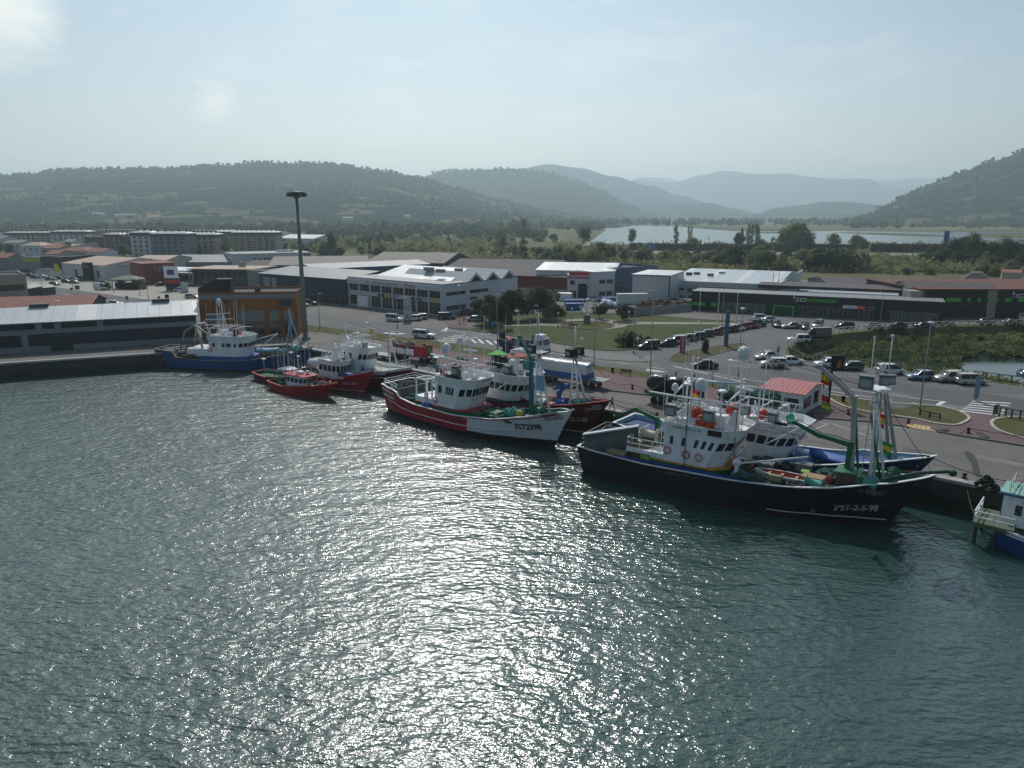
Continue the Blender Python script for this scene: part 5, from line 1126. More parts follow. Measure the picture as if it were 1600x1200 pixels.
# row along park edge (front of the row nearest)
L_=[('mpv','black',1013,544,200,'black people carrier at the near end of the row by the lawn'),('hatch','black',1042,540,198,'black hatchback second in the lawn row beside the people carrier'),('mpv','silver',1057,536,198,'silver people carrier third in the lawn row'),('hatch','grey',1073,532,198,'dark grey hatchback fourth in the lawn row behind the red totem'),('wagon','black',1088,529,198,'black estate car fifth in the lawn row'),('hatch','navy',1101,525,198,'navy hatchback sixth in the lawn row'),('sedan','red',1115,522,198,'red saloon, nearer one of the first two red cars in the lawn row'),('sedan','red',1124,519,198,'red saloon, farther one of the first two red cars in the lawn row'),('sedan','black',1138,518,198,'black saloon left of the blue totem in the lawn row'),('hatch','white',1150,516,20,'white hatchback behind the blue totem in the lawn row'),('hatch','red',1160,513.5,20,'small red car just behind the white hatchback'),('wagon','red',1172,512,20,'bright red estate car near the far end of the lawn row'),('suv','grey',1183,509,20,'dark grey off-roader at the far end of the lawn row'),
 ('suv','white',1190,500,5,'white off-roader parked before the black showroom windows'),('sedan','white',1203,502,5,'white saloon at the right of the white off-roader'),
 ('hatch','black',1213,510,262,'black hatchback facing out near the green doorway'),('sedan','silver',1235,512,190,'silver saloon before the green doorway'),('hatch','black',1258,513,250,'black hatchback right of the silver saloon'),('smallvan','silver',1277,511,235,'silver van with pale windscreen before the showroom'),('wagon','black',1318,512,180,'black car in the shade under the white sign board'),('hatch','silver',1367,513,350,'silver hatchback alone on the road before the showroom'),('sedan','black',1400,512,180,'black saloon in shadow right of the silver hatchback'),('sedan','black',1443,512,0,'black saloon in shadow near the pale shop window'),
 ('suv','white',1247,534,182,'white off-roader at the bend of the wooden rail'),('van','black',1275,529,185,'black van parked against the wooden rail'),
 ('sedan','silver',1196,560,205,'silver saloon with bright windscreen in the middle of the car park'),('suv','white',1208,573,175,'white off-roader with two men at its open side'),('sedan','white',1236,568,5,'white saloon by the corner of the wooden rail'),
 ('suv','white',1293,573,182,'white off-roader half behind the tall black sign'),('hatch','green',1328,577,180,'dark green hatchback by the creek rail'),('mpv','white',1390,583,5,'white people carrier by the creek rail'),('hatch','lightblue',1437,592,182,'light blue hatchback behind the street lamp'),('suv','cream',1481,595,190,'cream off-roader by the creek rail'),('mpv','cream',1516,599,0,'pale beige people carrier rightmost in the creek row'),
 ('hatch','blue',1612,590,0,'blue car cut by the right edge by the creek rail')]
for k,c,u,v,h,l in L_: C(k,c,u,v+1,h,l,group=row if 'lawn row' in l else None)
C('hatch','grey',1541,507,0,'silver grey hatchback before the black tyre hall',)
C('sedan','black',1580,507,0,'black saloon in shade before the black tyre hall')
C('suv','white',1597,500,60,'white off-roader at the right end of the black tyre hall')
C('sedan','black',1100,575,178,'black saloon driving on the main road',name='moving_car')
C('pickup','white',663,528,338,'white pickup with canopy driving past the zebra crossing',name='pickup_truck',cat='pickup truck')
C('smallvan','white',617,502,335,'small white van in front of the sawtooth showroom',name='small_van',cat='van')
C('hatch','white',646,501,200,'white hatchback behind the white totem'); C('hatch','silver',656,499,200,'silver hatchback beside the white hatchback behind the totem')
C('sedan','silver',744,502,5,'silver saloon leaving the side street by the trees',name='moving_car')
C('sedan','red',730,491,0,'red saloon in shadow beside the white showroom'); C('smallvan','black',699,499,0,'black van at the corner of the white showroom')
C('sedan','black',797,492,10,'black saloon behind the park trees'); C('sedan','white',824,489,10,'white saloon between the park trees'); C('hatch','silver',842,486,10,'silver hatchback right of the white saloon behind the park')
C('van','white',880,470,160,'white van beside the red striped works'); C('hatch','black',905,474,200,'black hatchback in the works yard'); C('sedan','white',928,470,10,'white saloon in front of the white office'); C('hatch','silver',945,464,10,'silver hatchback at the office wall'); C('hatch','silver',934,463,10,'second silver hatchback at the office wall'); C('hatch','white',946,470,10,'white hatchback by the blue crates')
C('hatch','white',471,479,5,'white hatchback at the foot of the floodlight mast'); C('suv','grey',484,477,5,'grey off-roader beside the mast before the navy hall')
# left roads
for k,c,u,v,h,l in [('van','white',159,453,340,'large white van on the left road'),('sedan','white',181,477,0,'white saloon on the road above the shed roof'),('hatch','navy',86,446,340,'dark hatchback on the left road'),('hatch','navy',251,447,70,'dark blue hatchback leaving the filling station'),('hatch','green',229,443,0,'green hatchback at the pumps'),('sedan','white',283,456,0,'white saloon behind the price totem'),('hatch','silver',300,466,0,'silver hatchback beside the white totem'),('hatch','white',296,445,0,'white hatchback under the filling station canopy'),
 ('sedan','blue',57,435,0,'blue saloon leftmost by the garage wall'),('sedan','green',49,432,0,'green saloon left of the blue saloon'),('hatch','cream',67,434,0,'cream hatchback right of the blue saloon'),('sedan','grey',80,438,0,'grey saloon below the first yellow banner'),('sedan','navy',95,437,0,'navy saloon between the yellow banners'),('sedan','white',107,438,0,'white saloon below the second yellow banner'),('hatch','black',105,442,350,'black hatchback in front of the white saloon'),('hatch','green',117,439,0,'pale green hatchback right of the white saloon'),('suv','green',127,438,0,'dark green off-roader at the garage entrance'),('hatch','grey',117,443,350,'grey hatchback nearest the left road kerb'),('sedan','grey',165,444,0,'grey saloon by the forecourt kiosk'),('hatch','pink',142,427,0,'pale car behind the garage wall'),('sedan','black',40,425,0,'black saloon by the beige block'),('hatch','white',20,430,0,'white hatchback behind the beige block')]:
    C(k,c,u,v,h,l,name='parked_car' if 'road' not in l else 'moving_car')
# distant traffic on the motorway ramp and highway
ms=0
for u,v,kk,cc,lb in [(740,369.5,'van','white','white van farthest on the motorway ramp'),(748,373,'van','grey','dark lorry on the motorway ramp'),(757,377,'sedan','silver','silver car in the middle of the motorway ramp'),(768,379,'sedan','white','white car lower on the motorway ramp'),(779,384,'sedan','silver','silver car nearest on the motorway ramp'),(1062,391.6,'sedan','white','white car on the highway by the thin poplars'),(1440,398,'sedan','silver','silver car on the highway left of the dark stand'),(590,368,'van','white','white van parked in the far lot, left one'),(603,368.5,'van','white','white van parked in the far lot, second'),(613,368.5,'sedan','silver','silver car in the far lot'),(622,369,'van','white','white van parked in the far lot, last one'),(645,369,'sedan','white','white car right of the far lot'),(675,371,'sedan','white','white car on the far lane behind the hedges')]:
    g=G(u,v); g.z=.15; car(kk,cc,g,R(-20),lb,name='distant_car',simple=True)
# ---- lorries and trailers
def wheel(mb_parent,x,y,r=.5,w=.3):
    M=Matrix.Rotation(math.pi/2,4,'X'); mb=MB(); mb.lathe([(r*.55,-w/2),(r*.95,-w/2),(r,-w*.35),(r,w*.35),(r*.95,w/2),(r*.55,w/2)],(x,y,r),16,M=M); o=mb.build('wheel',m_tyre,mb_parent)
    mb=MB(); mb.lathe([(r*.5,-w/2+.03),(r*.2,-w/2+.06)],(x,y,r),10,M=M); mb.lathe([(r*.2,w/2-.06),(r*.5,w/2-.03)],(x,y,r),10,M=M); mb.build('rim',m_rim,o)
def bed(name,label,u,v,heading,L,Wd,parts,axles,zf=1.15,cat='trailer',fc=M_grey):
    g=G(u,v); g.z=.0; t=thing(name,label,cat,g,R(heading))
    mb=MB(); mb.box((0,0,zf-.12),(L,Wd,.22)); mb.box((0,.4,zf-.35),(L*.95,.15,.3)); mb.box((0,-.4,zf-.35),(L*.95,.15,.3)); mb.build('chassis',fc,t)
    for x in axles:
        for sy in (-1,1): wheel(t,x,sy*(Wd/2-.22))
    return t
QH=math.degrees(QANG)
# white cab truck on the road heading right
t=bed('flatbed_truck','blue flatbed lorry with white cab driving on the main road',818,551,-35,10.5,2.4,None,(-3.6,-2.4,3.9),1.15,'truck',mat('truck_blue',(.015,.03,.08),.5))
mb=MB(); loft(mb,[[(3.0,y,z) for y,z in ((-1.2,.7),(-1.2,3.3),(1.2,3.3),(1.2,.7))],[(4.8,y,z) for y,z in ((-1.2,.6),(-1.2,3.15),(1.2,3.15),(1.2,.6))],[(5.2,y,z) for y,z in ((-1.15,.6),(-1.1,2.0),(1.1,2.0),(1.15,.6))]]); mb.build('cab',PC['white'],t)
mb=MB(); mb.box((3.8,0,3.5),(1.8,2.1,.6),top=.8); mb.build('roof_fairing',PC['white'],t)
mb=MB(); mb.add([(5.22,-1.02,2.0),(5.22,1.02,2.0),(4.9,1.05,3.0),(4.9,-1.05,3.0)],[(0,1,2,3)]); mb.build('windscreen',M_dark,t)
for sy in (-1,1):
    mb=MB(); mb.box((4.3,sy*1.215,2.4),(.9,.03,.8)); mb.build('side_window',M_dark,t); mb=MB(); mb.box((5.15,sy*.85,.95),(.15,.45,.25)); mb.build('headlight',m_hl,t)
mb=MB(); mb.box((5.2,0,.62),(.25,2.4,.35)); mb.build('bumper',M_black,t)
mb=MB()
for sy in (-1,1): mb.box((-1.2,sy*1.18,1.75),(8,.08,1.0))
mb.box((-5.2,0,1.75),(.08,2.4,1.0)); mb.build('dropside',mat('truck_blue'),t)
mb=MB(); mb.box((2.75,0,2.4),(.12,2.4,2.6)); mb.build('headboard',mat('truck_blue'),t)
mb=MB(); mb.box((-4.9,0,2.4),(.1,2.3,2.3)); mb.build('tailboard',mat('truck_blue'),t)
for x,y,z,lb in ((-3.6,.2,1.9,'orange bin on the blue flatbed nearest its tail'),(-2.9,-.4,1.8,'orange bin on the blue flatbed nearer the cab')):
    p=t.matrix_basis@Vector((x,y,z)); mb=MB(); mb.box((0,0,0),(.6,.6,1.1),top=1.1); tag(mb.build('load_bin',M_orange,None,p,R(-35)),lb,'bin')
# red trailer with white boards
t=bed('red_trailer','red farm trailer with white side boards on the quay',645,563,-35,9.5,2.4,None,(-3.4,-2.3,3.0,4.2),1.2)
mb=MB(); mb.box((3.6,0,2.1),(.1,2.4,1.8)); mb.box((2.55,-1.2,2.1),(2.1,.08,1.8)); mb.box((2.55,1.2,2.1),(2.1,.08,1.8)); mb.build('red_board',M_red,t)
mb=MB(); mb.box((-1.6,-1.2,1.75),(6.2,.06,1.0)); mb.box((-1.6,1.2,1.75),(6.2,.06,1.0)); mb.build('white_board',M_white,t)
mb=MB()
for k in range(4):
    for sy in (-1,1): mb.bar((-4.7+k*2.07,sy*1.26,1.2),(-4.7+k*2.07,sy*1.26,2.9),.1)
for sy in (-1,1): mb.bar((-4.7,sy*1.26,2.85),(1.5,sy*1.26,2.85),.08)
mb.build('red_rail',M_red,t)
mb=MB(); rs2=random.Random(3)
for k in range(26): blob(mb,(rs2.uniform(-4.5,-.5),rs2.uniform(-.8,.8),2.3+rs2.uniform(-.2,.6)),.7,.4,0,True)
tag(mb.build('piled_net',mat('beige_net',(.16,.15,.13),.95,var=.4,sc=3,bump=.5),None,t.location,R(-35)),'beige fishing net heaped on the red trailer','net')
mb=MB(); mb.box((5.6,0,1.25),(1.9,2.3,.12)); mb.build('tail_platform',M_galv,t)
t2=bed('flat_trailer','bare low flat trailer left of the red trailer',593,560,-35,6.5,2.3,None,(-2,2),.95)
# tarpaulin trailer
t=bed('tarpaulin_trailer','long trailer under a white tarpaulin with blue sides on the quay',893,600,-37,10.5,2.5,None,(-3.6,3.0,4.2),1.2)
mb=MB(); mb.box((-1.0,0,1.65),(8.4,2.5,.9)); mb.build('blue_side',M_blue,t)
mb=MB(); n=16; rows=[]
for i in range(n+1):
    x=-5.2+8.4*i/n; a=.06*math.sin(i*1.9)+.05*math.sin(i*.7); rows.append([Vector((x,-1.27,2.0)),Vector((x,-1.27+.05*math.sin(i*2.3),2.6)),Vector((x,-1.15,3.35+a*.4)),Vector((x,-.5,3.62+a)),Vector((x,.3,3.6-a)),Vector((x,1.15,3.35+a*.4)),Vector((x,1.27,2.0))])
mb.grid(rows); mb.add(rows[0],[tuple(range(7))]); mb.add(rows[-1],[tuple(range(7))[::-1]]); mb.build('tarpaulin',mat('white_tarpaulin',(.55,.56,.56),.28,var=.08,sc=2,bump=.5,bsc=2.5,dirt=.3,dirtcol=(.3,.28,.25)),t)
lettering('PUERTO DE GIJON',.42,(3.235,0,3.0),math.pi/2,M_blue,t,sx=.62,bold=.01); lettering('J. SEM',.4,(3.235,0,2.5),math.pi/2,M_blue,t,sx=.8,bold=.01)
mb=MB(); mb.box((4.9,0,1.35),(2.6,2.4,.12)); mb.build('tail_platform',mat('grey_green_deck',(.20,.26,.24),.7),t)
g=G(846,588)
t=bed('net_trailer','trailer heaped with pale grey net left of the tarpaulin trailer',838,583,-35,5.5,2.4,None,(-1.6,1.6),1.1)
mb=MB()
for k in range(40): blob(mb,(rs2.uniform(-2.5,2.5),rs2.uniform(-.9,.9),1.5+rs2.uniform(0,1.2)),.8,.5,0,True)
tag(mb.build('piled_net',mat('pale_net',(.24,.24,.23),.95,var=.3,sc=3,bump=.5),None,t.location,R(-35)),'pale grey net heaped on the short trailer','net')
# black sacks trailer
t=bed('sack_trailer','green trailer loaded with shiny black bundles on the quay',1052,633,-40,7.6,2.5,None,(-2.4,-1.2,2.4),1.3,'trailer',M_green)
mb=MB(); mb.box((0,-1.25,1.6),(7.6,.1,.5)); mb.box((0,1.25,1.6),(7.6,.1,.5)); mb.build('dropside',M_green,t)
mb=MB()
for x in (-.5,2.2):
    for sy in (-1,1): mb.bar((x,sy*1.32,1.3),(x,sy*1.32,4.4),.14)
mb.build('stake',M_black,t)
for k in range(3):
    mb=MB(); rows=[]
    for i in range(7):
        x=-3.7+2.5*k+2.75*i/6; s=math.sin(math.pi*(i+.4)/6.8)**.2; rows.append([Vector((x,1.35*s*math.cos(a),2.75+1.25*s*math.sin(a)+.05*math.sin(a*5+i))) for a in [q*2*math.pi/14 for q in range(15)]])
    mb.grid(rows); mb.add(rows[0][:-1],[tuple(range(14))]); mb.add(rows[-1][:-1],[tuple(range(14))[::-1]])
    tag(mb.build('net_bundle',mat('black_plastic_sheet',(.012,.012,.014),.18,bump=.9,bsc=3,sc=1),None,t.location,R(-40)),['shiny black wrapped bundle at the left end of the green trailer','shiny black wrapped bundle in the middle of the green trailer','shiny black wrapped bundle at the right end of the green trailer'][k],'bundle')
# semi trailer in the works yard, blue skips, sacks
t=bed('box_trailer','white box trailer parked in the works yard',987,481,5,8.5,2.5,None,(-3,-1.8,3),1.2)
mb=MB(); mb.box((0,0,2.6),(8.5,2.5,2.8)); mb.build('box',m_corr,t)
for i,(u,v,w) in enumerate([(958,474,6),(897,478,5),(896,484,4),(1072,477,4),(1040,476,5)]):
    g=G(u,v); lb=['large blue skip beside the white office yard','blue crate stack left of the ring sculpture','lower blue crates left of the ring sculpture','blue container at the left end of the black showroom','dark blue skip below the warehouse windows'][i]
    t=thing('skip',lb,'skip',g,R(8)); mb=MB(); mb.box((0,0,.9),(w,2.2,1.8),top=1.06); mb.build('bin',mat('skip_blue',(.02,.10,.30),.6,var=.25,dirt=.4),t); mb=MB()
    for k in range(4): mb.box((-w*.4+k*w*.27,-1.16,.9),(.12,.1,1.6))
    mb.build('rib',mat('skip_blue'),t)
mb=MB()
for k in range(26):
    g=G(rs2.uniform(940,972),rs2.uniform(478,482)); blob(mb,(g.x,g.y,.6+rs2.random()),.9,.6,0,True)
o=tag(mb.build('plastic_sacks',mat('pale_sacks',(.4,.45,.5),.6,var=.2)),'heap of pale blue sacks left of the white box trailer',None,None,'stuff')
mb=MB()
for k in range(120):
    g=G(rs2.uniform(1000,1080),rs2.uniform(478,486)); mb.box((g.x,g.y,rs2.uniform(.3,2.4)),(rs2.uniform(.6,1.4),1,rs2.uniform(.2,.9)),rs2.uniform(0,3))
o=tag(mb.build('pallet_scrap',[mat('pallet_wood',(.16,.11,.07),.9,var=.5,sc=1)]),'jumbled pallets and crates behind the mesh fence',None,None,'stuff')
# ================================================================ STREET FURNITURE
def lamp(u,v,vtop,label,style='arm',side=1,name='street_lamp',r=.09):
    g=G(u,v); h=HT(u,v,vtop); t=thing(name,label,'street lamp',g,0)
    mb=MB(); mb.tube([(0,0,0),(0,0,h*.5),(0,0,h)],r,8,r2=r*.55); mb.lathe([(r*1.8,0),(r*1.6,.5),(r,.6)],n=8); mb.build('pole',M_galv,t)
    mb=MB()
    if style=='arm': mb.box((.35*side,0,h+.05),(.9,.3,.16),top=.8)
    elif style=='globe': mb.ball((0,0,h+.22),.26,10)
    else: mb.lathe([(.05,0),(.42,.02),(.40,.14),(.15,.24)],(0,0,h),12)
    mb.build('lamp_head',mat('lamp_glass',(.6,.62,.62),.35) if style!='arm' else M_galv,t); return t
for a in [(1437,640,505,'tall grey lamp on the oval grass island','disc'),(1016,588,455,'tall lamp pole between the tarpaulin trailer and the black bundles','arm'),(928,572,470,'lamp pole on the verge in front of the park lawn','arm'),(777,545,460,'lamp pole behind the boats left of the white cab lorry','arm'),(840,523,478,'lamp pole at the left part of the lawn','arm'),(990,552,478,'lamp pole beside the red edged warning sign','arm'),(718,508,447,'lamp pole at the corner of the sawtooth showroom','disc'),(621,513,466,'low lamp pole before the sawtooth showroom','arm'),(500,513,459,'lamp pole right of the floodlight mast','arm'),(1153,588,483,'lamp pole behind the radar domes','disc'),(232,467,440,'lamp pole on the left road verge','arm'),(219,462,434,'taller lamp pole beside the forecourt','arm'),(178,458,440,'lamp on the verge below the forecourt kiosk','arm'),(114,452,433,'lamp on the verge before the garage','arm'),(66,447,431,'lamp at the left end of the road','arm'),(1066,486,455,'lamp pole at the left end of the black showroom','arm'),(893,506,484,'short park lamp on the lawn','globe'),(872,511,491,'short park lamp left of the path','globe'),(982,506,489,'short park lamp right of the path','globe'),(1088,606,563,'white globe lamp left of the large radar dome','globe'),(1113,603,567,'white globe lamp behind the radar bar','globe'),(908,581,532,'white globe lamp beside the mast with floodlights','globe'),(1375,505,457,'thin lamp before the white sign board','arm'),(1128,510,446,'tall flagless pole at the front of the black showroom','arm'),(1420,455,420,'lamp pole behind the black hall','arm')]:
    lamp(a[0],a[1],a[2],a[3],a[4],1 if a[0]<800 else -1)
for u,vt,lb in ((1092,455,'tall white flagpole leftmost before the black showroom'),(1121,452,'second tall white flagpole before the black showroom'),(1150,454,'third tall white flagpole before the black showroom')):
    g=G(u,504); mb=MB(); h=HT(u,504,vt); mb.tube([(0,0,0),(0,0,h)],.09,8,r2=.05); mb.lathe([(.25,0),(.25,.3),(.1,.35)],n=8); mb.ball((0,0,h),.12,8); tag(mb.build('flagpole',M_white,None,g),lb,'flagpole')
# floodlight mast
g=G(478,530); t=thing('floodlight_mast','very tall floodlight mast with a ring of lamps beside the ochre building','floodlight mast',g)
mb=MB(); mb.tube([(0,0,0),(0,0,15),(0,0,29.6)],.55,12,r2=.28); mb.lathe([(.9,0),(.9,.5),(.6,.6)],n=12); mb.build('pole',mat('mast_steel',(.16,.19,.18),.6,var=.15),t)
mb=MB(); mb.lathe([(.3,29.2),(1.9,29.3),(1.9,29.55),(.3,29.7)],n=20); mb.build('ring',M_grey,t)
for k in range(12):
    a=k*math.pi/6; mb=MB(); mb.box((1.75*math.cos(a),1.75*math.sin(a),28.95),(.5,.55,.5),a); mb.build('lamp_head',mat('lamp_housing',(.04,.045,.045),.5),t)
mb=MB(); mb.box((0,0,28.6),(.9,.9,.5)); mb.build('winch_head',M_grey,t)
# signs
def post_sign(name,u,v,vtop,w,h,m,label,cat='sign',back=None,shape='rect',face=0,txt=None,tm=None):
    g=G(u,v); H=HT(u,v,vtop); t=thing(name,label,cat,g,R(face)); mb=MB(); mb.tube([(0,0,0),(0,0,H)],.045,6); mb.build('post',M_galv,t); mb=MB()
    if shape=='rect': mb.box((0,-.06,H-h/2),(w,.05,h))
    elif shape=='disc': mb.lathe([(w/2,0),(w/2,.04)],(0,-.05,H-w/2),16,M=Matrix.Rotation(math.pi/2,4,'X'))
    else: mb.add([(-w/2,-.08,H-h),(w/2,-.08,H-h),(0,-.08,H),(-w/2,-.05,H-h),(w/2,-.05,H-h),(0,-.05,H)],[(0,1,2),(5,4,3),(0,3,4,1),(1,4,5,2),(2,5,3,0)])
    o=mb.build('plate',m,t)
    if shape=='tri': mb=MB(); k=.62; mb.add([(-w/2*k,-.085,H-h+.16),(w/2*k,-.085,H-h+.16),(0,-.085,H-.3)],[(0,1,2)]); mb.build('face',M_white,t)
    if txt: lettering(txt[0],txt[1],(0,-.1,H-txt[2]),0,tm or M_white,t)
    return t
post_sign('warning_sign',995,553,522,1.2,1.1,M_red,'red edged triangular warning sign on the park corner',shape='tri')
post_sign('road_sign',770,519,502,.9,.9,mat('sign_blue',(.02,.12,.4),.5),'small blue road sign beside the park trees')
post_sign('road_sign',725,508,496,.8,.8,mat('sign_yellow',(.5,.38,.03),.5),'small yellow sign at the side street corner')
post_sign('road_sign',786,390,365,5,6,mat('sign_blue'),'large blue motorway sign left of the marsh pines')
post_sign('road_sign',795,392,380,5,3,mat('sign_blue'),'lower blue panel beside the large blue motorway sign')
post_sign('road_sign',732,372,357,7,7,mat('sign_blue'),'far blue motorway sign above the ramp')
t=post_sign('tall_blue_totem',1475,399,361,3.4,8.5,mat('totem_blue',(.02,.035,.22),.5),'tall leaning blue advertising board over the estuary hedge')
post_sign('road_sign',1014,394,381,8,3.4,mat('sign_blue'),'wide blue motorway sign by the open water')
post_sign('road_sign',122,459,446,1.6,1.3,M_grey,'dark square sign on the left verge'); post_sign('road_sign',112,457,449,.9,.9,M_grey,'round dark sign at the left verge',shape='disc')
post_sign('road_sign',199,471,462,.8,1.2,M_grey,'small grey cabinet sign near the shed roof'); post_sign('road_sign',262,474,460,1.2,1.2,M_black,'black square sign near the price totem'); post_sign('road_sign',249,473,463,.7,.9,M_black,'small black sign left of the square one')
post_sign('road_sign',1524,626,588,.7,3.2,mat('pale_blue_sign',(.16,.22,.30),.5),'narrow blue grey sign by the bench at the creek',shape='rect')
# vertical banners and totems
def totem(name,u,v,vtop,w,m,label,txt=None,tm=None,d=.35,ang=0):
    g=G(u,v); H=HT(u,v,vtop); t=thing(name,label,'sign',g,R(ang)); mb=MB(); mb.box((0,0,H/2),(w,d,H)); mb.build('panel',m,t)
    mb=MB(); mb.box((0,0,.12),(w+.3,d+.3,.24)); mb.build('base',M_grey,t)
    if txt:
        for i,ch in enumerate(txt): lettering(ch,w*.75,(0,-d/2-.02,H*.9-(i+1)*H*.8/len(txt)),0,tm or M_white,t)
    return t
totem('red_totem',1066,551,525,.95,mat('magenta_sign',(.35,.02,.06),.5),'red vertical sign with white letters on the brown triangle island','RENAULT'[:0]+'OFERTA')
totem('blue_totem',1134,541,486,.75,mat('steel_blue',(.04,.10,.16),.5),'tall thin blue totem in the car park')
totem('white_totem',637,502,464,1.9,mat('totem_white',(.42,.44,.46),.5),'white totem before the sawtooth showroom','HR',M_red)
totem('grey_totem',289,457,441,2.2,mat('totem_pale',(.40,.44,.48),.5),'pale totem with red foot by the filling station')
t=totem('price_totem',270,454,416,4.2,mat('totem_dark',(.012,.02,.04),.4),'tall dark fuel price totem with white square top')
g=G(270,454); H=HT(270,454,416)
mb=MB(); mb.box((0,-.05,H-2.0),(4.6,.6,4)); mb.build('price_head',mat('sign_white'),t); mb=MB(); mb.box((0,-.37,H-2.0),(2.4,.05,1.7)); mb.build('logo',mat('logo_blue',(.02,.04,.15),.5),t)
mb=MB(); mb.box((0,-.1,H-5.2),(4.3,.5,1.1)); mb.build('red_strip',M_red,t)
for u,v,vt,lb in ((87,432,412,'yellow flag banner left one before the dark showroom'),(107,431,412,'yellow pointed banner right one before the white garage')):
    g=G(u,v); H=HT(u,v,vt); t=thing('flag_banner',lb,'banner',g); mb=MB(); mb.tube([(0,0,0),(0,0,H)],.06,6); mb.build('pole',M_galv,t); mb=MB(); mb.add([(0,.03,1.5),(1.9,.06,1.8),(1.8,0,H*.85),(1.2,-.05,H),(0,.03,H),(0,-.03,1.5),(1.9,0,1.8),(1.8,-.06,H*.85),(1.2,-.11,H),(0,-.03,H)],[(0,1,2,3,4),(9,8,7,6,5),(0,5,6,1),(1,6,7,2),(2,7,8,3),(3,8,9,4)]); mb.build('flag',mat('banner_yellow',(.6,.55,.05),.7),t)
t=totem('price_totem',263,447,434,1.3,M_orange,'narrow orange board left of the price totem'); totem('green_board',280,448,431,.9,mat('board_green',(.02,.25,.08),.5),'narrow green board right of the price totem')
# tall black sign on the quay (flame emblem)
g=G(1294,632); H=HT(1294,632,556); t=thing('black_signpost','tall black signpost with a brown flame panel beside the flag pole','sign',g,0)
mb=MB(); mb.box((0,0,H/2),(.28,.28,H)); mb.build('post',M_black,t)
mb=MB(); mb.box((.75,0,H-1.1),(1.6,.25,2.0)); mb.box((.6,0,H-.02),(2.0,.35,.18)); mb.build('panel',M_black,t)
mb=MB(); mb.add([(.55,-.14,H-1.6),(.95,-.14,H-1.7),(1.2,-.14,H-1.2),(1.0,-.14,H-.75),(.95,-.14,H-.4),(.6,-.14,H-.9)],[(0,1,2,3,4,5)]); mb.build('emblem',mat('flame_brown',(.30,.10,.05),.6),t)
# benches, bins, bollards with chains, railing of the creek
def bench(u,v,rz,label):
    g=G(u,v); t=thing('bench',label,'bench',g+Vector((0,0,.03)),R(rz)); 
    mb=MB()
    for k in range(3): mb.box((0,-.18+k*.17,.45),(1.9,.13,.04))
    mb.build('seat',M_wood if False else mat('bench_wood',(.08,.05,.03),.8),t); mb=MB()
    for k in range(3): mb.box((0,.30+k*.02,.6+k*.15),(1.9,.04,.12))
    mb.build('backrest',mat('bench_wood'),t)
    for x in (-.8,.8):
        mb=MB(); mb.bar((x,-.2,0),(x,-.2,.43),.06); mb.bar((x,.28,0),(x,.33,.95),.06); mb.bar((x,-.2,.41),(x,.3,.41),.05); mb.build('leg',M_black,t)
for a in [(977,587,-30,'dark park bench on the red pavement between trailers'),(895,513,-10,'bench at the left of the round flower bed'),(964,508,25,'bench at the right of the round flower bed')]: bench(*a)
def bin_(u,v,label,c=M_black,h=.9):
    g=G(u,v); t=thing('litter_bin',label,'bin',g+Vector((0,0,.03))); mb=MB(); mb.lathe([(.2,0),(.26,h-.15),(.28,h-.1)],n=12); mb.build('bucket',c,t); mb=MB(); mb.lathe([(.3,h-.1),(.3,h-.04),(.1,h)],n=12); mb.build('lid',M_grey,t)
for a in [(957,582,'litter bin beside the dark park bench'),(1317,628,'litter bin on the lawn right of the black signpost')]: bin_(*a)
bin_(1556,647,'green litter bin at the start of the creek bench',M_green,1.3)
def bollard(u,v,lb):
    g=G(u,v)+Vector((0,0,.14)); mb=MB(); mb.lathe([(.22,0),(.2,.1),(.13,.16),(.13,.42),(.2,.5),(.2,.6),(.08,.66)],n=12)
    tag(mb.build('mooring_bollard',M_black,None,g-Vector((0,0,.1))),lb,'bollard'); return g
B=[(988,608,'chain bollard left of the black bundles'),(1268,654,'chain bollard at the left end of the boat hut paving'),(1419,664-2,'chain bollard at the yellow ramp'),(1513,678-1,'chain bollard between the iron covers'),(1325,648,'chain bollard behind the crane of the black ship')]
for b_ in B: bollard(*b_)
def chain(a,b,lb,sag=.25,za=.55,zb=.55):
    A=G(*a)+Vector((0,0,za));Bq=G(*b)+Vector((0,0,zb)); pts=[A.lerp(Bq,k/10)-Vector((0,0,sag*math.sin(math.pi*k/10))) for k in range(11)]
    mb=MB(); mb.tube(pts,.035,5); tag(mb.build('chain',M_black),lb,'chain')
chain((945,600),(988,606),'chain from the tarpaulin trailer to the first bollard'); chain((988,606),(1030,615),'chain between first bollard and black bundles')
chain((1268,652),(1325,646),'chain in front of the red roofed hut'); chain((1325,646),(1419,660),'chain behind the crane towards the yellow ramp'); chain((1513,676),(1640,690),'chain along the kerb at the right edge'); chain((1419,660),(1427,663),'short chain end at the yellow ramp',.05,.55,.1); chain((1513,676),(1500,678),'short chain end left of the iron cover bollard',.05,.55,.1)
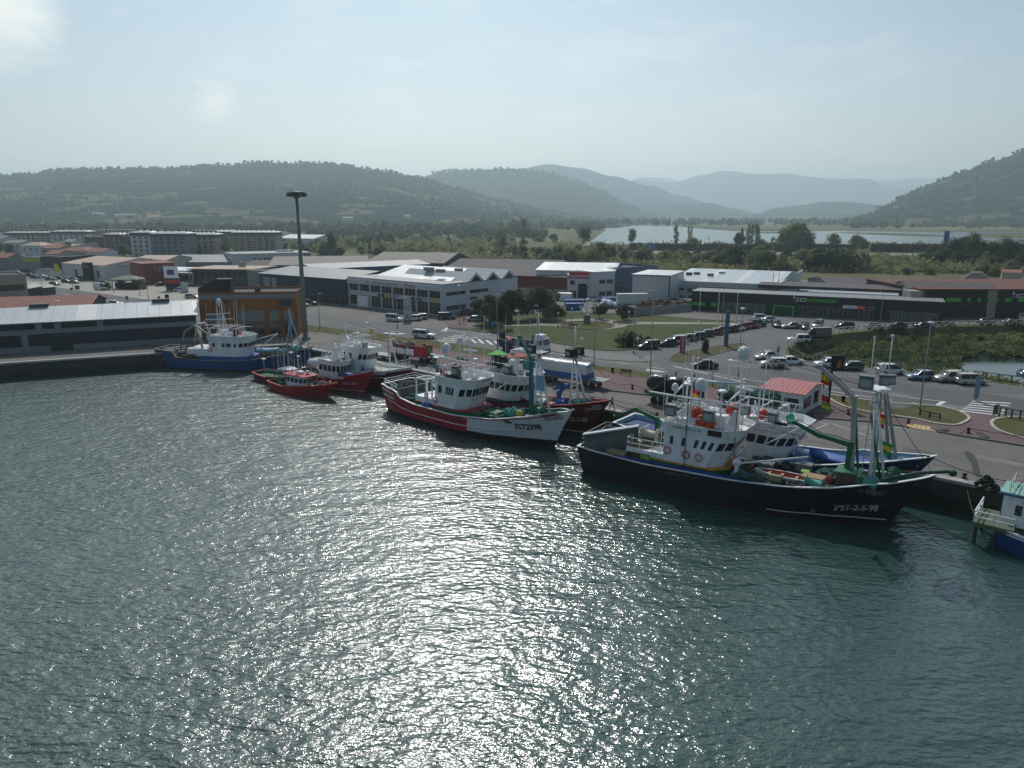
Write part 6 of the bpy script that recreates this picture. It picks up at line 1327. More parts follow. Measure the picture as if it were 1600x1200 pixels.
def rail(pts,label,h=1.05,step=1.6,style='x',m=None,name='wooden_railing'):
    P=[G(*p) for p in pts]; t=thing(name,label,'railing',P[0]); o0=P[0]; n=0; prev=None
    for a,b in zip(P,P[1:]):
        L0=(b-a).length; k=max(1,round(L0/step))
        for i in range(k):
            p=a.lerp(b,i/k)-o0; q=a.lerp(b,(i+1)/k)-o0; mb=MB(); mb.bar(p,p+Vector((0,0,h)),.15); 
            if n<95: mb.build('post',m,t)
            n+=1; mb=MB(); mb.bar(p+Vector((0,0,h)),q+Vector((0,0,h)),.17,.12)
            if style=='x': mb.bar(p+Vector((0,0,.15)),q+Vector((0,0,h-.08)),.1)
            else: mb.bar(p+Vector((0,0,h*.5)),q+Vector((0,0,h*.5)),.07)
            if prev is None: prev=MB()
            o=len(prev.v); prev.v+=mb.v; prev.f+=[[o+j for j in f] for f in mb.f]; prev.m+=mb.m; prev.sm+=mb.sm
    e=P[-1]-o0; mb=MB(); mb.bar(e,e+Vector((0,0,h)),.12); mb.build('post',m,t); prev.build('handrail',m,t); return t
m_rw=mat('weathered_rail',(.46,.43,.37),.8,var=.2,sc=2)
rail([(1232,546),(1246,536),(1275,527),(1320,520),(1400,513),(1500,510),(1600,508),(1720,505)],'pale wooden railing curving along the far side of the creek',1.25,2.0,'x',m_rw)
rail([(1232,546),(1234,553),(1258,564),(1300,567),(1400,579),(1500,591)],'wooden railing behind the cars along the near side of the creek',1.1,2.2,'z',mat('dark_rail',(.10,.095,.085),.8))
rail([(1521,592),(1560,597),(1600,602),(1680,611)],'wooden railing with crossed braces at the creek on the right',1.25,1.9,'x',mat('dark_rail'))
rail([(1552,648),(1580,654),(1620,660)],'low slatted railing beside the green litter bin',1.2,.8,'z',mat('green_rail',(.06,.08,.05),.7))
rail([(1437,650),(1452,654),(1468,657)],'low bicycle rack railing on the oval island',.8,.9,'z',M_black,'bicycle_rack')
rail([(1258,564),(1300,551),(1310,549)],'fallen dark rail lying out over the creek',.6,2,'z',mat('dark_rail'),'broken_rail')
# mesh fence in front of the scrap yard
mbf=MB()
for k in range(40):
    a=G(985+k*2.4,494.5-k*.22); mbf.box((a.x,a.y,1.1),(.75,.06,2.1),0)
tag(mbf.build('palisade_fence',mat('pale_palisade',(.26,.27,.27),.8,var=.3)),'pale palisade fence before the pallet yard','fence')
# ring sculpture
g=G(917,505); t=thing('ring_sculpture','round open ring sculpture on a stone plinth in the park','sculpture',g)
mb=MB(); mb.box((0,0,1.0),(1.6,1.6,2.0),top=.9); mb.build('plinth',mat('plinth_stone',(.14,.16,.17),.8),t)
mb=MB()
for ax in range(3):
    T3=Matrix.Translation((0,0,3.9))@Matrix.Rotation(ax*math.pi/3+.3,4,'Z')@Matrix.Rotation(math.pi/2,4,'X'); pts=[T3@Vector((1.9*math.cos(a),1.9*math.sin(a),0)) for a in [k*math.pi/14 for k in range(29)]]
    mb.tube(pts,.06,5,cap=False)
for zz in (-.9,0,.9):
    rr=math.sqrt(1.9**2-zz*zz); mb.tube([Vector((rr*math.cos(a),rr*math.sin(a),3.9+zz)) for a in [k*math.pi/14 for k in range(29)]],.05,5,cap=False)
mb.build('ring_cage',mat('pale_metal',(.4,.42,.42),.4,metal=.5),t)
# pylon
g=G(846,376); H=HT(846,376,345); t=thing('pylon','lattice electricity pylon in the marsh between two trees','pylon',g); mb=MB()
for sx,sy in ((-1,-1),(1,-1),(1,1),(-1,1)): mb.bar((sx*2.2,sy*2.2,0),(sx*.3,sy*.3,H),.35)
for k in range(6):
    z=H*k/6; w=2.2-1.9*k/6; w2=2.2-1.9*(k+1)/6; z2=H*(k+1)/6
    for s in (-1,1): mb.bar((-w,s*w,z),(w2,s*w2,z2),.25); mb.bar((w,s*w,z),(-w2,s*w2,z2),.25)
mb.build('lattice',M_grey,t); mb=MB()
for k,z in enumerate((.6,.75,.9)): mb.bar((-4+k*.6,0,H*z),(4-k*.6,0,H*z),.35)
mb.build('crossarm',M_grey,t)
# filling station
g=G(245,447); t=thing('filling_station','filling station canopy with blue and white fascia over the pumps','filling station',G(215,442),math.atan2(G(320,446).y-G(215,442).y,G(320,446).x-G(215,442).x))
Lc=(G(320,446)-G(215,442)).length
mb=MB(); mb.box((Lc*.45,5,5.2),(Lc*.9,11,.9)); mb.build('canopy',M_white,t)
for a,b,m_ in ((0,.12,M_white),(.12,.25,mat('pale_red',(.5,.2,.17),.6)),(.38,.62,mat('logo_blue')),(.72,.9,mat('logo_blue'))):
    mb=MB(); mb.box((Lc*(a+b)/2,-.58,5.2),(Lc*(b-a),.1,.8)); mb.build('fascia',m_,t)
for x in (.15,.35,.55,.8):
    for y in (1.5,8.5):
        mb=MB(); mb.box((Lc*x,y,2.4),(.4,.4,4.8)); mb.build('pillar',M_white,t)
for x in (.22,.45,.66):
    mb=MB(); mb.box((Lc*x,4,.9),(1.0,.7,1.8)); mb.build('fuel_pump',[M_red,M_blue,M_green][int(x*4)%3],t)
mb=MB(); mb.box((Lc*.5,13,1.7),(Lc*.7,5,3.4)); mb.build('shop',m_wallw,t); mb=MB(); mb.box((Lc*.5,10.45,1.5),(Lc*.5,.1,2.2)); mb.build('shop_window',M_dark,t)
g=G(176,452); t=thing('forecourt_kiosk','small open kiosk with pale hip roof on four posts','kiosk',g)
mb=MB(); mb.add([(-.6,-.6,3.4),(9.2,-.6,3.4),(9.2,6,3.4),(-.6,6,3.4),(3,2.7,4.6),(6,2.7,4.6)],[(0,1,5,4),(1,2,5),(2,3,4,5),(3,0,4),(0,3,2,1)]); mb.build('roof',mat('kiosk_roof',(.20,.23,.19),.8),t)
for x in (0,8.6):
    for y in (0,5.4): mb=MB(); mb.box((x,y,1.7),(.35,.35,3.4)); mb.build('pillar',M_white,t)
mb=MB(); mb.box((1.2,3,1.3),(2.2,3,2.6)); mb.build('cabinet',M_white,t); mb=MB(); mb.box((5,3,1),(3,2,2)); mb.build('machine',mat('logo_blue'),t)
# boat hut with red roof
hp=G(1195,640); a_=G(1252,650); b_=G(1281,632)
t=thing('quay_hut','small white hut with red sheet roof and dark windows on the quay','hut',a_+(a_-b_).normalized()*0,0)
ex=(b_-a_); eL=ex.length; t.rotation_euler.z=math.atan2(ex.y,ex.x)
Wd_=5.2; h_=2.9
mb=MB(); mb.add([(0,0,.02),(eL,0,.02),(eL,Wd_,.02),(0,Wd_,.02),(0,0,h_),(eL,0,h_),(eL,Wd_,h_),(0,Wd_,h_),(eL/2,0,h_+.55),(eL/2,Wd_,h_+.55)],[(0,1,5,8,4),(1,2,6,5),(2,3,7,9,6),(3,0,4,7),(4,8,9,7),(5,6,9,8)]); mb.build('wall',m_wallw,t)
mb=MB(); o=.4; k=.55/(eL/2)
for s,x0,x1 in ((1,-o,eL/2),(-1,eL+o,eL/2)):
    za=h_-o*k+.05; zb=h_+.62
    mb.add([(x0,-o,za),(x1,-o,zb),(x1,Wd_+o,zb),(x0,Wd_+o,za),(x0,-o,za-.1),(x1,-o,zb-.1),(x1,Wd_+o,zb-.1),(x0,Wd_+o,za-.1)],[(0,1,2,3) if s>0 else (3,2,1,0),(7,6,5,4) if s>0 else (4,5,6,7),(0,4,5,1) if s>0 else (1,5,4,0),(3,2,6,7),(0,3,7,4)])
mb.build('roof',striped('red_sheet_roof',(.42,.10,.10),(.16,.035,.035),'y',.62,.2,.55,0,.2),t)
facade(t,(0,0),(eL,0),0,3,[(.8,2.1,[(.5,eL*.45)]),(.7,2.3,[(eL*.6,eL*.85)])],M_black)
facade(t,(0,Wd_),(0,0),0,3,[(.9,2.1,[(Wd_*.55,Wd_*.9)]),(1.5,2.3,[(Wd_*.2,Wd_*.34)])],M_black)
mb=MB(); mb.bar((eL+.2,-.2,0),(eL+.2,-.2,5.6),.1); tag(mb.build('flag_pole',M_black,None,t.location,t.rotation_euler.z),'thin dark pole at the front corner of the red roofed hut','pole')
# deck terrace beside the hut
g=G(1215,652); t=thing('terrace','small grey terrace with railings in front of the hut','terrace',g,QANG); mb=MB(); mb.box((0,0,.25),(5.5,2.2,.5)); mb.build('deck',M_white,t); mb=MB()
for k in range(5): mb.bar((-2.7+k*1.35,-1.05,.5),(-2.7+k*1.35,-1.05,1.5),.06)
mb.bar((-2.7,-1.05,1.5),(2.7,-1.05,1.5),.06); mb.bar((-2.7,-1.05,1.0),(2.7,-1.05,1.0),.05); mb.bar((2.7,-1.05,1.5),(2.7,1.05,1.5),.05); mb.build('railing',M_grey,t)
# green wagon of nets left of the hut
t=bed('net_wagon','long wagon piled with green grey nets left of the hut',1168,637,-38,8,2.3,None,(-2.5,2.5),1.0)
mb=MB()
for k in range(60): blob(mb,(rs2.uniform(-3.8,3.8),rs2.uniform(-.9,.9),1.2+rs2.uniform(0,.9)),.7,.45,0,True)
tag(mb.build('piled_net',M_netg,None,t.location,R(-38)),'green grey net heaped along the wagon beside the hut','net')
g=G(1536,762); mb=MB(); rs3=random.Random(4)
for k in range(50):
    q=rs3.uniform(0,1); a=rs3.uniform(0,6.28); blob(mb,(1.1*q*math.cos(a),.9*q*math.sin(a),(1-q)*1.15+.08),.24,.2,0,True)
tag(mb.build('net_heap',mat('dark_green_net',(.012,.02,.015),.9,var=.4,sc=3,bump=.5),None,G(1540,764)),'dark conical heap of net on the quay edge','net')
# mooring bollards and capstans at the quay edge
for s_,lb in ((-4.5,'mooring bollard at the quay edge before the crane tip'),(6,'mooring bollard behind the black ship bow'),(28.5,'mooring bollard at the quay edge right of the black bow'),(40,'mooring bollard near the net heap'),(-22,'mooring bollard between the red and white ships'),(-40,'mooring bollard near the red trailer')):
    mb=MB(); mb.lathe([(.28,0),(.24,.08),(.15,.14),(.15,.34),(.26,.42),(.22,.5),(.05,.54)],n=12); p=Q(s_,.6); p.z=.06; tag(mb.build('mooring_bollard',M_black,None,p),lb,'bollard')
# ================================================================ BOATS
mat('dome_white',(.60,.62,.64),.4,var=.04); mat('life_ring',(.62,.22,.22),.6); mat('rusty_grey',(.12,.09,.07),.8,var=.3,dirt=.7); mat('brown_net',(.09,.06,.045),.95,var=.5,sc=3,bump=.5)
def lerpt(tab,x,sm=True):
    if x<=tab[0][0]: return tab[0][1]
    for (a,va),(b,vb) in zip(tab,tab[1:]):
        if x<=b:
            t=(x-a)/(b-a); t=t*t*(3-2*t)*.5+t*.5 if sm else t
            return va+(vb-va)*t
    return tab[-1][1]
YD=[(0,.74),(.08,.90),(.25,1),(.6,1),(.72,.93),(.82,.76),(.9,.52),(.96,.26),(1,.02)]
YW=[(0,.60),(.1,.84),(.25,.94),(.55,.96),(.7,.74),(.82,.42),(.92,.15),(1,.0)]
class Hull:
    def __init__(s,Lw,xt,zt,B,sheer,drop=.55,stern_rake=.5):
        s.Lw,s.xt,s.zt,s.B,s.sh,s.drop,s.sr=Lw,xt,zt,B,sheer,drop,stern_rake
    def stem(s,z): return s.Lw+(s.xt-s.Lw)*max(0,z/s.zt)**1.25 - (0 if z>=0 else -z*.8)
    def stern(s,z): return -s.sr*max(0,z)/3+(0 if z>=0 else -z*1.4)
    def sheer(s,x): return lerpt(s.sh,x)
    def X(s,t,z): return s.stern(z)*(1-t)+s.stem(z)*t
    def tof(s,x,z): return (x-s.stern(z))/(s.stem(z)-s.stern(z))
    def Y(s,t,z,zs):
        yd=lerpt(YD,t)*s.B/2; yw=lerpt(YW,t)*s.B/2
        if z<0: return yw*(1+z*.28)
        return yw+(yd-yw)*min(1,z/zs)**.8
    def half(s,x,z):
        t=min(1,max(0,s.tof(x,z))); return s.Y(t,z,s.sheer(x))
    def build(s,root,mats,mf,rails=(.55,),cap=M_white,deck=None,railm=None,N=44):
        rows=[]; K=9; zz=[]
        for i in range(N+1):
            t=i/N; t=1-(1-t)**1.15
            r=[]
            zs=s.sheer(s.X(t,s.zt*.8 if t>.8 else 3)) if t<1 else s.zt
            lv=[-1.0,-.02,.28,.50]+[.5+(zs-.5)*k/K for k in range(1,K+1)]
            for z in lv: r.append((Vector((s.X(t,z),-s.Y(t,z,zs),z)),t,z,zs))
            rows.append(r)
        mb=MB()
        for sd in (1,-1):
            R_=[[Vector((p.x,p.y*sd,p.z)) for p,_,_,_ in r] for r in rows]
            f=lambda i,j: mf(rows[i][j][1],j,(rows[i][j][2]+rows[i][j+1][2])/2,rows[i][j][0].x)
            if sd==1: mb.grid(R_,0,True,f)
            else: mb.grid([r[::-1] for r in R_],0,True,lambda i,j:f(i,len(rows[0])-2-j))
        a=rows[0]; o=[Vector((p.x,p.y,p.z)) for p,_,_,_ in a]+[Vector((p.x,-p.y,p.z)) for p,_,_,_ in a][::-1]
        n=len(a)
        for j in range(n-1): mb.add([a[j][0],a[j+1][0],Vector((a[j+1][0].x,-a[j+1][0].y,a[j+1][0].z)),Vector((a[j][0].x,-a[j][0].y,a[j][0].z))],[(0,1,2,3)],mf(0,j,(a[j][2]+a[j+1][2])/2,0))
        mb.build('hull',mats,root)
        # inner bulwark and deck
        top=[r[-1][0] for r in rows]; inn=MB(); dk=MB(); w=.14
        ti=[Vector((min(p.x,s.xt-.6) if i else p.x+w,min(-.02,p.y+w),p.z)) for i,p in enumerate(top)]
        di=[]
        for i,r in enumerate(rows):
            _,t,_,zs=r[-1]; zd=zs-s.drop; di.append(Vector((min(s.X(t,zd)-.1,ti[i].x) if i else ti[0].x,min(-.01,-(s.Y(t,zd,zs)-.2)),zd)))
        for sd in (1,-1):
            A=[Vector((p.x,p.y*sd,p.z)) for p in ti]; Bq=[Vector((p.x,p.y*sd,p.z)) for p in di]
            inn.grid([A,Bq] if sd>0 else [Bq,A])
        inn.add([ti[0],Vector((ti[0].x,-ti[0].y,ti[0].z)),Vector((di[0].x,-di[0].y,di[0].z)),di[0]],[(0,1,2,3)])
        inn.build('bulwark',railm or M_white,root)
        dk.grid([[Vector((p.x,p.y,p.z)) for p in di],[Vector((p.x,0,p.z+.08)) for p in di],[Vector((p.x,-p.y,p.z)) for p in di]],0,True); dk.build('deck',deck or M_green,root)
        cp=MB()
        for sd in (1,-1):
            for i in range(N): cp.bar(Vector((top[i].x,(top[i].y+w/2)*sd,top[i].z+.03)),Vector((top[i+1].x,(top[i+1].y+w/2)*sd,top[i+1].z+.03)),.26,.09)
        cp.bar((top[0].x+.08,top[0].y,top[0].z+.03),(top[0].x+.08,-top[0].y,top[0].z+.03),.26,.09); cp.build('cap_rail',cap,root)
        for fr,m in rails:
            rb=MB()
            for sd in (-1,1):
                pts=[]
                for i in range(2,N-1):
                    t=i/N; x0=s.X(t,3); zs=s.sheer(x0); z=zs*fr; pts.append(Vector((s.X(t,z),sd*(s.Y(t,z,zs)+.03),z)))
                rb.tube(pts,.07,5)
            rb.build('rubbing_strake',m,root)
    def text(s,root,txt,size,xc,zc,m,side=-1,sx=.8,shear=0,name='registration'):
        me=text_mesh(txt,size,shear,sx,.028); me.materials.clear(); me.materials.append(m)
        for v in me.vertices:
            x=xc+v.co.x*(1 if side<0 else -1); z=zc+v.co.y+(s.sheer(x)-s.sheer(xc))*.35
            y=s.half(x,z)+.035; v.co=(x,side*y,z)
        o=bpy.data.objects.new(name,me); COL.objects.link(o); o.parent=root
def rails_mb(pts,h=1.0,step=1.3,r=.03,bars=2):
    mb=MB()
    for a,b in zip(pts,pts[1:]):
        a=Vector(a);b=Vector(b);k=max(1,round((b-a).length/step))
        for i in range(k+1): p=a.lerp(b,i/k); mb.bar(p,p+Vector((0,0,h)),r*2)
        for q in range(1,bars+1): mb.bar(a+Vector((0,0,h*q/bars)),b+Vector((0,0,h*q/bars)),r*2)
    return mb
def railing(root,pts,h=1.0,m=None,**k): return rails_mb(pts,h,**k).build('railing',m or M_whitem,root)
def wheelhouse(root,x0,x1,hw,z0,z1,zr,lean=1.2,nside=5,nfront=4,m=None,base=None,zb=None,name='wheelhouse',front=.55,wz=(.62,.86),topb=.7,sidewin=None,stripe=None,porth=True,ring=()):
    """tapered house: side walls, faceted leaning front; windows on each face; open top bulwark"""
    m=m or M_white
    def plan(z,g=0):
        f=(z-z0)/(z1-z0)*lean; c=1.4
        return [(x0-g,-hw-g,z),(x1-c+f-g*0,-hw-g,z),(x1+f+g,-hw*front-g*.5,z),(x1+f+g,hw*front+g*.5,z),(x1-c+f,hw+g,z),(x0-g,hw+g,z)]
    def pris(za,zb_,g=0,g2=None,cap=True):
        A=plan(za,g);B_=plan(zb_,g if g2 is None else g2); mb=MB(); n=6; mb.add(A+B_,[(i,(i+1)%n,n+(i+1)%n,n+i) for i in range(n)]+([tuple(range(n,2*n))] if cap else [])); return mb
    h=pris(z0,z1).build(name,m,root)
    if base: pris(z0-.0,zb,.03,cap=False).build('base_band',base,root)
    if stripe: pris(stripe[0],stripe[1],.04,cap=False).build('stripe',stripe[2],root)
    # roof slab and flared visor bulwark
    pris(z1,z1+.12,.12).build('roof',m,root)
    if topb:
        mb=MB(); A=plan(z1+.12,.1); B_=plan(z1+.12+topb,.24); 
        B2=plan(z1+.12+topb,.14); n=6; mb.add(A+B_+B2,[(i,(i+1)%n,n+(i+1)%n,n+i) for i in range(n)]+[(n+i,n+(i+1)%n,2*n+(i+1)%n,2*n+i) for i in range(n)]+[((i+1)%n,i,2*n+i,2*n+(i+1)%n) for i in range(n)]); mb.build('visor',m,root)
    P=plan(z0);T_=plan(z1); wall=[(0,1,nside),(1,2,2),(2,3,nfront),(3,4,2),(4,5,nside)]
    for a,b,n in wall:
        q=(P[a],P[b],T_[b],T_[a]); 
        us=sidewin if (n==nside and sidewin and a in(0,4)) else [((k+.5)/n-.36/n,(k+.5)/n+.36/n) for k in range(n)]
        if a==4 and sidewin: us=[(1-v,1-u) for u,v in us]
        for u0,u1 in us:
            fr=MB().panel(*q,u0-.008,u1+.008,wz[0]-.015,wz[1]+.015,.03).build('window',M_grey,h); MB().panel(*q,u0,u1,wz[0],wz[1],.045).build('pane',M_dark,fr)
    for (u,v) in ring:
        for a,b in ((0,1),):
            q=[Vector(k) for k in (P[a],P[b],T_[b],T_[a])]; c=(q[0]*(1-u)+q[1]*u)*(1-v)+(q[3]*(1-u)+q[2]*u)*v; mb=MB()
            pts=[c+Vector((.36*math.cos(t),-.08,.36*math.sin(t))) for t in [k*math.pi/8 for k in range(17)]]; mb.tube(pts,.09,6,cap=False)
            mb.build('life_ring',mat('life_ring',(.62,.22,.22),.6),root)
    return h
def dome(root,p,r,pole=0,m=None):
    mb=MB(); x,y,z=p
    if pole: mb.tube([(x,y,z-pole),(x,y,z)],.08,6); mb.lathe([(.3,0),(.3,.1)],(x,y,z-.05),8)
    mb.lathe([(r*.75,0),(r*.98,r*.25),(r,r*.7),(r*.98,r*1.1),(r*.82,r*1.6),(r*.5,r*1.95),(r*.15,r*2.08)],(x,y,z),14); mb.build('radome',m or mat('dome_white',(.60,.62,.64),.4,var=.04),root)
def mush(root,p,r=.45,pole=1.0):
    x,y,z=p; mb=MB(); mb.tube([(x,y,z-pole),(x,y,z)],.05,6); mb.lathe([(.1,0),(r,.05),(r,.16),(r*.6,.26)],(x,y,z),12); mb.build('antenna_disc',M_whitem,root)
def radar(root,p,w=2.2,rz=.3,m=None):
    x,y,z=p; mb=MB(); mb.box((x,y,z),(w,.16,.22),rz); mb.lathe([(.2,-.35),(.2,-.1),(.08,0)],(x,y,z),8); mb.tube([(x,y,z-1.2),(x,y,z-.3)],.08,6); mb.build('radar',m or M_whitem,root)
def whip(root,p,h,r=.04,m=None):
    mb=MB(); x,y,z=p; mb.tube([(x,y,z),(x+.05,y,z+h*.5),(x+.12,y,z+h)],r,5,r2=r*.5); mb.build('whip_antenna',m or M_whitem,root)
def tubes(root,name,segs,r,m,r2=None):
    mb=MB()
    for s_ in segs: mb.tube(s_,r,6,r2=r2)
    return mb.build(name,m,root)
def wires(root,segs,name='rigging',r=.03,m=None):
    mb=MB()
    for s_ in segs: mb.tube(s_,r,4)
    return mb.build(name,m or mat('wire',(.12,.12,.12),.5),root)
def lightbox(root,p,s_=(.9,.7,.9),rz=0,m=None):
    mb=MB(); mb.box(p,s_,rz,top=.92); mb.box((p[0],p[1],p[2]+s_[2]/2+.05),(s_[0]+.1,s_[1]+.1,.08),rz); o=mb.build('floodlight',m or M_grey,root)
    mb=MB(); c,s2=math.cos(rz),math.sin(rz); mb.box((p[0]+s2*(s_[1]/2+.02),p[1]-c*(s_[1]/2+.02),p[2]),(s_[0]*.75,.04,s_[2]*.6),rz); mb.build('lamp_glass',mat('lamp_pane',(.35,.38,.4),.2),o)
def crane(root,pts,w,m,name='crane'):
    mb=MB(); pts=[Vector(p) for p in pts]
    for i,(a,b) in enumerate(zip(pts,pts[1:])):
        k=w*(1-.16*i); mb.bar(a,b,k*.8,k); mb.box(tuple(b),(k*1.15,k*1.0,k*1.15))
    o=mb.build(name,m,root); hy=MB()
    for a,b in zip(pts[1:],pts[2:]):
        d=Vector((0,0,-w*.55)); hy.tube([a.lerp(b,.12)+d,a.lerp(b,.7)+d*.6],.07,6)
    for a,b in zip(pts,pts[1:]): hy.tube([a+Vector((0,.2,w*.5)),a.lerp(b,.5)+Vector((0,.25,w*.7)),b+Vector((0,.2,w*.5))],.04,5)
    hy.build('hydraulic_ram',M_black,o); return o
def drum(root,p,r,w,m=None,axis='Y',name='winch_drum'):
    M=Matrix.Rotation(math.pi/2,4,'X') if axis=='Y' else Matrix.Rotation(math.pi/2,4,'Y')
    mb=MB(); mb.lathe([(r,-w/2-.08),(r,-w/2),(r*.55,-w/2+.02),(r*.6,0),(r*.55,w/2-.02),(r,w/2),(r,w/2+.08)],p,16,M=M); mb.box((p[0],p[1],p[2]-r*.9),(r*1.6,w*1.1 if axis=='Y' else r*1.2,.2)); return mb.build(name,m or M_teal,root)
def pile(root,c,sx,sy,sz,n,m,name,label,cat='net',r=.45,seed=1,hi=True):
    rs=random.Random(seed); mb=MB(); st=random.getstate(); random.seed(seed)
    for k in range(n):
        a=rs.uniform(0,6.28); q=math.sqrt(rs.random()); blob(mb,(q*math.cos(a)*sx,q*math.sin(a)*sy,rs.uniform(.1,1)*sz*(1-q*.6)),r,r*.55,0,hi)
    random.setstate(st)
    o=mb.build(name,m); place(o,root,c); return tag(o,label,cat)
def place(o,root,c,rz=0):
    if .3<c[2]<3.0: c=(c[0],c[1],c[2]+.75)
    M=Matrix.Translation(root.location)@Matrix.Rotation(root.rotation_euler.z,4,'Z'); o.location=M@Vector(c); o.rotation_euler.z=root.rotation_euler.z+rz
def crate(root,c,d,m,label,rz=0,name='fish_crate'):
    mb=MB(); x,y,z=d; mb.box((0,0,z/2),(x,y,z),top=1.05)
    mb.box((0,0,z*.92),(x*1.08,y*1.08,z*.12)); o=mb.build(name,m); place(o,root,c,rz); return tag(o,label,'crate')
def small_boat(root,c,L,B,m_out,m_in,label,rz=0,cover=False,name='dinghy'):
    t=thing(name,label,'dinghy'); place(t,root,c,rz)
    def sec(x):
        k=(x+L/2)/L; w=B/2*(1-max(0,(k-.45)/.55)**2.2)*(.82+.18*min(1,k*4)); z=.62+.28*max(0,k-.4)**1.5; return w,z
    rows=[];inn=[]
    for i in range(15):
        x=-L/2+L*i/14; w,z=sec(x); w=max(w,.02)
        rows.append([Vector((x,-w,z)),Vector((x,-w*.88,z*.5)),Vector((x,-w*.45,.08)),Vector((x,0,0)),Vector((x,w*.45,.08)),Vector((x,w*.88,z*.5)),Vector((x,w,z))])
        w2=max(w-.07,.01); inn.append([Vector((x,-w2,z)),Vector((x,-w2*.85,z*.5+.05)),Vector((x,-w2*.4,.18)),Vector((x,0,.14)),Vector((x,w2*.4,.18)),Vector((x,w2*.85,z*.5+.05)),Vector((x,w2,z))])
    mb=MB(); mb.grid(rows); mb.add(rows[0],[tuple(range(7))]); mb.build('hull',m_out,t)
    if cover:
        mb=MB(); cv=[[Vector((r[0].x*1.02,r[0].y*1.05,r[0].z-.12)),Vector((r[0].x,r[0].y*.8,r[0].z+.1)),Vector((r[0].x,0,r[0].z+.38)),Vector((r[6].x,r[6].y*.8,r[6].z+.1)),Vector((r[6].x*1.02,r[6].y*1.05,r[6].z-.12))] for r in rows]; mb.grid(cv); mb.add(cv[0],[(0,1,2,3,4)]); mb.build('cover',m_in,t)
    else:
        mb=MB(); mb.grid([r[::-1] for r in inn]); mb.build('inside',m_in,t); mb=MB()
        for r0,r1 in zip(rows,rows[1:]):
            for k in (0,6): mb.bar(r0[k],r1[k],.1,.07)
        mb.bar(rows[0][0],rows[0][6],.1,.07); mb.build('gunwale',M_white,t)
        for x in (-L*.28,0,L*.24):
            mb=MB(); w,z=sec(x); mb.box((x,0,z-.18),(.26,w*1.86,.05)); mb.build('thwart',mat('thwart_wood',(.45,.33,.2),.7),t)
    return t
def flag(name,loc,cols,w,h,label,rz=0,wave=.1,vertical=False,pole=None):
    t=thing(name,label,'flag',loc,rz); n=8
    for k,(a,b,c) in enumerate(cols):
        rows=[]
        for i in range(n+1):
            x=w*i/n; y=wave*math.sin(i*1.2); dz=-.35*w*(i/n)**1.3; rows.append([Vector((x*.9,y,h*b+dz)),Vector((x*.9,y,h*a+dz))])
        mb=MB(); mb.grid(rows); mb.build('stripe',c,t)
    if pole:
        mb=MB(); mb.tube([(0,0,-pole),(0,0,h+.1)],.025,5); mb.build('pole',M_grey,t)
    return t
F_r=mat('flag_red',(.6,.02,.02),.8);F_y=mat('flag_yellow',(.75,.5,.02),.8);F_w=mat('flag_white',(.7,.7,.7),.8);F_g=mat('flag_green',(.02,.3,.06),.8);F_k=mat('flag_black',(.02,.02,.02),.8)
SPAIN=[(0,.27,F_r),(.27,.73,F_y),(.73,1,F_r)]
def boat(name,label,sc,ang): return thing(name,label,'boat',(sc[0],sc[1],WATER_Z),R(ang))
m_blackhull=mat('black_hull',(.010,.010,.012),.42,var=.25,sc=.8,dirt=.55,dirtcol=(.05,.026,.014),stretch=(1,1,.3))
m_anti=mat('antifouling',(.035,.010,.010),.7,var=.4,sc=1)
m_boot=mat('boot_dark',(.012,.014,.016),.6)
m_whull=mat('white_hull',(.66,.68,.70),.4,var=.06,sc=.8,dirt=.4,dirtcol=(.25,.20,.16))
m_rhull=mat('red_hull',(.36,.010,.016),.4,var=.15,sc=.8,dirt=.3,dirtcol=(.12,.02,.02))
m_drhull=mat('dark_red_hull',(.13,.012,.014),.45,var=.2,sc=.8,dirt=.3,dirtcol=(.03,.01,.01))
m_bhull=mat('blue_hull',(.010,.055,.19),.45,var=.15,sc=.8,dirt=.3,dirtcol=(.02,.05,.10))
m_dbhull=mat('dark_blue_hull',(.010,.022,.07),.45,var=.2,sc=.8,dirt=.2)
m_deckg=mat('green_deck',(.05,.13,.08),.8,var=.35,sc=1.2,dirt=.5); m_deckx=mat('worn_deck',(.12,.12,.11),.85,var=.35,sc=1.2,dirt=.5)
m_pale=mat('pale_paint_line',(.55,.55,.53),.6)
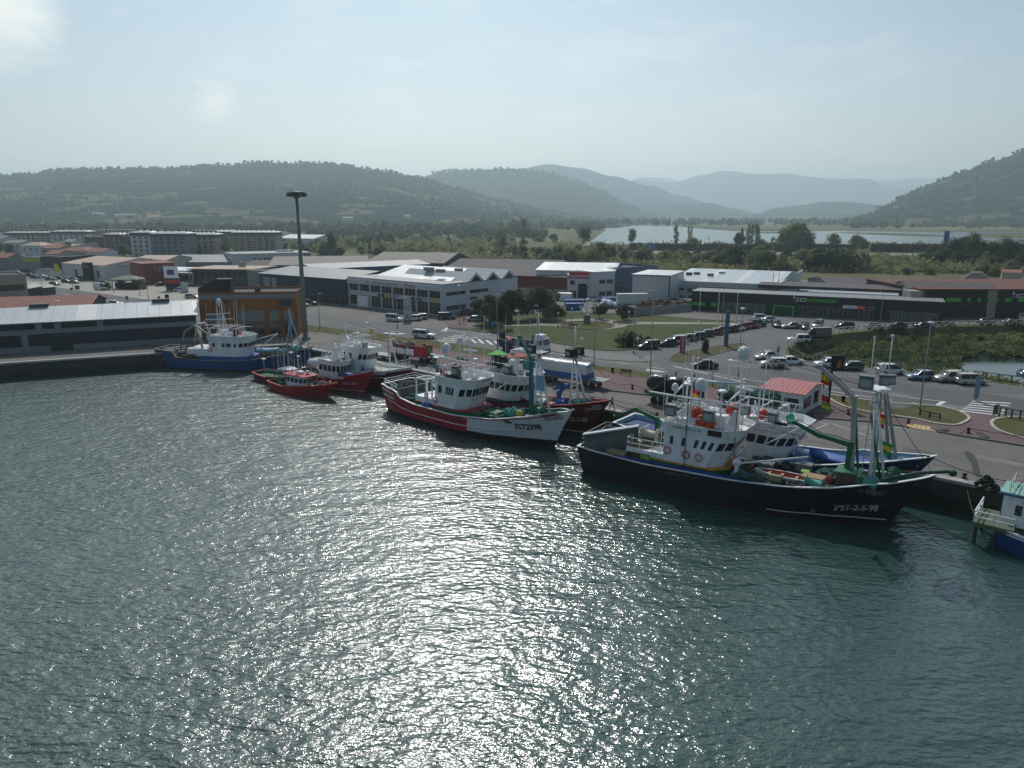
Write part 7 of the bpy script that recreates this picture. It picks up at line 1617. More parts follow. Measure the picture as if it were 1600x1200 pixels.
def top_gear(root,x0,x1,hw,z,seed,bars=True,tall=6):
    """clutter of the bridge top: liferafts, buoys, boxes, pipework, antennas"""
    rs=random.Random(seed)
    for k in range(3):
        mb=MB(); M=Matrix.Rotation(math.pi/2,4,'Y'); p=(rs.uniform(x0+1,x1-1),rs.uniform(-hw*.6,hw*.6),z+.4); mb.lathe([(.1,-.65),(.32,-.6),(.34,0),(.32,.6),(.1,.65)],p,12,M=M); mb.bar((p[0]-.3,p[1],p[2]-.4),(p[0]-.3,p[1],p[2]),.1); mb.build('liferaft',mat('dome_white'),root)
    for k in range(4):
        p=(rs.uniform(x0,x1),rs.uniform(-hw*.8,hw*.8),z+.35); mb=MB(); mb.box(p,(rs.uniform(.5,1.1),rs.uniform(.4,.8),rs.uniform(.5,.9))); mb.build('deck_box',rs.choice([M_white,M_grey,M_blue,M_white]),root)
    if bars:
        zt=z+1.9
        tubes(root,'gantry',[[(x0,s*hw*.8,z),(x0,s*hw*.8,zt)] for s in (-1,1)]+[[(x1-1,s*hw*.8,z),(x1-1,s*hw*.8,zt)] for s in (-1,1)]+[[(x0-1.2,s*hw*.8,zt),(x1+.4,s*hw*.8,zt)] for s in (-1,1)]+[[(x,-hw*.8,zt),(x,hw*.8,zt)] for x in (x0,(x0+x1)/2,x1-1)],.06,M_whitem)
    for k in range(8): whip(root,(rs.uniform(x0,x1),rs.uniform(-hw*.8,hw*.8),z),rs.uniform(tall*.6,tall*1.2))
    mb=MB(); xm=(x0+x1)/2
    for k in range(20): a=Vector((rs.uniform(x0,x1),rs.uniform(-hw*.8,hw*.8),z+rs.uniform(0,.9))); mb.tube([a,a+Vector((rs.uniform(-.6,.6),rs.uniform(-.6,.6),rs.uniform(.6,1.4)))],.05,5)
    for k in range(5): a=Vector((rs.uniform(x0,x1),-hw*.85 if k%2 else hw*.85,z+rs.uniform(.5,1.2))); mb.bar(a,a+Vector((rs.uniform(1,2),0,0)),.05)
    mb.build('pipework',M_whitem,root)
# ------------------------------------------------ black ship
root=boat('fishing_trawler','big black hulled fishing ship with white wheelhouse, moored outermost at the right',(9.2,78.9),-33.9)
H=Hull(30.6,33.9,5.9,7.4,[(0,3.0),(3,2.95),(8,2.8),(16,2.9),(21,3.2),(26,3.8),(30,4.7),(34,5.95)])
H.build(root,[m_anti,m_boot,m_blackhull],lambda t,j,z,x:0 if j<2 else (1 if j<3 else 2),[(.52,m_blackhull),(.96,m_blackhull)],M_whitem,m_deckx,m_deckg)
H.text(root,'3ªST-2-5-98',.95,27.9,1.55,mat('hull_letter',(.42,.42,.42),.6),sx=.78,shear=.12)
mb=MB()
for sd in (-1,1):
    mb.tube([Vector((x,sd*(H.half(x,.55+(x-20)*.03)+.03),.55+(x-20)*.03)) for x in [20.4+k*.5 for k in range(21)]],.055,4)
mb.build('waterline_stripe',m_pale,root)
mb=MB(); mb.tube([(24.3,-H.half(24.3,1.1)-.04,.95),(24.45,-H.half(24.45,1.3)-.04,1.25),(24.6,-H.half(24.6,1.1)-.04,.95)],.03,4); mb.build('draught_mark',m_pale,root)
# raised net bin at the stern
mb=MB(); P=[(.3,-3.0),(5.8,-3.3),(5.8,3.3),(.3,3.0)]
zA,zB=4.3,5.4
mb.add([(.4,-2.9,2.6),(6.0,-1.4,2.4),(.4,-2.75,zA+.2),(6.0,-1.3,6.0),(.55,-2.65,zA+.2),(6.0,-1.0,6.0),(.6,-2.7,2.6),(6.0,-1.1,2.4)],[(0,1,3,2),(6,4,5,7)]); mb.build('net_bin_wall',mat('grey_bin',(.11,.12,.12),.6,var=.25,dirt=.5),root)
mb=MB(); mb.bar((.3,-2.8,4.55),(6.1,-1.15,6.05),.75,.14); mb.build('net_bin_cap',mat('pale_grey_cap',(.45,.49,.53),.4),root)
mb=MB()
for z in (3.5,4.0,4.5): mb.bar((.2,-2.9,z),(.2,2.9,z),.09); mb.bar((.2,2.9,z),(5,3.2,z+.3),.09)
for y in (-2.9,-1.4,0,1.4,2.9): mb.bar((.2,y,2.9),(.2,y,4.5),.09)
mb.build('stern_rail',M_grey,root)
pile(root,(1.8,.4,2.6),1.5,2.2,1.9,45,M_net,'net_heap','dark net heaped in the stern bin of the black ship',seed=5)
pile(root,(.6,-.2,2.6),.5,1.8,.9,14,mat('yellow_floats',(.35,.20,.02),.6,var=.4),'net_floats','yellow net floats behind the stern rail of the black ship','floats',.25,seed=6)
# gallery and house
mb=MB(); mb.box((7.6,0,3.95),(4.2,5.8,.16)); mb.box((7.6,-2.9,3.85),(4.2,.1,.4)); mb.build('gallery_deck',M_white,root)
railing(root,[(5.6,2.8,4.0),(5.6,-2.85,4.0),(9.8,-2.85,4.0)],1.15)
h=wheelhouse(root,9.6,15.4,2.8,3.3,6.75,7.2,1.6,5,5,M_white,None,None,wz=(.58,.80),sidewin=[(.13,.18),(.36,.41),(.60,.65),(.74,.79),(.88,.93)],ring=((.09,.36),(.5,.32),(.78,.30)))
mb=MB(); mb.prism([(8.2,-2.85),(14.8,-2.85),(16.0,-1.6),(16.0,1.6),(14.8,2.85),(8.2,2.85)],2.0,3.35); mb.build('lower_house',M_green,root)
mb=MB(); mb.prism([(8.15,-2.9),(14.9,-2.9),(16.1,-1.65),(16.1,1.65),(14.9,2.9),(8.15,2.9)],3.22,3.38); mb.build('stripe',mat('yellow_stripe',(.5,.25,.04),.6),root)
mb=MB(); mb.box((8.9,0,3.65),(1.4,5.6,.6)); mb.build('house_step',M_white,root)
mb=MB(); mb.box((14.9,-2.93,7.2),(1.4,.16,.75)); mb.build('black_screen',M_black,root)
lettering('F-BARM 3ª-ST-2-5-98',.42,(12.1,-3.18,7.05),0,M_black,root,name='registration',sx=.8)
o=lettering('NUEVO SAN JUAN',.40,(17.9,-.1,7.1),math.pi/2,mat('blue_letter',(.04,.07,.2),.5),root,name='ship_name',sx=.8)
o=lettering('Nuevo San Juan',.55,(16.75,0,4.45),math.pi/2,mat('blue_letter'),root,name='ship_name',tilt=R(72),shear_dummy=0) if False else lettering('Nuevo San Juan',.62,(16.72,0,4.3),math.pi/2,mat('blue_letter'),root,name='ship_name',tilt=R(65),font_shear=.3)
mb=MB(); mb.tube([(16.55+.45*math.sin(a)*.4,.9*math.cos(a)*1.3,4.75+.55*math.sin(a)) for a in [k*math.pi/10 for k in range(16)]],.05,5); mb.build('emblem_ring',mat('blue_letter'),root)
for x,y,s_ in ((10.0,-2.2,1.0),(14.0,-2.3,1.0)): lightbox(root,(x,y,8.6),(1.1,.7,1.1),0)
mb=MB()
for x,y,z,r in ((12.2,-.8,8.3,.75),(13.0,-1.4,7.8,.65),(14.0,-1.6,7.6,.55),(15.2,1.4,8.6,.7)): mb.ball((x,y,z),r,12)
mb.build('orange_buoys',M_orange,root)
mb=MB(); M=Matrix.Rotation(math.pi/2,4,'Y'); mb.lathe([(.1,-1),(.42,-.95),(.45,0),(.42,.95),(.1,1)],(11.6,-2.0,7.6),12,M=M); mb.build('liferaft',mat('dome_white'),root)
mb=MB(); M=Matrix.Rotation(math.pi/2,4,'X'); mb.lathe([(.2,-1.3),(.95,-1.2),(1.0,0),(.95,1.2),(.2,1.3)],(11.5,.6,8.2),16,M=M); mb.build('storage_tank',mat('dome_white'),root)
mb=MB(); mb.box((14.8,-.9,7.9),(1.3,1.1,1.3)); mb.box((13.3,1.2,7.9),(1.6,1.4,1.2)); mb.build('deck_box',M_white,root)
mb=MB(); mb.add([(15.3,-1.9,7.0),(16.7,-1.9,7.0),(16.6,-1.9,9.4),(16.3,-1.9,9.4),(15.3,-1.7,7.0),(16.7,-1.7,7.0),(16.6,-1.7,9.4),(16.3,-1.7,9.4)],[(0,1,2,3),(7,6,5,4),(0,4,5,1),(1,5,6,2),(3,2,6,7),(0,3,7,4)]); mb.build('screen_fin',M_white,root)
tubes(root,'gantry',[[(7.6,-2.4,10.3),(17.2,-2.4,10.0)],[(9.6,2.2,11.2),(18.2,2.2,11.0)],[(9.6,-2.4,6.9),(9.6,-2.4,10.3)],[(15.2,-2.4,6.9),(15.2,-2.4,10.0)],[(10,2.2,6.9),(10,2.2,11.2)],[(17.6,2.2,7),(17.6,2.2,11)],[(10.2,-2.4,10.2),(10.2,2.2,11.2)],[(15.6,-2.4,10),(16,2.2,11)]],.1,M_whitem)
mb=MB()
for k in range(9): mb.bar((10.2+k*.55,-.9,8.7),(10.2+k*.55,1.2,8.7),.06); mb.bar((10.2+k*.55,-.9,8.7),(10.2+k*.55,-.9,9.9),.06)
for z in (8.7,9.1,9.5,9.9): mb.bar((10.2,-.9,z),(14.6,-.9,z),.06)
mb.build('lattice_rail',M_whitem,root)
tubes(root,'mast',[[(12.0,-2.0,6.9),(12.0,-2.0,14.4)],[(16.2,.4,7.0),(16.2,.4,15.3)],[(13.4,-.2,7.2),(12.6,.5,10.2),(12.6,.5,11)]],.13,M_whitem,.07)
tubes(root,'yard_arm',[[(14.6,.4,13.9),(17.6,.4,13.9)],[(16.2,-1.4,13.7),(16.2,2,13.7)],[(16.2,-.9,12),(16.2,1.6,12)]],.06,M_whitem)
dome(root,(12.9,-1.9,11.0),.62,1.5); dome(root,(16.2,.4,14.2),.62,0); dome(root,(10.2,-1.9,10.7),.35,.9)
mush(root,(11.2,-1.2,11.2),.45,2); mush(root,(14.8,-1.0,10.9),.5,1.4); mush(root,(14.6,1.6,13.5),.3,3); radar(root,(14.4,1.0,11.4),2.8,.35,mat('radar_blue',(.25,.33,.42),.4)); radar(root,(16.2,1.6,10.9),2.0,-.3)
top_gear(root,10,15.5,2.4,6.95,21,False,8)
for p,hh in (((11.2,-2.5,7),10),((13.4,1.8,7),9),((17.2,-2.0,7),8),((17.9,2.2,11),5),((10.4,2.0,7),9.5),((9.0,-2.0,4),8)): whip(root,p,hh,.035)
for q in ((12.0,-3.1,7.9,2.9),(16.6,-2.0,7.8,3.1)): mb=MB(); mb.tube([(q[0],q[1],q[3]-.6),(q[0]+.1,q[1],q[2]+2.4)],.05,5); mb.build('davit_pole',mat('rust_pole',(.12,.05,.035),.8),root)
# aft cranes
crane(root,[(7.6,.6,4.0),(7.4,.6,6.6),(4.6,1.4,7.1),(1.6,2.2,5.6)],.42,M_green); crane(root,[(8.6,1.6,4.0),(8.3,1.6,7.4),(10.6,2.4,9.2)],.42,M_green)
pile(root,(7.6,.2,4.0),1.4,1.7,1.9,30,M_netg,'net_heap','green net and hoses hung behind the black ship wheelhouse',seed=9)
drum(root,(7.3,-.9,5.2),.8,1.6,mat('cream_drum',(.4,.36,.28),.5),'X')
crate(root,(6.7,-1.8,2.1),(1.9,1.2,1.5),mat('brown_box',(.20,.13,.07),.8,var=.2),'brown box under the gallery of the black ship'); crate(root,(7.7,-2.7,2.1),(.9,.7,.7),mat('lime_crate',(.22,.42,.05),.6),'lime green crate by the lower house of the black ship')
crate(root,(4.5,-2.9,2.1),(2.0,1.0,.6),mat('sand_box',(.26,.22,.13),.8),'sand coloured hatch box beside the stern bin of the black ship')
mb=MB(); mb.bar((4.2,-3.35,3.05),(19.2,-3.42,3.1),.35,.10); mb.build('blue_matting',mat('blue_matting',(.015,.035,.25),.6),root)
mb=MB(); mb.bar((6,-3.0,2.6),(14.5,-3.15,2.6),.25,.5); mb.build('side_pipe',M_grey,root)
# fore deck gear
small_boat(root,(21.2,-1.6,3.2),4.9,1.7,mat('dinghy_white',(.55,.56,.54),.5),mat('dinghy_red',(.42,.05,.02),.6),'small open dinghy with orange red inside, lying on the black ship deck',math.pi)
crate(root,(24.0,-.9,3.1),(1.9,1.4,.9),M_wood,'wooden box on the deck between dinghy and green crane'); crate(root,(23.0,.1,3.1),(.7,.7,.9),mat('lime_crate'),'lime crate behind the wooden box on the black ship')
drum(root,(24.3,-2.1,3.6),.75,1.4,M_teal,'X'); 
for i,(c,sx,sy,sz,m_,lb) in enumerate([((18.6,-1.2,2.0),1.6,1.8,.8,M_net,'dark net laid ahead of the black ship wheelhouse'),((19.6,-2.4,2.2),1.5,.7,.8,mat('beige_net'),'beige net bag along the near rail of the black ship'),((22.8,-2.5,2.4),1.4,.6,.6,M_net,'dark ropes and chains under the dinghy'),((29.5,.2,3.8),1.0,.9,.5,M_netg,'green ropes coiled on the foredeck of the black ship'),((17.6,.8,2.0),1.2,1.4,1.0,mat('brown_net',(.09,.06,.045),.95,var=.5,sc=3,bump=.5),'brown net beside the front of the black ship wheelhouse')]):
    pile(root,c,sx,sy,sz,22,m_,'net_heap',lb,r=.38,seed=30+i)
drum(root,(17.2,-1.9,2.9),.7,.5,M_grey)
for i,(c,sx,sy,sz,m_,lb) in enumerate([((20.6,1.8,2.2),2.2,1.2,1.1,M_net,'dark net along the far rail of the black ship'),((25.2,.9,2.6),1.2,1.6,1.2,M_netg,'green net behind the teal drum of the black ship'),((6.9,-3.0,1.9),2.2,.4,.4,M_net,'dark net in the side alley under the gallery'),((12.5,-3.4,1.6),3.0,.12,.3,mat('brown_net'),'brown rope laid along the green lower house'),((28.6,-1.6,3.6),1.4,.8,.7,mat('brown_net'),'brown net around the ladder mast foot'),((18.4,-3.0,2.5),1.3,.5,.7,M_netg,'green rope heap by the power block')]):
    pile(root,c,sx,sy,sz,26,m_,'net_heap',lb,r=.34,seed=50+i)
for i,(x,y,z,w,dd,hh,m_,lb) in enumerate([(19.3,.3,2.6,1.3,1.0,.7,M_grey,'grey steel hatch ahead of the black ship wheelhouse'),(20.9,-2.6,2.7,1.1,.6,.5,mat('sand_box'),'sand coloured tray beside the dinghy'),(25.6,-2.3,3.2,.9,.6,.6,M_wood,'small wooden box at the rail by the green winch house'),(22.6,1.6,2.7,1.4,1.0,.8,M_grey,'grey locker behind the dinghy')]): crate(root,(x,y,z),(w,dd,hh),m_,lb)
mb=MB(); mb.box((26.9,-.4,3.9),(1.9,2.0,2.0)); mb.build('winch_house',mat('rusty_grey',(.12,.09,.07),.8,var=.3,dirt=.7),root); mb=MB(); mb.box((26.9,-.4,4.95),(2.2,2.3,.12)); mb.build('green_top',M_green,root)
crane(root,[(26.6,.2,4.9),(26.7,.2,7.3),(24,.2,7.7),(21.6,.2,8.6)],.46,M_green)
crane(root,[(27.0,.3,4.9),(26.6,.2,11.7),(23.4,.1,14.3)],.42,mat('grey_crane',(.36,.37,.37),.5,dirt=.5))
tubes(root,'green_strut',[[(27.6,.5,4.2),(26.6,.4,11.7)],[(29.4,.9,4.2),(28.0,.6,10.5)]],.12,M_green)
tubes(root,'mast',[[(28.8,-1.3,4.0),(28.4,-.3,12.8)],[(28.8,1.5,4.0),(28.4,.3,12.8)],[(29.8,0,4.5),(28.4,0,12.4)]],.15,M_whitem,.10)
mb=MB()
for k in range(15):
    z=3.9+k*.56; x=28.0+.015*k; mb.bar((x,-1.5+k*.06,z),(x+.55,-1.35+k*.06,z),.05)
mb.bar((28.0,-1.5,3.6),(28.2,-.6,12.3),.07); mb.bar((28.55,-1.35,3.6),(28.75,-.45,12.3),.07); mb.build('ladder',M_galv,root)
mb=MB(); mb.box((28.4,0,12.9),(2.2,2.6,.12)); mb.bar((28.4,-1.3,12.5),(28.4,1.3,12.5),.12); mb.build('mast_platform',M_whitem,root)
lightbox(root,(27.6,-1.2,13.6),(1.2,.8,1.1),0); lightbox(root,(28.9,-.4,13.8),(.9,.7,.9),.3); lightbox(root,(29.2,1.1,13.6),(.8,.6,.8),.5)
tubes(root,'mast_head',[[(27.7,.1,13),(27.7,.1,17.6)],[(29.1,.1,13),(29.1,.1,17.6)]],.05,M_whitem); mb=MB(); mb.ball((29.1,.1,17.7),.16,8); mb.ball((28.6,.4,14.9),.3,8); mb.build('mast_light',mat('dome_white'),root)
mb=MB(); mb.prism([(27.7,-1.9),(28.7,-1.9),(28.2,-.9)],3.9,5.0); mb.build('mast_foot',M_green,root)
for p in ((28.9,-1.6,4.6),(30.4,-.8,4.9),(30.4,1.0,4.9)): drum(root,p,.6,.7,M_teal if p[0]<30 else M_green)
mb=MB(); mb.bar((30.8,-.8,4.2),(32.4,-.4,4.9),.25); mb.bar((30.6,.4,4.2),(33.0,0,5.2),.3); mb.build('anchor_davit',mat('pale_green_paint',(.25,.35,.22),.6),root)
mb=MB(); mb.tube([(29.8,-1.9,5.1),(32.3,-.8,5.9),(34.6,0,6.3),(35.3,.1,6.2)],.16,7); mb.ball((35.0,.1,6.2),.32,8); mb.build('bow_roller',mat('dark_teal',(.02,.06,.06),.7),root)
mb=MB(); mb.ball((25.5,-1.9,4.3),.35,10); o=mb.build('marker_buoy',M_red); place(o,root,(0,0,0)); tag(o,'small red marker buoy beside the green winch house','buoy')
wires(root,[[(16.5,-.5,7.8),(23.4,-2.2,8.0)],[(16.5,1.2,7.8),(23.0,-1.6,7.8)],[(28.4,0,12.8),(33.5,0,6)],[(28.4,0,12.8),(16.2,.4,15)],[(23.4,.1,14.3),(16.2,.4,14)],[(12,-2,14),(7.6,-2.4,10.3)]])
tubes(root,'boom',[[(17.0,-2.9,4.4),(23.6,-2.3,8.0-1.8)],[(18.8,1.4,5.6),(22.5,.2,8.4)]],.09,M_whitem)
mb=MB(); mb.lathe([(.45,-.1),(.45,.1)],(17.2,-2.7,4.5),12,M=Matrix.Rotation(math.pi/2,4,'X')); mb.box((17.2,-2.7,3.4),(.3,.3,2)); mb.build('power_block',M_whitem,root)
MR=Matrix.Translation(root.location)@Matrix.Rotation(root.rotation_euler.z,4,'Z')
# ------------------------------------------------ blue/black ship behind it
def tip_on(u,v,t0):
    """point on the ray of (u,v) that stands t0 metres inland of the quay line"""
    lo,hi=-3.0,8.0
    for _ in range(50):
        m=(lo+hi)/2; p=G(u,v,m); t=(p-QO).dot(QN)-m*0
        if t>t0: lo=m
        else: hi=m
    return G(u,v,(lo+hi)/2)
def big(name,label,tip,L,ang,B,seed,hm,mf,cap,houseargs,deckm,bulm,aft=None):
    a=R(ang); sc=(tip.x-L*math.cos(a),tip.y-L*math.sin(a)); root=boat(name,label,sc,ang); zt=tip.z-WATER_Z
    H=Hull(L-3.2,L,zt,B,[(0,3.4*zt/5.5),(6,2.8*zt/5.5),(15,2.6*zt/5.5),(22,3.3*zt/5.5),(27,4.2*zt/5.5),(L,zt)]); H.build(root,hm,mf,[(.93,hm[-1])],cap,deckm,bulm)
    return root,H
tip=tip_on(1464,712,-3.7)
rb,Hb=big('fishing_trawler','dark blue fishing ship with pale blue bow, between black ship and quay',tip,33,-39,7.0,2,[m_anti,m_boot,m_blackhull,m_dbhull],lambda t,j,z,x:0 if j<2 else (2 if t>.75 and z<4.2 else 3),M_white,None,mat('blue_deck',(.02,.06,.18),.7,var=.3,dirt=.4),mat('pale_blue_inside',(.22,.38,.50),.6,dirt=.2))
hx=14.5
wheelhouse(rb,13.5,19.3,2.7,2.6,6.3,6.8,1.6,5,5,M_white,None,None,wz=(.6,.82))
lettering('Nuevo Mar',.62,(20.9,0,4.0),math.pi/2,mat('blue_letter'),rb,name='ship_name',tilt=R(65),font_shear=.3)
top_gear(rb,14,19.5,2.3,6.5,44,True,7); mush(rb,(19.2,-1.5,8.8),.35,2); 
mb=MB(); mb.ball((16.8,-1.2,7.5),.62,12); mb.build('orange_buoy',M_orange,rb); mb=MB(); mb.ball((19.0,.9,7.0),.5,10,0,1.2); mb.build('teal_cover',mat('teal_tarp',(.03,.28,.18),.6),rb)
lightbox(rb,(15.2,-1.8,7.8)); lightbox(rb,(18.2,-2.0,7.6))
mb=MB(); mb.box((19.2,-2.4,6.9),(1.2,.5,.8)); mb.build('black_screen',M_black,rb)
small_boat(rb,(24.4,.2,3.3),5.8,2.2,M_blue,mat('blue_tarp',(.02,.11,.36),.5,var=.2,bump=.4),'dinghy under a blue cover on the deck of the dark blue ship',math.pi,True)
for i,(x,y,w,dd,hh,m_,lb) in enumerate([(21.4,-1.6,1.6,1.3,.8,M_blue,'blue fish crate by the rail of the dark blue ship'),(22.6,-2.2,1.7,1.1,.7,M_blue,'second blue fish crate by the rail of the dark blue ship'),(21.0,.8,1.8,1.4,1.1,mat('pale_blue_lid',(.2,.36,.5),.5),'pale blue lidded bin ahead of the hidden wheelhouse'),(25.6,-2.3,1.7,1.0,.8,mat('pale_blue_lid'),'pale blue lidded crate at the middle of the dark blue ship'),(27.2,-1.6,2.2,1.9,1.1,mat('blue_tarp'),'blue covered stack behind the green crane'),(20.8,-2.6,1.5,1.0,1.0,mat('blue_tarp'),'blue tarpaulin box nearest the black ship wheelhouse'),(23.9,-1.2,1.2,1,.6,M_wood,'wooden crate among the blue crates')]):
    crate(rb,(x,y,1.9 if x<26 else 2.4),(w,dd,hh),m_,lb)
tubes(rb,'mast',[[(28.2,-1.8,3.2),(27.6,-.2,13.2)],[(28.9,1.6,3.2),(27.6,.2,13.2)],[(30.0,-.4,3.8),(27.8,0,12.8)]],.2,mat('grey_mast',(.25,.26,.26),.5),.12)
for p in ((28.4,-1.4,4.2),(29.4,.9,4.3)): drum(rb,p,.55,1.0,M_teal)
mb=MB()
for k in range(6): mb.bar((28.6+k*.5,1.9-k*.22,3.4+k*.18),(28.4+k*.5,2.5-k*.3,4.3+k*.2),.12,.3)
mb.build('frame_ribs',m_dbhull,rb)
mb=MB(); mb.bar((29.2,-1.5,4.4),(32.0,.2,5.1),.18); mb.bar((29.0,.8,4.0),(31.6,-.4,4.9),.25); mb.build('cat_davit',mat('pale_blue_inside'),rb)
mb=MB(); mb.lathe([(.16,0),(.16,.5),(.22,.55)],(31.9,.1,5.3),8); mb.lathe([(.16,0),(.16,.5),(.22,.55)],(32.3,-.2,5.4),8); mb.build('bow_bitt',M_black,rb)
pile(rb,(18,-2.9,2.2),1,.5,.6,12,M_netg,'net_heap','green ropes at the side of the dark blue ship wheelhouse',seed=70); pile(rb,(27.2,1.2,2.6),1.0,.8,.9,16,mat('brown_net'),'net_heap','brown net at the foot of the grey mast',seed=71)
flag('flag',MR@Vector((23.6,.1,12.8)),SPAIN,.8,1.2,'red and yellow flag at the tip of the grey crane',R(-20)); flag('flag',MR@Vector((23.8,.1,11.1)),[(0,.5,F_r),(.5,1,F_w)],.65,1.2,'white over red flag below the red and yellow flag',R(-15)); flag('flag',MR@Vector((23.9,.1,10.2)),[(0,.3,F_g),(.3,.7,F_y),(.7,1,F_g)],.9,.8,'green and yellow flag lowest on the crane halyard',R(0))
flag('flag',MR@Vector((28.2,1.2,9.3)),SPAIN,1.1,1.3,'red and yellow flag hanging between the masts',R(-40)); flag('flag',MR@Vector((29.2,.9,6.8)),[(0,.3,F_g),(.3,.7,F_y),(.7,1,F_g)],1.0,1.1,'green and yellow flag beside the ladder mast',R(-10)); flag('flag',MR@Vector((11.0,.4,9.6)),[(0,.3,F_y),(.3,.6,F_r),(.6,1,F_k)],1.3,1.6,'black, red and gold flag behind the twin radar domes',R(30))
# ------------------------------------------------ red and white ship
root=boat('fishing_trawler','red sterned fishing ship with white bow and green deck in the middle of the basin',(-16.8,104.8),-41.3)
H=Hull(29.4,32.2,5.45,7.6,[(0,4.0),(3.4,3.7),(3.9,2.9),(8,2.5),(15,2.4),(21,2.9),(26,3.8),(30,4.9),(33,5.5)])
H.build(root,[m_anti,m_boot,m_rhull,m_whull,m_pale],lambda t,j,z,x:0 if j<2 else (1 if j<3 or (j<4 and x>17) else (3 if x>17.2 else (4 if (x<2.2 and j in(8,10,12)) else 2))),[(.52,m_whull),(.97,m_red2 if False else M_red)],M_white,m_deckg,m_deckg)
H.text(root,'3ST2398',1.1,26.6,2.2,M_black,sx=.85)
mb=MB()
for k in range(5):
    x=28.6+k*.1; mb.tube([(x+q*.5,-(H.half(x+q*.5,4.6-k*.22+q*.12)+.04),4.6-k*.22+q*.12) for q in range(5)],.05,4)
mb.build('bow_stripes',M_black,root)
railing(root,[(3.4,3.2,3.9),(.2,2.9,4.2),(.2,-2.9,4.2),(3.4,-3.2,3.9)],.7)
mb=MB(); mb.box((3.6,0,3.0),(.15,6.2,2.0)); mb.build('stern_bulkhead',mat('grey_bin'),root)
pile(root,(1.8,0,2.8),1.3,2.2,.8,26,M_net,'net_heap','dark net in the stern of the red and white ship',seed=80)
mb=MB(); 
for x in (7.2,9.2,10.4): mb.bar((x,-2.9,3.0),(x,-2.9,6.1),.16); mb.bar((x,-.9,3.0),(x,-.9,6.1),.16); mb.bar((x,-2.9,6.1),(x,-.9,6.1),.16)
mb.bar((7.2,-2.9,6.1),(9.2,-2.9,6.1),.16); mb.bar((7.2,-.9,6.1),(9.2,-.9,6.1),.16); mb.build('white_gantry',M_white,root)
mb=MB(); mb.prism([(6.9,-2.9),(15.6,-2.9),(17.4,-1.7),(17.4,1.7),(15.6,2.9),(6.9,2.9)],1.6,2.75); mb.build('lower_house',M_green,root)
mb=MB(); mb.prism([(6.85,-2.95),(15.7,-2.95),(17.5,-1.75),(17.5,1.75),(15.7,2.95),(6.85,2.95)],2.72,2.86); mb.build('stripe',M_red,root)
mb=MB(); mb.prism([(6.9,-2.9),(11.6,-2.9),(11.6,2.9),(6.9,2.9)],2.86,3.6); mb.build('aft_house',M_white,root)
wheelhouse(root,11.4,15.9,2.8,2.86,6.3,6.8,1.3,5,5,M_white,wz=(.55,.82),sidewin=[(.04,.2),(.42,.5),(.55,.63),(.68,.76)],ring=())
mb=MB(); mb.box((10.8,-2.0,5.4),(.7,1.0,3.4),top=.8); mb.box((9.6,1.4,5.0),(1.4,1.4,3.0)); mb.build('funnel',M_white,root)
for x,z in ((9.3,3.9),(11.1,3.6)):
    mb=MB(); pts=[(x+.33*math.cos(a),-2.98,z+.36*math.sin(a)) for a in [k*math.pi/8 for k in range(17)]]; mb.tube(pts,.09,6,cap=False); mb.build('life_ring',mat('life_ring'),root)
mb=MB(); mb.box((14.2,-2.4,6.9),(1.9,.7,.8)); mb.build('black_screen',M_black,root)
top_gear(root,11.6,16.4,2.4,6.4,55,True,7); lightbox(root,(14.2,-1.9,7.9),(1.1,.8,1.2),0,mat('rusty_grey'))
dome(root,(11.6,-1.2,10.0),.6,1.8); dome(root,(12.2,.8,11.0),.45,2.4); mush(root,(16.3,-.4,9.4),.4,2); radar(root,(14.6,.4,10.4),2.2,.2)
tubes(root,'mast',[[(14.6,.4,6.6),(14.6,.4,14)],[(11.6,-1.2,6.4),(11.6,-1.2,10)],[(8.5,-1.2,9.4),(15.4,-1.2,9.0)]],.11,M_whitem,.06)
for p in ((9.8,-.5,6),(12.8,-1.6,6.6),(16.0,1.6,6.6),(16.8,-1.6,6.6)): whip(root,p,8.5,.035)
lettering('Costa Brava',.42,(17.9,0,6.75),math.pi/2,mat('blue_letter'),root,name='ship_name')
crane(root,[(7.6,1.2,2.9),(7.6,1.2,5.6),(3.6,2.6,9.4)],.4,M_green); crane(root,[(8.4,1.8,2.9),(8.6,1.8,5.6),(10.4,2.4,8.6),(11.8,2.6,8.4)],.42,M_green)
tubes(root,'mast',[[(26.6,-.7,3.4),(26.7,-.1,11.6)],[(26.6,.9,3.4),(26.7,.1,11.6)],[(28.6,0,4.2),(26.8,0,11.2)]],.16,M_whitem,.1)
mb=MB()
for k in range(12): mb.bar((27.0,-.75+k*.04,4.2+k*.55),(27.0,.75-k*.04,4.2+k*.55),.05)
mb.build('ladder',M_whitem,root)
mb=MB(); mb.box((26.7,0,11.7),(1.8,2.0,.12)); mb.build('mast_platform',M_grey,root); tubes(root,'mast_head',[[(26.7,0,11.7),(26.7,0,16.5)]],.07,M_whitem); lightbox(root,(26.3,-.8,12.2),(.9,.7,.8),0,M_black)
mb=MB(); mb.box((27.4,-.5,8.0),(1.3,.06,1.9)); mb.build('pale_board',mat('pale_blue_lid'),root)
crane(root,[(25.2,.4,3.2),(25.2,.4,10.8),(22.4,1.4,13.0)],.42,M_green); tubes(root,'blue_boom',[[(26.0,-.2,3.4),(25.8,-.1,11)]],.14,M_blue)
for p,m_ in (((23.6,-1.5,3.6),M_teal),((24.4,-1.3,3.8),M_teal),((27.6,-.9,4.6),M_green)): drum(root,p,.75,1.2,m_,'X')
mb=MB(); mb.lathe([(.45,-.25),(.5,0),(.45,.25)],(25.3,-1.9,4.0),12,M=Matrix.Rotation(math.pi/2,4,'X')); mb.build('yellow_drum',mat('drum_yellow',(.4,.35,.05),.6),root)
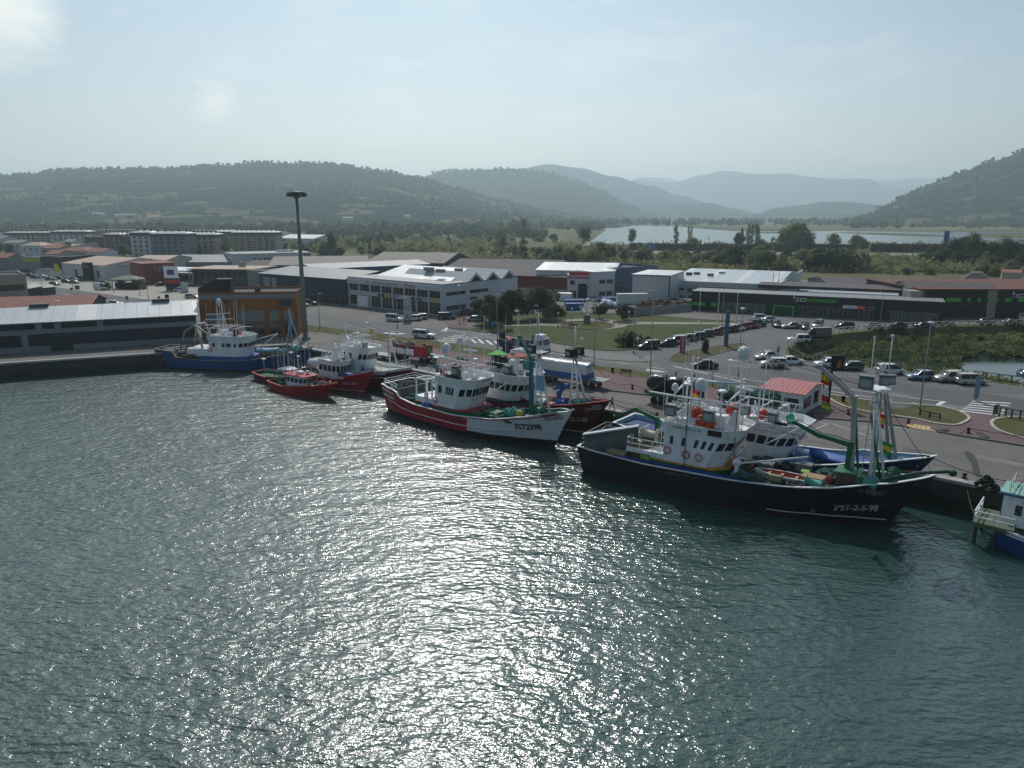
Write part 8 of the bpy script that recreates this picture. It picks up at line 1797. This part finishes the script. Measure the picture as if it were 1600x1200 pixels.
for i,(x,y,w,dd,hh,m_,lb) in enumerate([(20.2,-1.2,2.2,1.6,1.0,M_green,'green crate at the middle of the red and white ship'),(22.2,.2,1.6,1.4,1.1,M_green,'green crate nearer the bow crane of the red and white ship'),(18.6,-2.4,1.4,.8,.7,M_green,'low green crate against the near rail'),(9.6,-3.3,1.2,.5,.6,M_blue,'blue box beside the red and white ship lower house'),(21.4,-2.3,1.5,.8,.8,mat('dark_green_box',(.02,.06,.03),.7),'dark green bin by the white part of the rail')]): crate(root,(x,y,1.6),(w,dd,hh),m_,lb)
for i,(c,sx,sy,sz,m_,lb) in enumerate([((18.6,.6,1.5),1.6,2.0,1.2,M_net,'dark net mound ahead of the red and white ship wheelhouse'),((14,-3.4,1.1),3.5,.15,.3,mat('brown_net'),'brown net along the side of the green lower house'),((23.0,-2.4,2.1),1.6,.6,.6,M_netg,'green net by the teal drums'),((5.2,-1.0,1.7),1.0,2.0,1.0,M_netg,'green net behind the white gantry'),((21.5,2,1.8),1.5,1.0,1.2,M_net,'dark net at the far rail of the red and white ship')]): pile(root,c,sx,sy,sz,26,m_,'net_heap',lb,r=.4,seed=90+i)
wires(root,[[(26.7,0,11.6),(31.8,0,5.6)],[(26.7,0,11.6),(31,-1,5.3)],[(26.7,0,11.6),(14.6,.4,13.5)],[(17.6,-1.8,6.8),(21.8,-2.4,3.0)],[(14.6,.4,13),(3.5,0,4)]])
tubes(root,'boom',[[(17.2,-2.0,3.6),(22.6,-1.4,7.4)],[(12,-2,8.6),(17.6,-2.2,3.6)]],.07,M_whitem)
MR2=Matrix.Translation(root.location)@Matrix.Rotation(root.rotation_euler.z,4,'Z')
flag('flag',MR2@Vector((11.0,-1.9,7.0)),[(0,.5,F_r),(.5,1,F_w)],.7,1.5,'folded red flag at the funnel of the red and white ship')
# ------------------------------------------------ dark red ship behind it
tip=tip_on(955,625,-3.8)
rr,Hr=big('fishing_trawler','dark red hulled fishing ship between red and white ship and quay',tip,33,-41.3,7.2,3,[m_anti,m_boot,m_pale,m_drhull],lambda t,j,z,x:0 if j<2 else (2 if j==2 else 3),M_red,None,m_deckx,mat('dark_inside',(.05,.03,.04),.7))
Hr.text(rr,'ST-2-98',.9,28.7,1.9,mat('hull_letter'),sx=.8)
mb=MB()
for k in range(3): mb.tube([(29.8+q*.5,-(Hr.half(29.8+q*.5,4.1-k*.25+q*.12)+.04),4.1-k*.25+q*.12) for q in range(5)],.04,4)
mb.build('bow_stripes',m_pale,rr)
mb=MB(); mb.prism([(12.6,-2.9),(19.6,-2.9),(20.6,-1.7),(20.6,1.7),(19.6,2.9),(12.6,2.9)],1.8,2.9); mb.build('lower_house',m_dbhull,rr)
wheelhouse(rr,13.6,19.0,2.8,2.9,6.1,6.6,1.4,5,5,M_white,mat('green_base',(.02,.07,.04),.6),3.2,wz=(.55,.82))
top_gear(rr,13.8,19.6,2.4,6.2,66,True,7)
mb=MB(); mb.box((17.6,-1.2,7.4),(1.2,1.1,2.6),top=.7); mb.build('funnel',M_white,rr)
for i,(x,y,m_,c2) in enumerate([(14.2,-.5,mat('green_tarp',(.10,.42,.08),.6),0),(17.0,.2,mat('red_tarp',(.55,.10,.08),.6),0)]):
    mb=MB(); mb.add([(x-1.3,y-1,8.9),(x+1.3,y-1,9.1),(x+1.3,y+1,8.9),(x-1.3,y+1,8.8),(x,y,9.6)],[(0,1,4),(1,2,4),(2,3,4),(3,0,4)]); mb.add([(x-1.3,y-1,8.85),(x+1.3,y-1,9.05),(x+1.3,y+1,8.85),(x-1.3,y+1,8.75)],[(3,2,1,0)]); mb.bar((x,y,6.3),(x,y,9.5),.08); mb.build('awning',m_,rr)
pile(rr,(13.4,.6,7.0),1.5,1.5,2.0,40,mat('blue_black_net',(.03,.04,.055),.9,var=.6,sc=3,bump=.5),'net_heap','blue black net bundled on the aft top of the dark red ship wheelhouse',seed=101)
mb=MB(); M=Matrix.Rotation(math.pi/2,4,'X'); mb.lathe([(.3,-1),(.6,-.95),(.6,.95),(.3,1)],(16.6,.8,9.3),14,M=M); mb.build('storage_tank',mat('dome_white'),rr); drum(rr,(19.0,.4,8.0),.7,.9,M_teal)
lightbox(rr,(17.4,-2.0,7.4),(1,.8,1.1),0,M_grey); mb=MB(); mb.box((18.0,-2.3,6.6),(1.6,.7,.7)); mb.build('black_screen',M_black,rr)
for p in ((12.6,-1.8,6),(14.2,1,6),(16.1,1.5,6),(18.4,-1,6),(19.3,1.6,6)): whip(rr,p,8.5,.035)
tubes(rr,'mast',[[(27.2,-1.0,3.2),(27.2,-.1,11.0)],[(27.2,1.0,3.2),(27.2,.1,11.0)],[(29.2,0,4),(27.2,0,10.6)]],.17,M_whitem,.11)
mb=MB()
for k in range(11): mb.bar((27.25,-.9+k*.06,4.0+k*.58),(27.25,.9-k*.06,4.0+k*.58),.05)
mb.build('ladder',M_whitem,rr); mb=MB(); mb.box((27.2,0,10.3),(2.2,2.8,.12)); mb.build('mast_platform',M_grey,rr); tubes(rr,'mast_head',[[(27.2,0,10.3),(27.2,0,14.2)]],.1,M_whitem)
for y in (-1.2,-.3,1.1): lightbox(rr,(27.2,y,10.8),(.9,.8,.9),0,M_black)
crane(rr,[(24.4,.4,3.0),(24.4,.4,4.8),(25.6,.4,6.0),(23.4,.9,5.2)],.5,M_blue)
for p,m_ in (((26.0,-1.1,3.9),M_blue),((28.4,-.8,4.2),M_teal),((29.2,.5,4.4),M_grey)): drum(rr,p,.65,1.0,m_)
small_boat(rr,(21.6,-1.6,2.6),4.6,1.7,M_red,mat('white_cover',(.5,.5,.5),.6),'small red boat with pale cover beside the dark red ship wheelhouse',math.pi,True)
pile(rr,(22.6,1.2,2.0),1.6,1.4,1.2,22,mat('brown_net'),'net_heap','brown net mound ahead of the dark red ship wheelhouse',seed=103)
mb=MB(); mb.box((23.4,-.6,3.1),(1.6,1.2,.8)); mb.build('red_locker',M_red,rr)
wires(rr,[[(27.2,0,10.9),(32.4,0,5.2)],[(27.2,-.5,10.8),(30.8,-1.0,4.6)],[(27.2,0,10.9),(19,.4,9)]])
# ------------------------------------------------ blue ship at the left
root=boat('fishing_boat','bright blue fishing boat with white wheelhouse lying below the ochre building',(-66.2,136.0),-9)
H=Hull(27.2,30.0,4.6,6.6,[(0,3.6),(3.4,3.4),(3.9,2.3),(10,1.9),(18,2.1),(24,3.0),(30,4.6)])
H.build(root,[m_anti,m_boot,m_bhull],lambda t,j,z,x:0 if j<2 else 2,[(.5,m_bhull)],M_wood,m_deckx,M_blue)
H.text(root,'3ªGI-5-98',.8,24.5,1.7,mat('brown_letter',(.12,.10,.08),.7),sx=.8)
mb=MB(); mb.prism([(8.5,-2.5),(17.4,-2.5),(18.6,-1.4),(18.6,1.4),(17.4,2.5),(8.5,2.5)],1.2,2.6); mb.build('lower_house',M_blue,root)
wheelhouse(root,10.6,17.4,2.4,2.6,5.6,6.1,.6,5,4,M_white,wz=(.6,.82),sidewin=[(.12,.2),(.46,.54),(.6,.74),(.86,.93)],ring=((.02,.4),))
mb=MB(); mb.prism([(6.0,-2.4),(10.6,-2.4),(10.6,2.4),(6.0,2.4)],2.5,3.9); mb.build('aft_house',M_white,root)
lettering('Maria del Carmen',.38,(18.4,-.6,4.1),math.pi/2,M_black,root,name='ship_name')
mb=MB(); mb.box((12.6,0,6.6),(1.6,1.6,1.2),top=.7); mb.build('funnel',M_white,root); mb=MB(); mb.ball((16,-.6,6.7),.35,8); mb.build('orange_buoy',M_orange,root); mb=MB(); mb.box((15.2,-.8,6.9),(.8,.6,1.5)); mb.build('black_screen',M_black,root)
tubes(root,'mast',[[(11.6,-.4,6),(11.6,-.4,12)],[(12.2,.4,6),(12.2,.4,12)],[(9.6,-1.4,9.2),(15.2,-1,9.5)],[(9.2,-1,8.2),(16.5,-1,8.4)],[(9.2,0,10),(14,0,10.4)],[(13.2,.5,6),(12.4,.2,10)]],.07,M_whitem); dome(root,(11.9,0,12.0),.5,.4)
top_gear(root,10.6,16.8,2.0,5.8,77,True,6)
m_af=mat('rusty_white',(.33,.31,.29),.6,var=.15,sc=1.5,dirt=.7)
tubes(root,'gallows',[[(4.6,-2.2,3.4),(5.6,-1.9,7.0),(7.6,-1.8,8.2),(8.6,-1.8,5.8),(8.9,-1.8,3.9)],[(4.6,2.2,3.4),(5.6,1.9,7.0),(7.6,1.8,8.2),(8.6,1.8,5.8)],[(7.6,-1.8,8.2),(7.6,1.8,8.2)],[(7.8,-1.8,8.1),(10.6,-1.8,6.4),(10.8,-1.8,4)]],.22,m_af)
tubes(root,'boom',[[(18.0,-1.2,5.4),(23.6,-1.0,6.9)],[(23.6,-1,6.9),(18.6,-.4,3.4)],[(1.2,-2.0,3.4),(5.6,-2.2,3.9)],[(.4,-1.2,3.6),(5.0,-1.2,4.1)]],.1,M_whitem)
tubes(root,'mast',[[(26,-.3,3),(25.7,0,11.4)],[(28,0,3.6),(25.8,0,9.6)],[(25.2,-1.4,2.6),(25.7,0,9.4)]],.13,mat('pale_blue_mast',(.22,.32,.42),.5))
for p in ((24.3,-1.2,3.6),(26.6,-.8,4.2)): drum(root,p,.8,1.0,M_teal,'X')
small_boat(root,(21.4,-.6,2.4),4.4,1.6,mat('teal_boat',(.10,.3,.34),.5),mat('pale_blue_lid'),'pale teal dinghy upside on the blue boat foredeck',0,True)
for i,(c,lb) in enumerate([((6.5,-2.2,1.4),'dark net low on the blue boat quarter'),((20.5,.6,1.5),'mixed nets ahead of the blue boat wheelhouse'),((24,1,2),'net by the teal drums of the blue boat'),((3.6,.2,2.6),'net heaped in the stern of the blue boat')]): pile(root,c,1.6,1.2,.9,20,[M_net,mat('brown_net'),M_netg,M_net][i],'net_heap',lb,seed=110+i)
for p in ((13,-1.8,5.8),(15.8,1,5.8),(9.8,-1,5.8),(17.6,-1.6,5.8)): whip(root,p,6.5,.035)
wires(root,[[(25.7,0,10.8),(29.4,0,4.8)],[(25.7,0,10.8),(16.8,0,6.2)]])
# ------------------------------------------------ small boats between
def smallcraft(name,label,sc,ang,Lw,xt,zt,B,sheer,mats,mf,cap,wh,deck,text=None,extra=None):
    root=boat(name,label,sc,ang); H=Hull(Lw,xt,zt,B,sheer,.6); H.build(root,mats,mf,[(.9,mats[-1])],cap,deck,deck,N=30)
    if text: H.text(root,*text)
    x0,x1,hw,z0,z1=wh[:5]
    for k in range(5): whip(root,(x0+(x1-x0)*k/3.5-1,(-1)**k*hw*.7,z0+.8),(5.5,7.5,4.8,6.8,5)[k])
    wires(root,[[(x0-1,0,z1+3),(xt-.5,0,zt)],[(x0-1,0,z1+3),(.4,0,sheer[0][1])]])
    wheelhouse(root,x0,x1,hw,z0,z1,z1+.4,.25,3,3,M_white,wz=(.55,.86),topb=wh[5],name='wheelhouse'); return root,H
# red boat nearest
root,H=smallcraft('fishing_boat','smallest bright red boat with white cabin and red roof, nearest of the left cluster',(-39.5,118.2),-36,12.6,15.4,2.75,4.6,[(0,1.35),(5,1.15),(10,1.7),(15.4,2.75)],[m_anti,m_rhull],lambda t,j,z,x:0 if j<1 else 1,M_red,(4.3,8.6,1.15,.7,2.85,0),m_deckg,('Nuestra Sra',.38,10.6,1.0,mat('brown_letter')))
mb=MB(); mb.box((6.6,0,3.02),(5.6,3.0,.14)); mb.add([(9.0,-1.3,3.1),(9.5,-1.0,2.85),(9.5,1.0,2.85),(9.0,1.3,3.1),(9,-1.3,3.0),(9,1.3,3.0)],[(0,1,2,3)]); mb.build('red_roof',M_red,root)
mb=MB(); mb.lathe([(.7,0),(.65,.35),(.3,.5)],(6.4,0,3.1),12); mb.ball((7.8,.4,3.4),.35,8); mb.build('roof_hatch',M_white,root)
tubes(root,'mast',[[(10.8,-.2,1.4),(10.6,0,5.6)],[(4.4,0,3),(4.4,0,6.2)],[(2.2,.4,1),(2.0,.4,6.2)],[(10.6,.0,4.8),(12.6,.3,2)]],.07,M_galv); mush(root,(4.4,0,6.2),.35,.5); mush(root,(5.4,.6,5.6),.3,2.5); whip(root,(8.6,-.6,3),4.5); whip(root,(1.4,-.6,1.2),7,.03)
pile(root,(2.4,-.4,.6),1.4,1.2,.7,16,M_netg,'net_heap','green net in the stern of the smallest red boat',seed=120,r=.3); pile(root,(11.8,0,1.3),1.0,.9,.6,12,mat('beige_net'),'net_heap','beige net on the bow of the smallest red boat',seed=121,r=.3)
mb=MB(); mb.ball((9.8,-1.0,1.7),.3,8); o=mb.build('marker_buoy',M_red); place(o,root,(0,0,0)); tag(o,'red buoy at the cabin front of the smallest red boat','buoy')
# red 2-1469
root,H=smallcraft('fishing_boat','red boat with pale bow patch and low white cabin, middle of the left cluster',(-36.3,124.6),-41,16.6,19.0,4.05,5.4,[(0,1.9),(6,1.6),(12,2.2),(16,3.1),(19,4.1)],[m_anti,m_rhull],lambda t,j,z,x:0 if j<1 else 1,M_red,(6.6,11.4,1.7,1.3,4.3,.35),m_deckg,("3ªST 2 1469",.62,14.6,1.35,m_pale))
mb=MB(); 
H_=H; mb.tube([(11.2+k*.35,-(H.half(11.2+k*.35,2.1+k*.06)+.02),2.1+k*.05) for k in range(9)],.2,6); mb.build('bow_patch',mat('pale_pink',(.45,.36,.36),.6),root)
mb=MB(); mb.tube([(11+k*.55,-(H.half(11+k*.55,.35)+.03),.35) for k in range(11)],.05,4); mb.build('waterline_stripe',m_pale,root)
mb=MB(); M=Matrix.Rotation(math.pi/2,4,'Y'); mb.lathe([(.2,-1.6),(.8,-1.5),(.85,0),(.8,1.5),(.2,1.6)],(3.2,0,3.1),14,M=M); mb.build('white_tarpaulin',mat('white_tarpaulin'),root)
mb=MB(); mb.box((9.2,0,5.6),(.8,.8,2.2),top=.6); mb.build('funnel',M_white,root); mush(root,(9.2,0,7.0),.3,.5)
for i,(x,m_,lb) in enumerate([(12.9,M_blue,'blue crate on the deck of the middle red boat'),(14.0,M_blue,'blue tub near the bow of the middle red boat'),(11.9,mat('rope_green',(.09,.11,.07),.9),'rope basket by the cabin of the middle red boat')]): crate(root,(x,-.9,1.5),(.9,.9,.8),m_,lb)
top_gear(root,6.8,11,1.4,4.5,88,False,4); tubes(root,'mast',[[(1.4,0,1.6),(1.2,0,8.4)],[(1.3,-.6,5.5),(1.3,.6,5.5)],[(15.6,0,2.6),(15.4,0,5.2)]],.07,M_galv)
# white and red, pointed bow
tip=tip_on(645,573,-4.2)
root=boat('fishing_boat','white sided boat with dark red bow and tall wheelhouse against the quay',(tip.x-25*math.cos(R(-41.2)),tip.y-25*math.sin(R(-41.2))),-41.2)
zt=tip.z-WATER_Z; H=Hull(22.2,25,zt,6.4,[(0,2.9),(8,2.7),(15,2.9),(20,3.5),(25,zt)],.3)
H.build(root,[m_anti,m_drhull,m_whull],lambda t,j,z,x:0 if j<2 else (2 if j>7+(x>12)+(x>16)+(x>20) else 1),[(.66,m_whull)],M_white,mat('pale_deck',(.36,.42,.38),.7,var=.2,dirt=.3),m_whull)
H.text(root,'3ªST-3-97',.6,19.5,1.5,mat('faded_red',(.18,.04,.04),.7),sx=.8)
wheelhouse(root,9.2,13.8,2.0,2.7,6.1,6.6,1.5,4,4,M_white,wz=(.55,.8),sidewin=[(.12,.18),(.42,.5),(.52,.6)],ring=((.08,.3),),topb=.45)
mb=MB(); mb.box((7.8,0,3.1),(3.0,4.2,1.0)); mb.build('aft_house',M_white,root)
railing(root,[(14.5,-2.6,3.0),(19.5,-2.0,3.6),(23.0,-.9,4.4),(24.4,0,4.8),(23.0,.9,4.4),(19.5,2.0,3.6)],1.0); top_gear(root,9.4,13.6,1.7,6.3,99,True,4.5); mush(root,(11.8,-.6,8.6),.4,1); mush(root,(12.4,.9,10.2),.35,3)
tubes(root,'mast',[[(19.8,-.4,3.6),(19.6,0,9.4)],[(21.4,0,4),(19.6,0,8.4)],[(8.0,0,3.5),(7.6,0,10.4)],[(7.8,0,7.8),(10.2,0,5.4)]],.16,M_whitem,.09); tubes(root,'yard_arm',[[(19.6,-1.1,8.4),(19.6,1.1,8.4)]],.08,M_whitem)
wires(root,[[(7.6,0,10.4),(19.6,0,9)],[(19.6,0,9.4),(12.4,0,10.6)],[(19.6,0,9.4),(24.6,0,4.8)]])
mb=MB(); mb.box((14.3,-1.6,3.1),(.6,.5,.9)); mb.build('blue_locker',M_blue,root)
flag('flag',tuple((Matrix.Translation(root.location)@Matrix.Rotation(R(-41.2),4,'Z'))@Vector((14.4,0,8.9))),[(0,1,F_y)],.7,.8,'small yellow flag over the white sided boat')
pile(root,(5.4,0,2.4),2.0,1.6,1.0,26,mat('brown_net'),'net_heap','brown net aft of the tall white wheelhouse',seed=130); pile(root,(1.8,0,2.2),1.2,1.4,1.2,16,M_net,'net_heap','dark net on the stern of the white sided boat',seed=131)
# small green decked boat hidden behind the smallest red one
root,H=smallcraft('fishing_boat','low red edged boat with green deck half hidden between blue boat and smallest red boat',(-44.5,125.2),-38,12.0,14.4,2.6,4.4,[(0,1.3),(5,1.1),(10,1.6),(14.4,2.6)],[m_anti,m_drhull],lambda t,j,z,x:0 if j<1 else 1,M_red,(7.0,9.6,1.1,.7,2.7,0),m_deckg)
mush(root,(1.2,0,3.4),.4,2.2); tubes(root,'mast',[[(4.2,0,.8),(4.0,0,8.2)],[(6.6,0,.8),(6.2,0,6.0)]],.06,M_galv); pile(root,(3.2,.2,.6),1.6,1.2,.8,18,M_netg,'net_heap','green net on the low red edged boat',seed=140,r=.3)
# ------------------------------------------------ boat cut by the right edge
p=Q(44.2,-5.6); root=boat('fishing_boat','blue hulled boat with white cabin and green roof cut by the right edge',(p.x,p.y),QH)
H=Hull(15,17,3.4,5.4,[(0,1.9),(3,1.5),(8,1.5),(17,3.4)],.7); H.build(root,[m_anti,m_bhull,m_whull],lambda t,j,z,x:0 if j<1 else (2 if j>10 else 1),[(.85,M_white)],M_white,mat('pale_deck'),M_white)
mb=MB(); mb.box((3.4,.9,3.2),(7.2,3.0,2.9)); mb.build('wheelhouse',M_white,root)
for x,w in ((1.0,.5),(5.0,.5)): mb=MB(); mb.box((x,-.62,3.3),(w,.06,.9)); mb.build('window',M_dark,root)
mb=MB(); mb.box((2.0,-.62,3.2),(.05,.08,2.6)); mb.box((4.4,-.62,2.6),(.35,.1,1.0)); mb.build('door_frame',M_black,root)
mb=MB(); mb.box((3.4,.9,4.72),(7.7,3.5,.14)); mb.build('cabin_roof',mat('pale_green_roof',(.22,.42,.36),.6,dirt=.3),root); mb=MB(); mb.box((3.4,.9,4.6),(7.8,3.6,.12)); mb.build('blue_trim',M_blue,root)
railing(root,[(.2,-.6,4.8),(.2,2.4,4.8),(7,2.4,4.8),(7,-.6,4.8)],.9,mat('cream_rail',(.5,.46,.38),.6)); mb=MB()
for k in range(4): mb.box((3.9,.9,5.0+k*.28),(2.0,1.6,.2))
mb.build('slatted_box',mat('ochre_slats',(.42,.26,.10),.7),root)
mb=MB(); mb.box((-.5,-.2,1.95),(3.0,4.2,.14)); mb.box((-.5,-2.3,1.8),(3.0,.12,.35)); mb.build('platform',mat('green_platform',(.09,.12,.075),.8,dirt=.5),root)
railing(root,[(-1.9,2.0,2.0),(-1.9,-2.25,2.0),(1.0,-2.25,2.0)],1.0,r=.045); mb=MB()
for x,y in ((-1.7,-2.1),(-.2,-1.6),(.6,-1.6),(-1.7,1.6)): MB().tube([(x,y,1.7),(x,y,-2)],.16,7).build('support_pile',mat('wet_pile',(.02,.02,.018),.6),root)
mb=MB(); mb.box((.1,1.2,2.3),(.9,1.5,1.1)); mb.build('blue_locker',m_dbhull,root); mb=MB(); mb.lathe([(.4,0),(.35,.3),(.1,.5)],(.2,1.6,3.0),10); mb.build('green_canvas',mat('pale_green_roof'),root)
mb=MB(); mb.bar((1.5,2.2,4.8),(1.5,2.2,6.6),.05); mb.tube([(.6,1.2,4.8),(.9,1.2,5.8),(1.6,1.2,6.0)],.05,5); mb.build('flag_staff',M_grey,root)
flag('flag',tuple((Matrix.Translation(root.location)@Matrix.Rotation(R(QH),4,'Z'))@Vector((.8,2.2,7.3))),SPAIN,.35,1.3,'small limp flag over the boat at the right edge')
# mooring lines
def mline(a,b,lb,sag=.6,m=None):
    a=Vector(a);b=Vector(b); mb=MB(); mb.tube([a.lerp(b,k/12)-Vector((0,0,sag*math.sin(math.pi*k/12))) for k in range(13)],.04,5); tag(mb.build('mooring_line',m or mat('rope',(.10,.09,.075),.9)),lb,'rope')
mline(MR@Vector((33.0,0,6.0)),Q(28.5,.6,.4),'rope from the black bow to the quay bollard',.8)
mline(Q(40,.6,.4),Q(43.0,-7.4,-1.2),'rope hanging from quay to the boat at the right edge',1.0)
mline(G(1455,715,1.8),Q(43.5,1.0,.5),'long rope from the dark blue bow along the quay',.3); mline(G(952,626,1.6),Q(6,.6,.4),'rope from the dark red bow to the quay',.5); mline(MR2@Vector((31.5,0,5.3)),Q(-4.5,.6,.4),'rope from the white bow to the quay',.7)
# fenders on the quay
for k in range(8):
    p=Q(3+k*5.2 if k<4 else 25+k*2.7,-.22); mb=MB(); mb.lathe([(.32,-.12),(.45,-.14),(.5,0),(.45,.14),(.32,.12)],(0,0,0),14,M=Matrix.Rotation(math.pi/2,4,'X')); o=mb.build('tyre_fender',m_tyre,None,(p.x,p.y,-1.2),QANG); tag(o,'old tyre hung as a fender on the quay wall','fender','tyre fenders on the quay wall')
# ================================================================ PEOPLE
m_skin=mat('skin',(.42,.24,.17),.6,var=.05); m_hair=mat('dark_hair',(.03,.02,.015),.8)
def person(loc,rz,label,top,bottom,pose):
    """one skinned body; hair, shirt and trousers as children"""
    t=thing('person',label,'person',loc,rz); st=pose
    J={'pelvis':(0,0,.93),'waist':(0,0,1.08),'chest':(st.get('lean',0)*.5,0,1.30),'neck':(st.get('lean',0),0,1.47),'head':(st.get('lean',0)+.02,0,1.60),'crown':(st.get('lean',0)+.02,0,1.71)}
    ln=st.get('lean',0); sw=st['step']; aw=st['arm']
    for s,n in ((1,'l'),(-1,'r')):
        f=sw*s; a=-aw*s
        J['hip'+n]=(0,.10*s,.90); J['knee'+n]=(f*.20+.03,.11*s,.49); J['ank'+n]=(f*.36-.02*(1 if f<0 else 0),.11*s,.09+(.05 if f<0 else 0)); J['toe'+n]=(f*.36+.17,.13*s,.04)
        J['sh'+n]=(ln*.8,.19*s,1.40); J['elb'+n]=(ln*.8+a*.14,.25*s,1.13); J['wri'+n]=(ln*.8+a*.22+.08+st.get('reach',0)*.25,.24*s,.90+st.get('reach',0)*.2)
        J['palm'+n]=(J['wri'+n][0]+.03,J['wri'+n][1],J['wri'+n][2]-.08)
        for q in range(4): J['f%d%s'%(q,n)]=(J['palm'+n][0]-.025+.02*q,J['palm'+n][1]-.01*s,J['palm'+n][2]-.085+.006*abs(q-1.5))
        J['th'+n]=(J['palm'+n][0]+.05,J['palm'+n][1]-.03*s,J['palm'+n][2]-.02)
    E=[('pelvis','waist'),('waist','chest'),('chest','neck'),('neck','head'),('head','crown')]
    for n in 'lr': E+=[('pelvis','hip'+n),('hip'+n,'knee'+n),('knee'+n,'ank'+n),('ank'+n,'toe'+n),('chest','sh'+n),('sh'+n,'elb'+n),('elb'+n,'wri'+n),('wri'+n,'palm'+n),('palm'+n,'th'+n)]+[('palm'+n,'f%d%s'%(q,n)) for q in range(4)]
    RAD={'pelvis':.13,'waist':.125,'chest':.145,'neck':.055,'head':.085,'crown':.07,'hip':.09,'knee':.058,'ank':.042,'toe':.035,'sh':.06,'elb':.042,'wri':.028,'palm':.035,'th':.009,'f0':.008,'f1':.009,'f2':.009,'f3':.008}
    def grow(name,keys,m,k,names=None):
        ks=[q for q in J if q in keys]; me=bpy.data.meshes.new(name); me.from_pydata([J[q] for q in ks],[(ks.index(a),ks.index(b)) for a,b in E if a in ks and b in ks],[])
        o=bpy.data.objects.new(name,me); COL.objects.link(o); md=o.modifiers.new('skin','SKIN'); 
        for i,q in enumerate(ks):
            r=RAD.get(q) or RAD.get(q[:-1]); r*=k; me.skin_vertices[0].data[i].radius=(r,r)
        me.skin_vertices[0].data[0].use_root=True
        s2=o.modifiers.new('sub','SUBSURF'); s2.levels=1; s2.render_levels=1
        dg=bpy.context.evaluated_depsgraph_get(); m2=bpy.data.meshes.new_from_object(o.evaluated_get(dg)); bpy.data.objects.remove(o); m2.materials.clear(); m2.materials.append(m)
        for p_ in m2.polygons: p_.use_smooth=True
        o=bpy.data.objects.new(name,m2); COL.objects.link(o); o.parent=t; return o
    b=grow('body',list(J),m_skin,1)
    grow('trousers',['pelvis','hipl','hipr','kneel','kneer','ankl','ankr'],bottom,1.16); grow('shirt',['pelvis','waist','chest','neck','shl','shr','elbl','elbr'][1:],top,1.15)
    for n in 'lr': mb=MB(); a=J['ank'+n]; mb.box((a[0]+.07,a[1],.05+(a[2]-.09)),(.27,.10,.09),top=.8); mb.build('shoe',M_black,t)
    hx,hy,hz=J['head']; mb=MB(); mb.lathe([(.02,.16),(.07,.145),(.10,.10),(.108,.04),(.10,-.02)][::-1],(hx-.015,hy,hz),12); mb.build('hair',m_hair,t)
    mb=MB(); mb.box((hx+.10,0,hz+.0),(.03,.025,.04)); 
    for s in (-1,1): mb.box((hx,s*.092,hz+.01),(.03,.02,.05))
    mb.build('nose_and_ears',m_skin,t); mb=MB()
    for s in (-1,1): mb.ball((hx+.088,s*.032,hz+.035),.012,6)
    mb.box((hx+.09,0,hz-.045),(.012,.045,.008)); mb.build('face_features',mat('face_dark',(.08,.03,.03),.6),t)
    return t
person(G(956,640),R(-35),'person in grey clothes walking along the quay behind the dark red bow',mat('grey_shirt',(.16,.16,.16),.9),mat('grey_trousers',(.07,.07,.075),.9),dict(step=1,arm=1,lean=.03))
person(G(1207,576),R(60),'person in pale blue shirt standing at the open side of the white off-roader',mat('blue_shirt',(.18,.26,.40),.9),mat('dark_blue_jeans',(.03,.05,.10),.9),dict(step=.15,arm=.1,lean=.05,reach=1))
person(G(1217,577.5),R(120),'person in beige top leaning at the rear of the white off-roader',mat('beige_shirt',(.28,.24,.18),.9),mat('dark_trousers',(.03,.03,.03),.9),dict(step=.3,arm=.2,lean=.10,reach=1))
person(G(1215.5,554.5),R(200),'person in dark clothes standing by the rail corner behind the cars',mat('dark_shirt',(.04,.045,.05),.9),mat('dark_trousers'),dict(step=.1,arm=.1,lean=0))
# repeats that look alike are told apart by their order from the left of the view
same={}
for o in COL.objects:
    if o.parent is None and o.get('group'): same.setdefault((o['group'],o['label']),[]).append(o)
def nth(i): return '%d%s'%(i,'th' if 10<=i%100<=20 else {1:'st',2:'nd',3:'rd'}.get(i%10,'th'))
for (g_,l_),os_ in same.items():
    if len(os_)<2: continue
    os_.sort(key=lambda o:o.location.x/max(1,o.location.y))
    for i,o in enumerate(os_): o['label']='%s, %s from the left'%(l_,nth(i+1))
# ================================================================ HAZE
hz=MB(); hz.box((0,6700,345),(30000,16000,712)); ho=hz.build('haze',None)
ho.data.materials.clear(); hm=bpy.data.materials.new('haze_air'); hm.use_nodes=True; n=hm.node_tree; n.nodes.clear()
o_=n.nodes.new('ShaderNodeOutputMaterial'); pv=n.nodes.new('ShaderNodeVolumePrincipled'); n.links.new(pv.outputs[0],o_.inputs['Volume'])
pv.inputs['Color'].default_value=(.76,.93,1,1); pv.inputs['Density'].default_value=HAZE; pv.inputs['Anisotropy'].default_value=.55
ho.data.materials.append(hm); ho['kind']='stuff'; ho['label']='pale daylight haze over the valley'
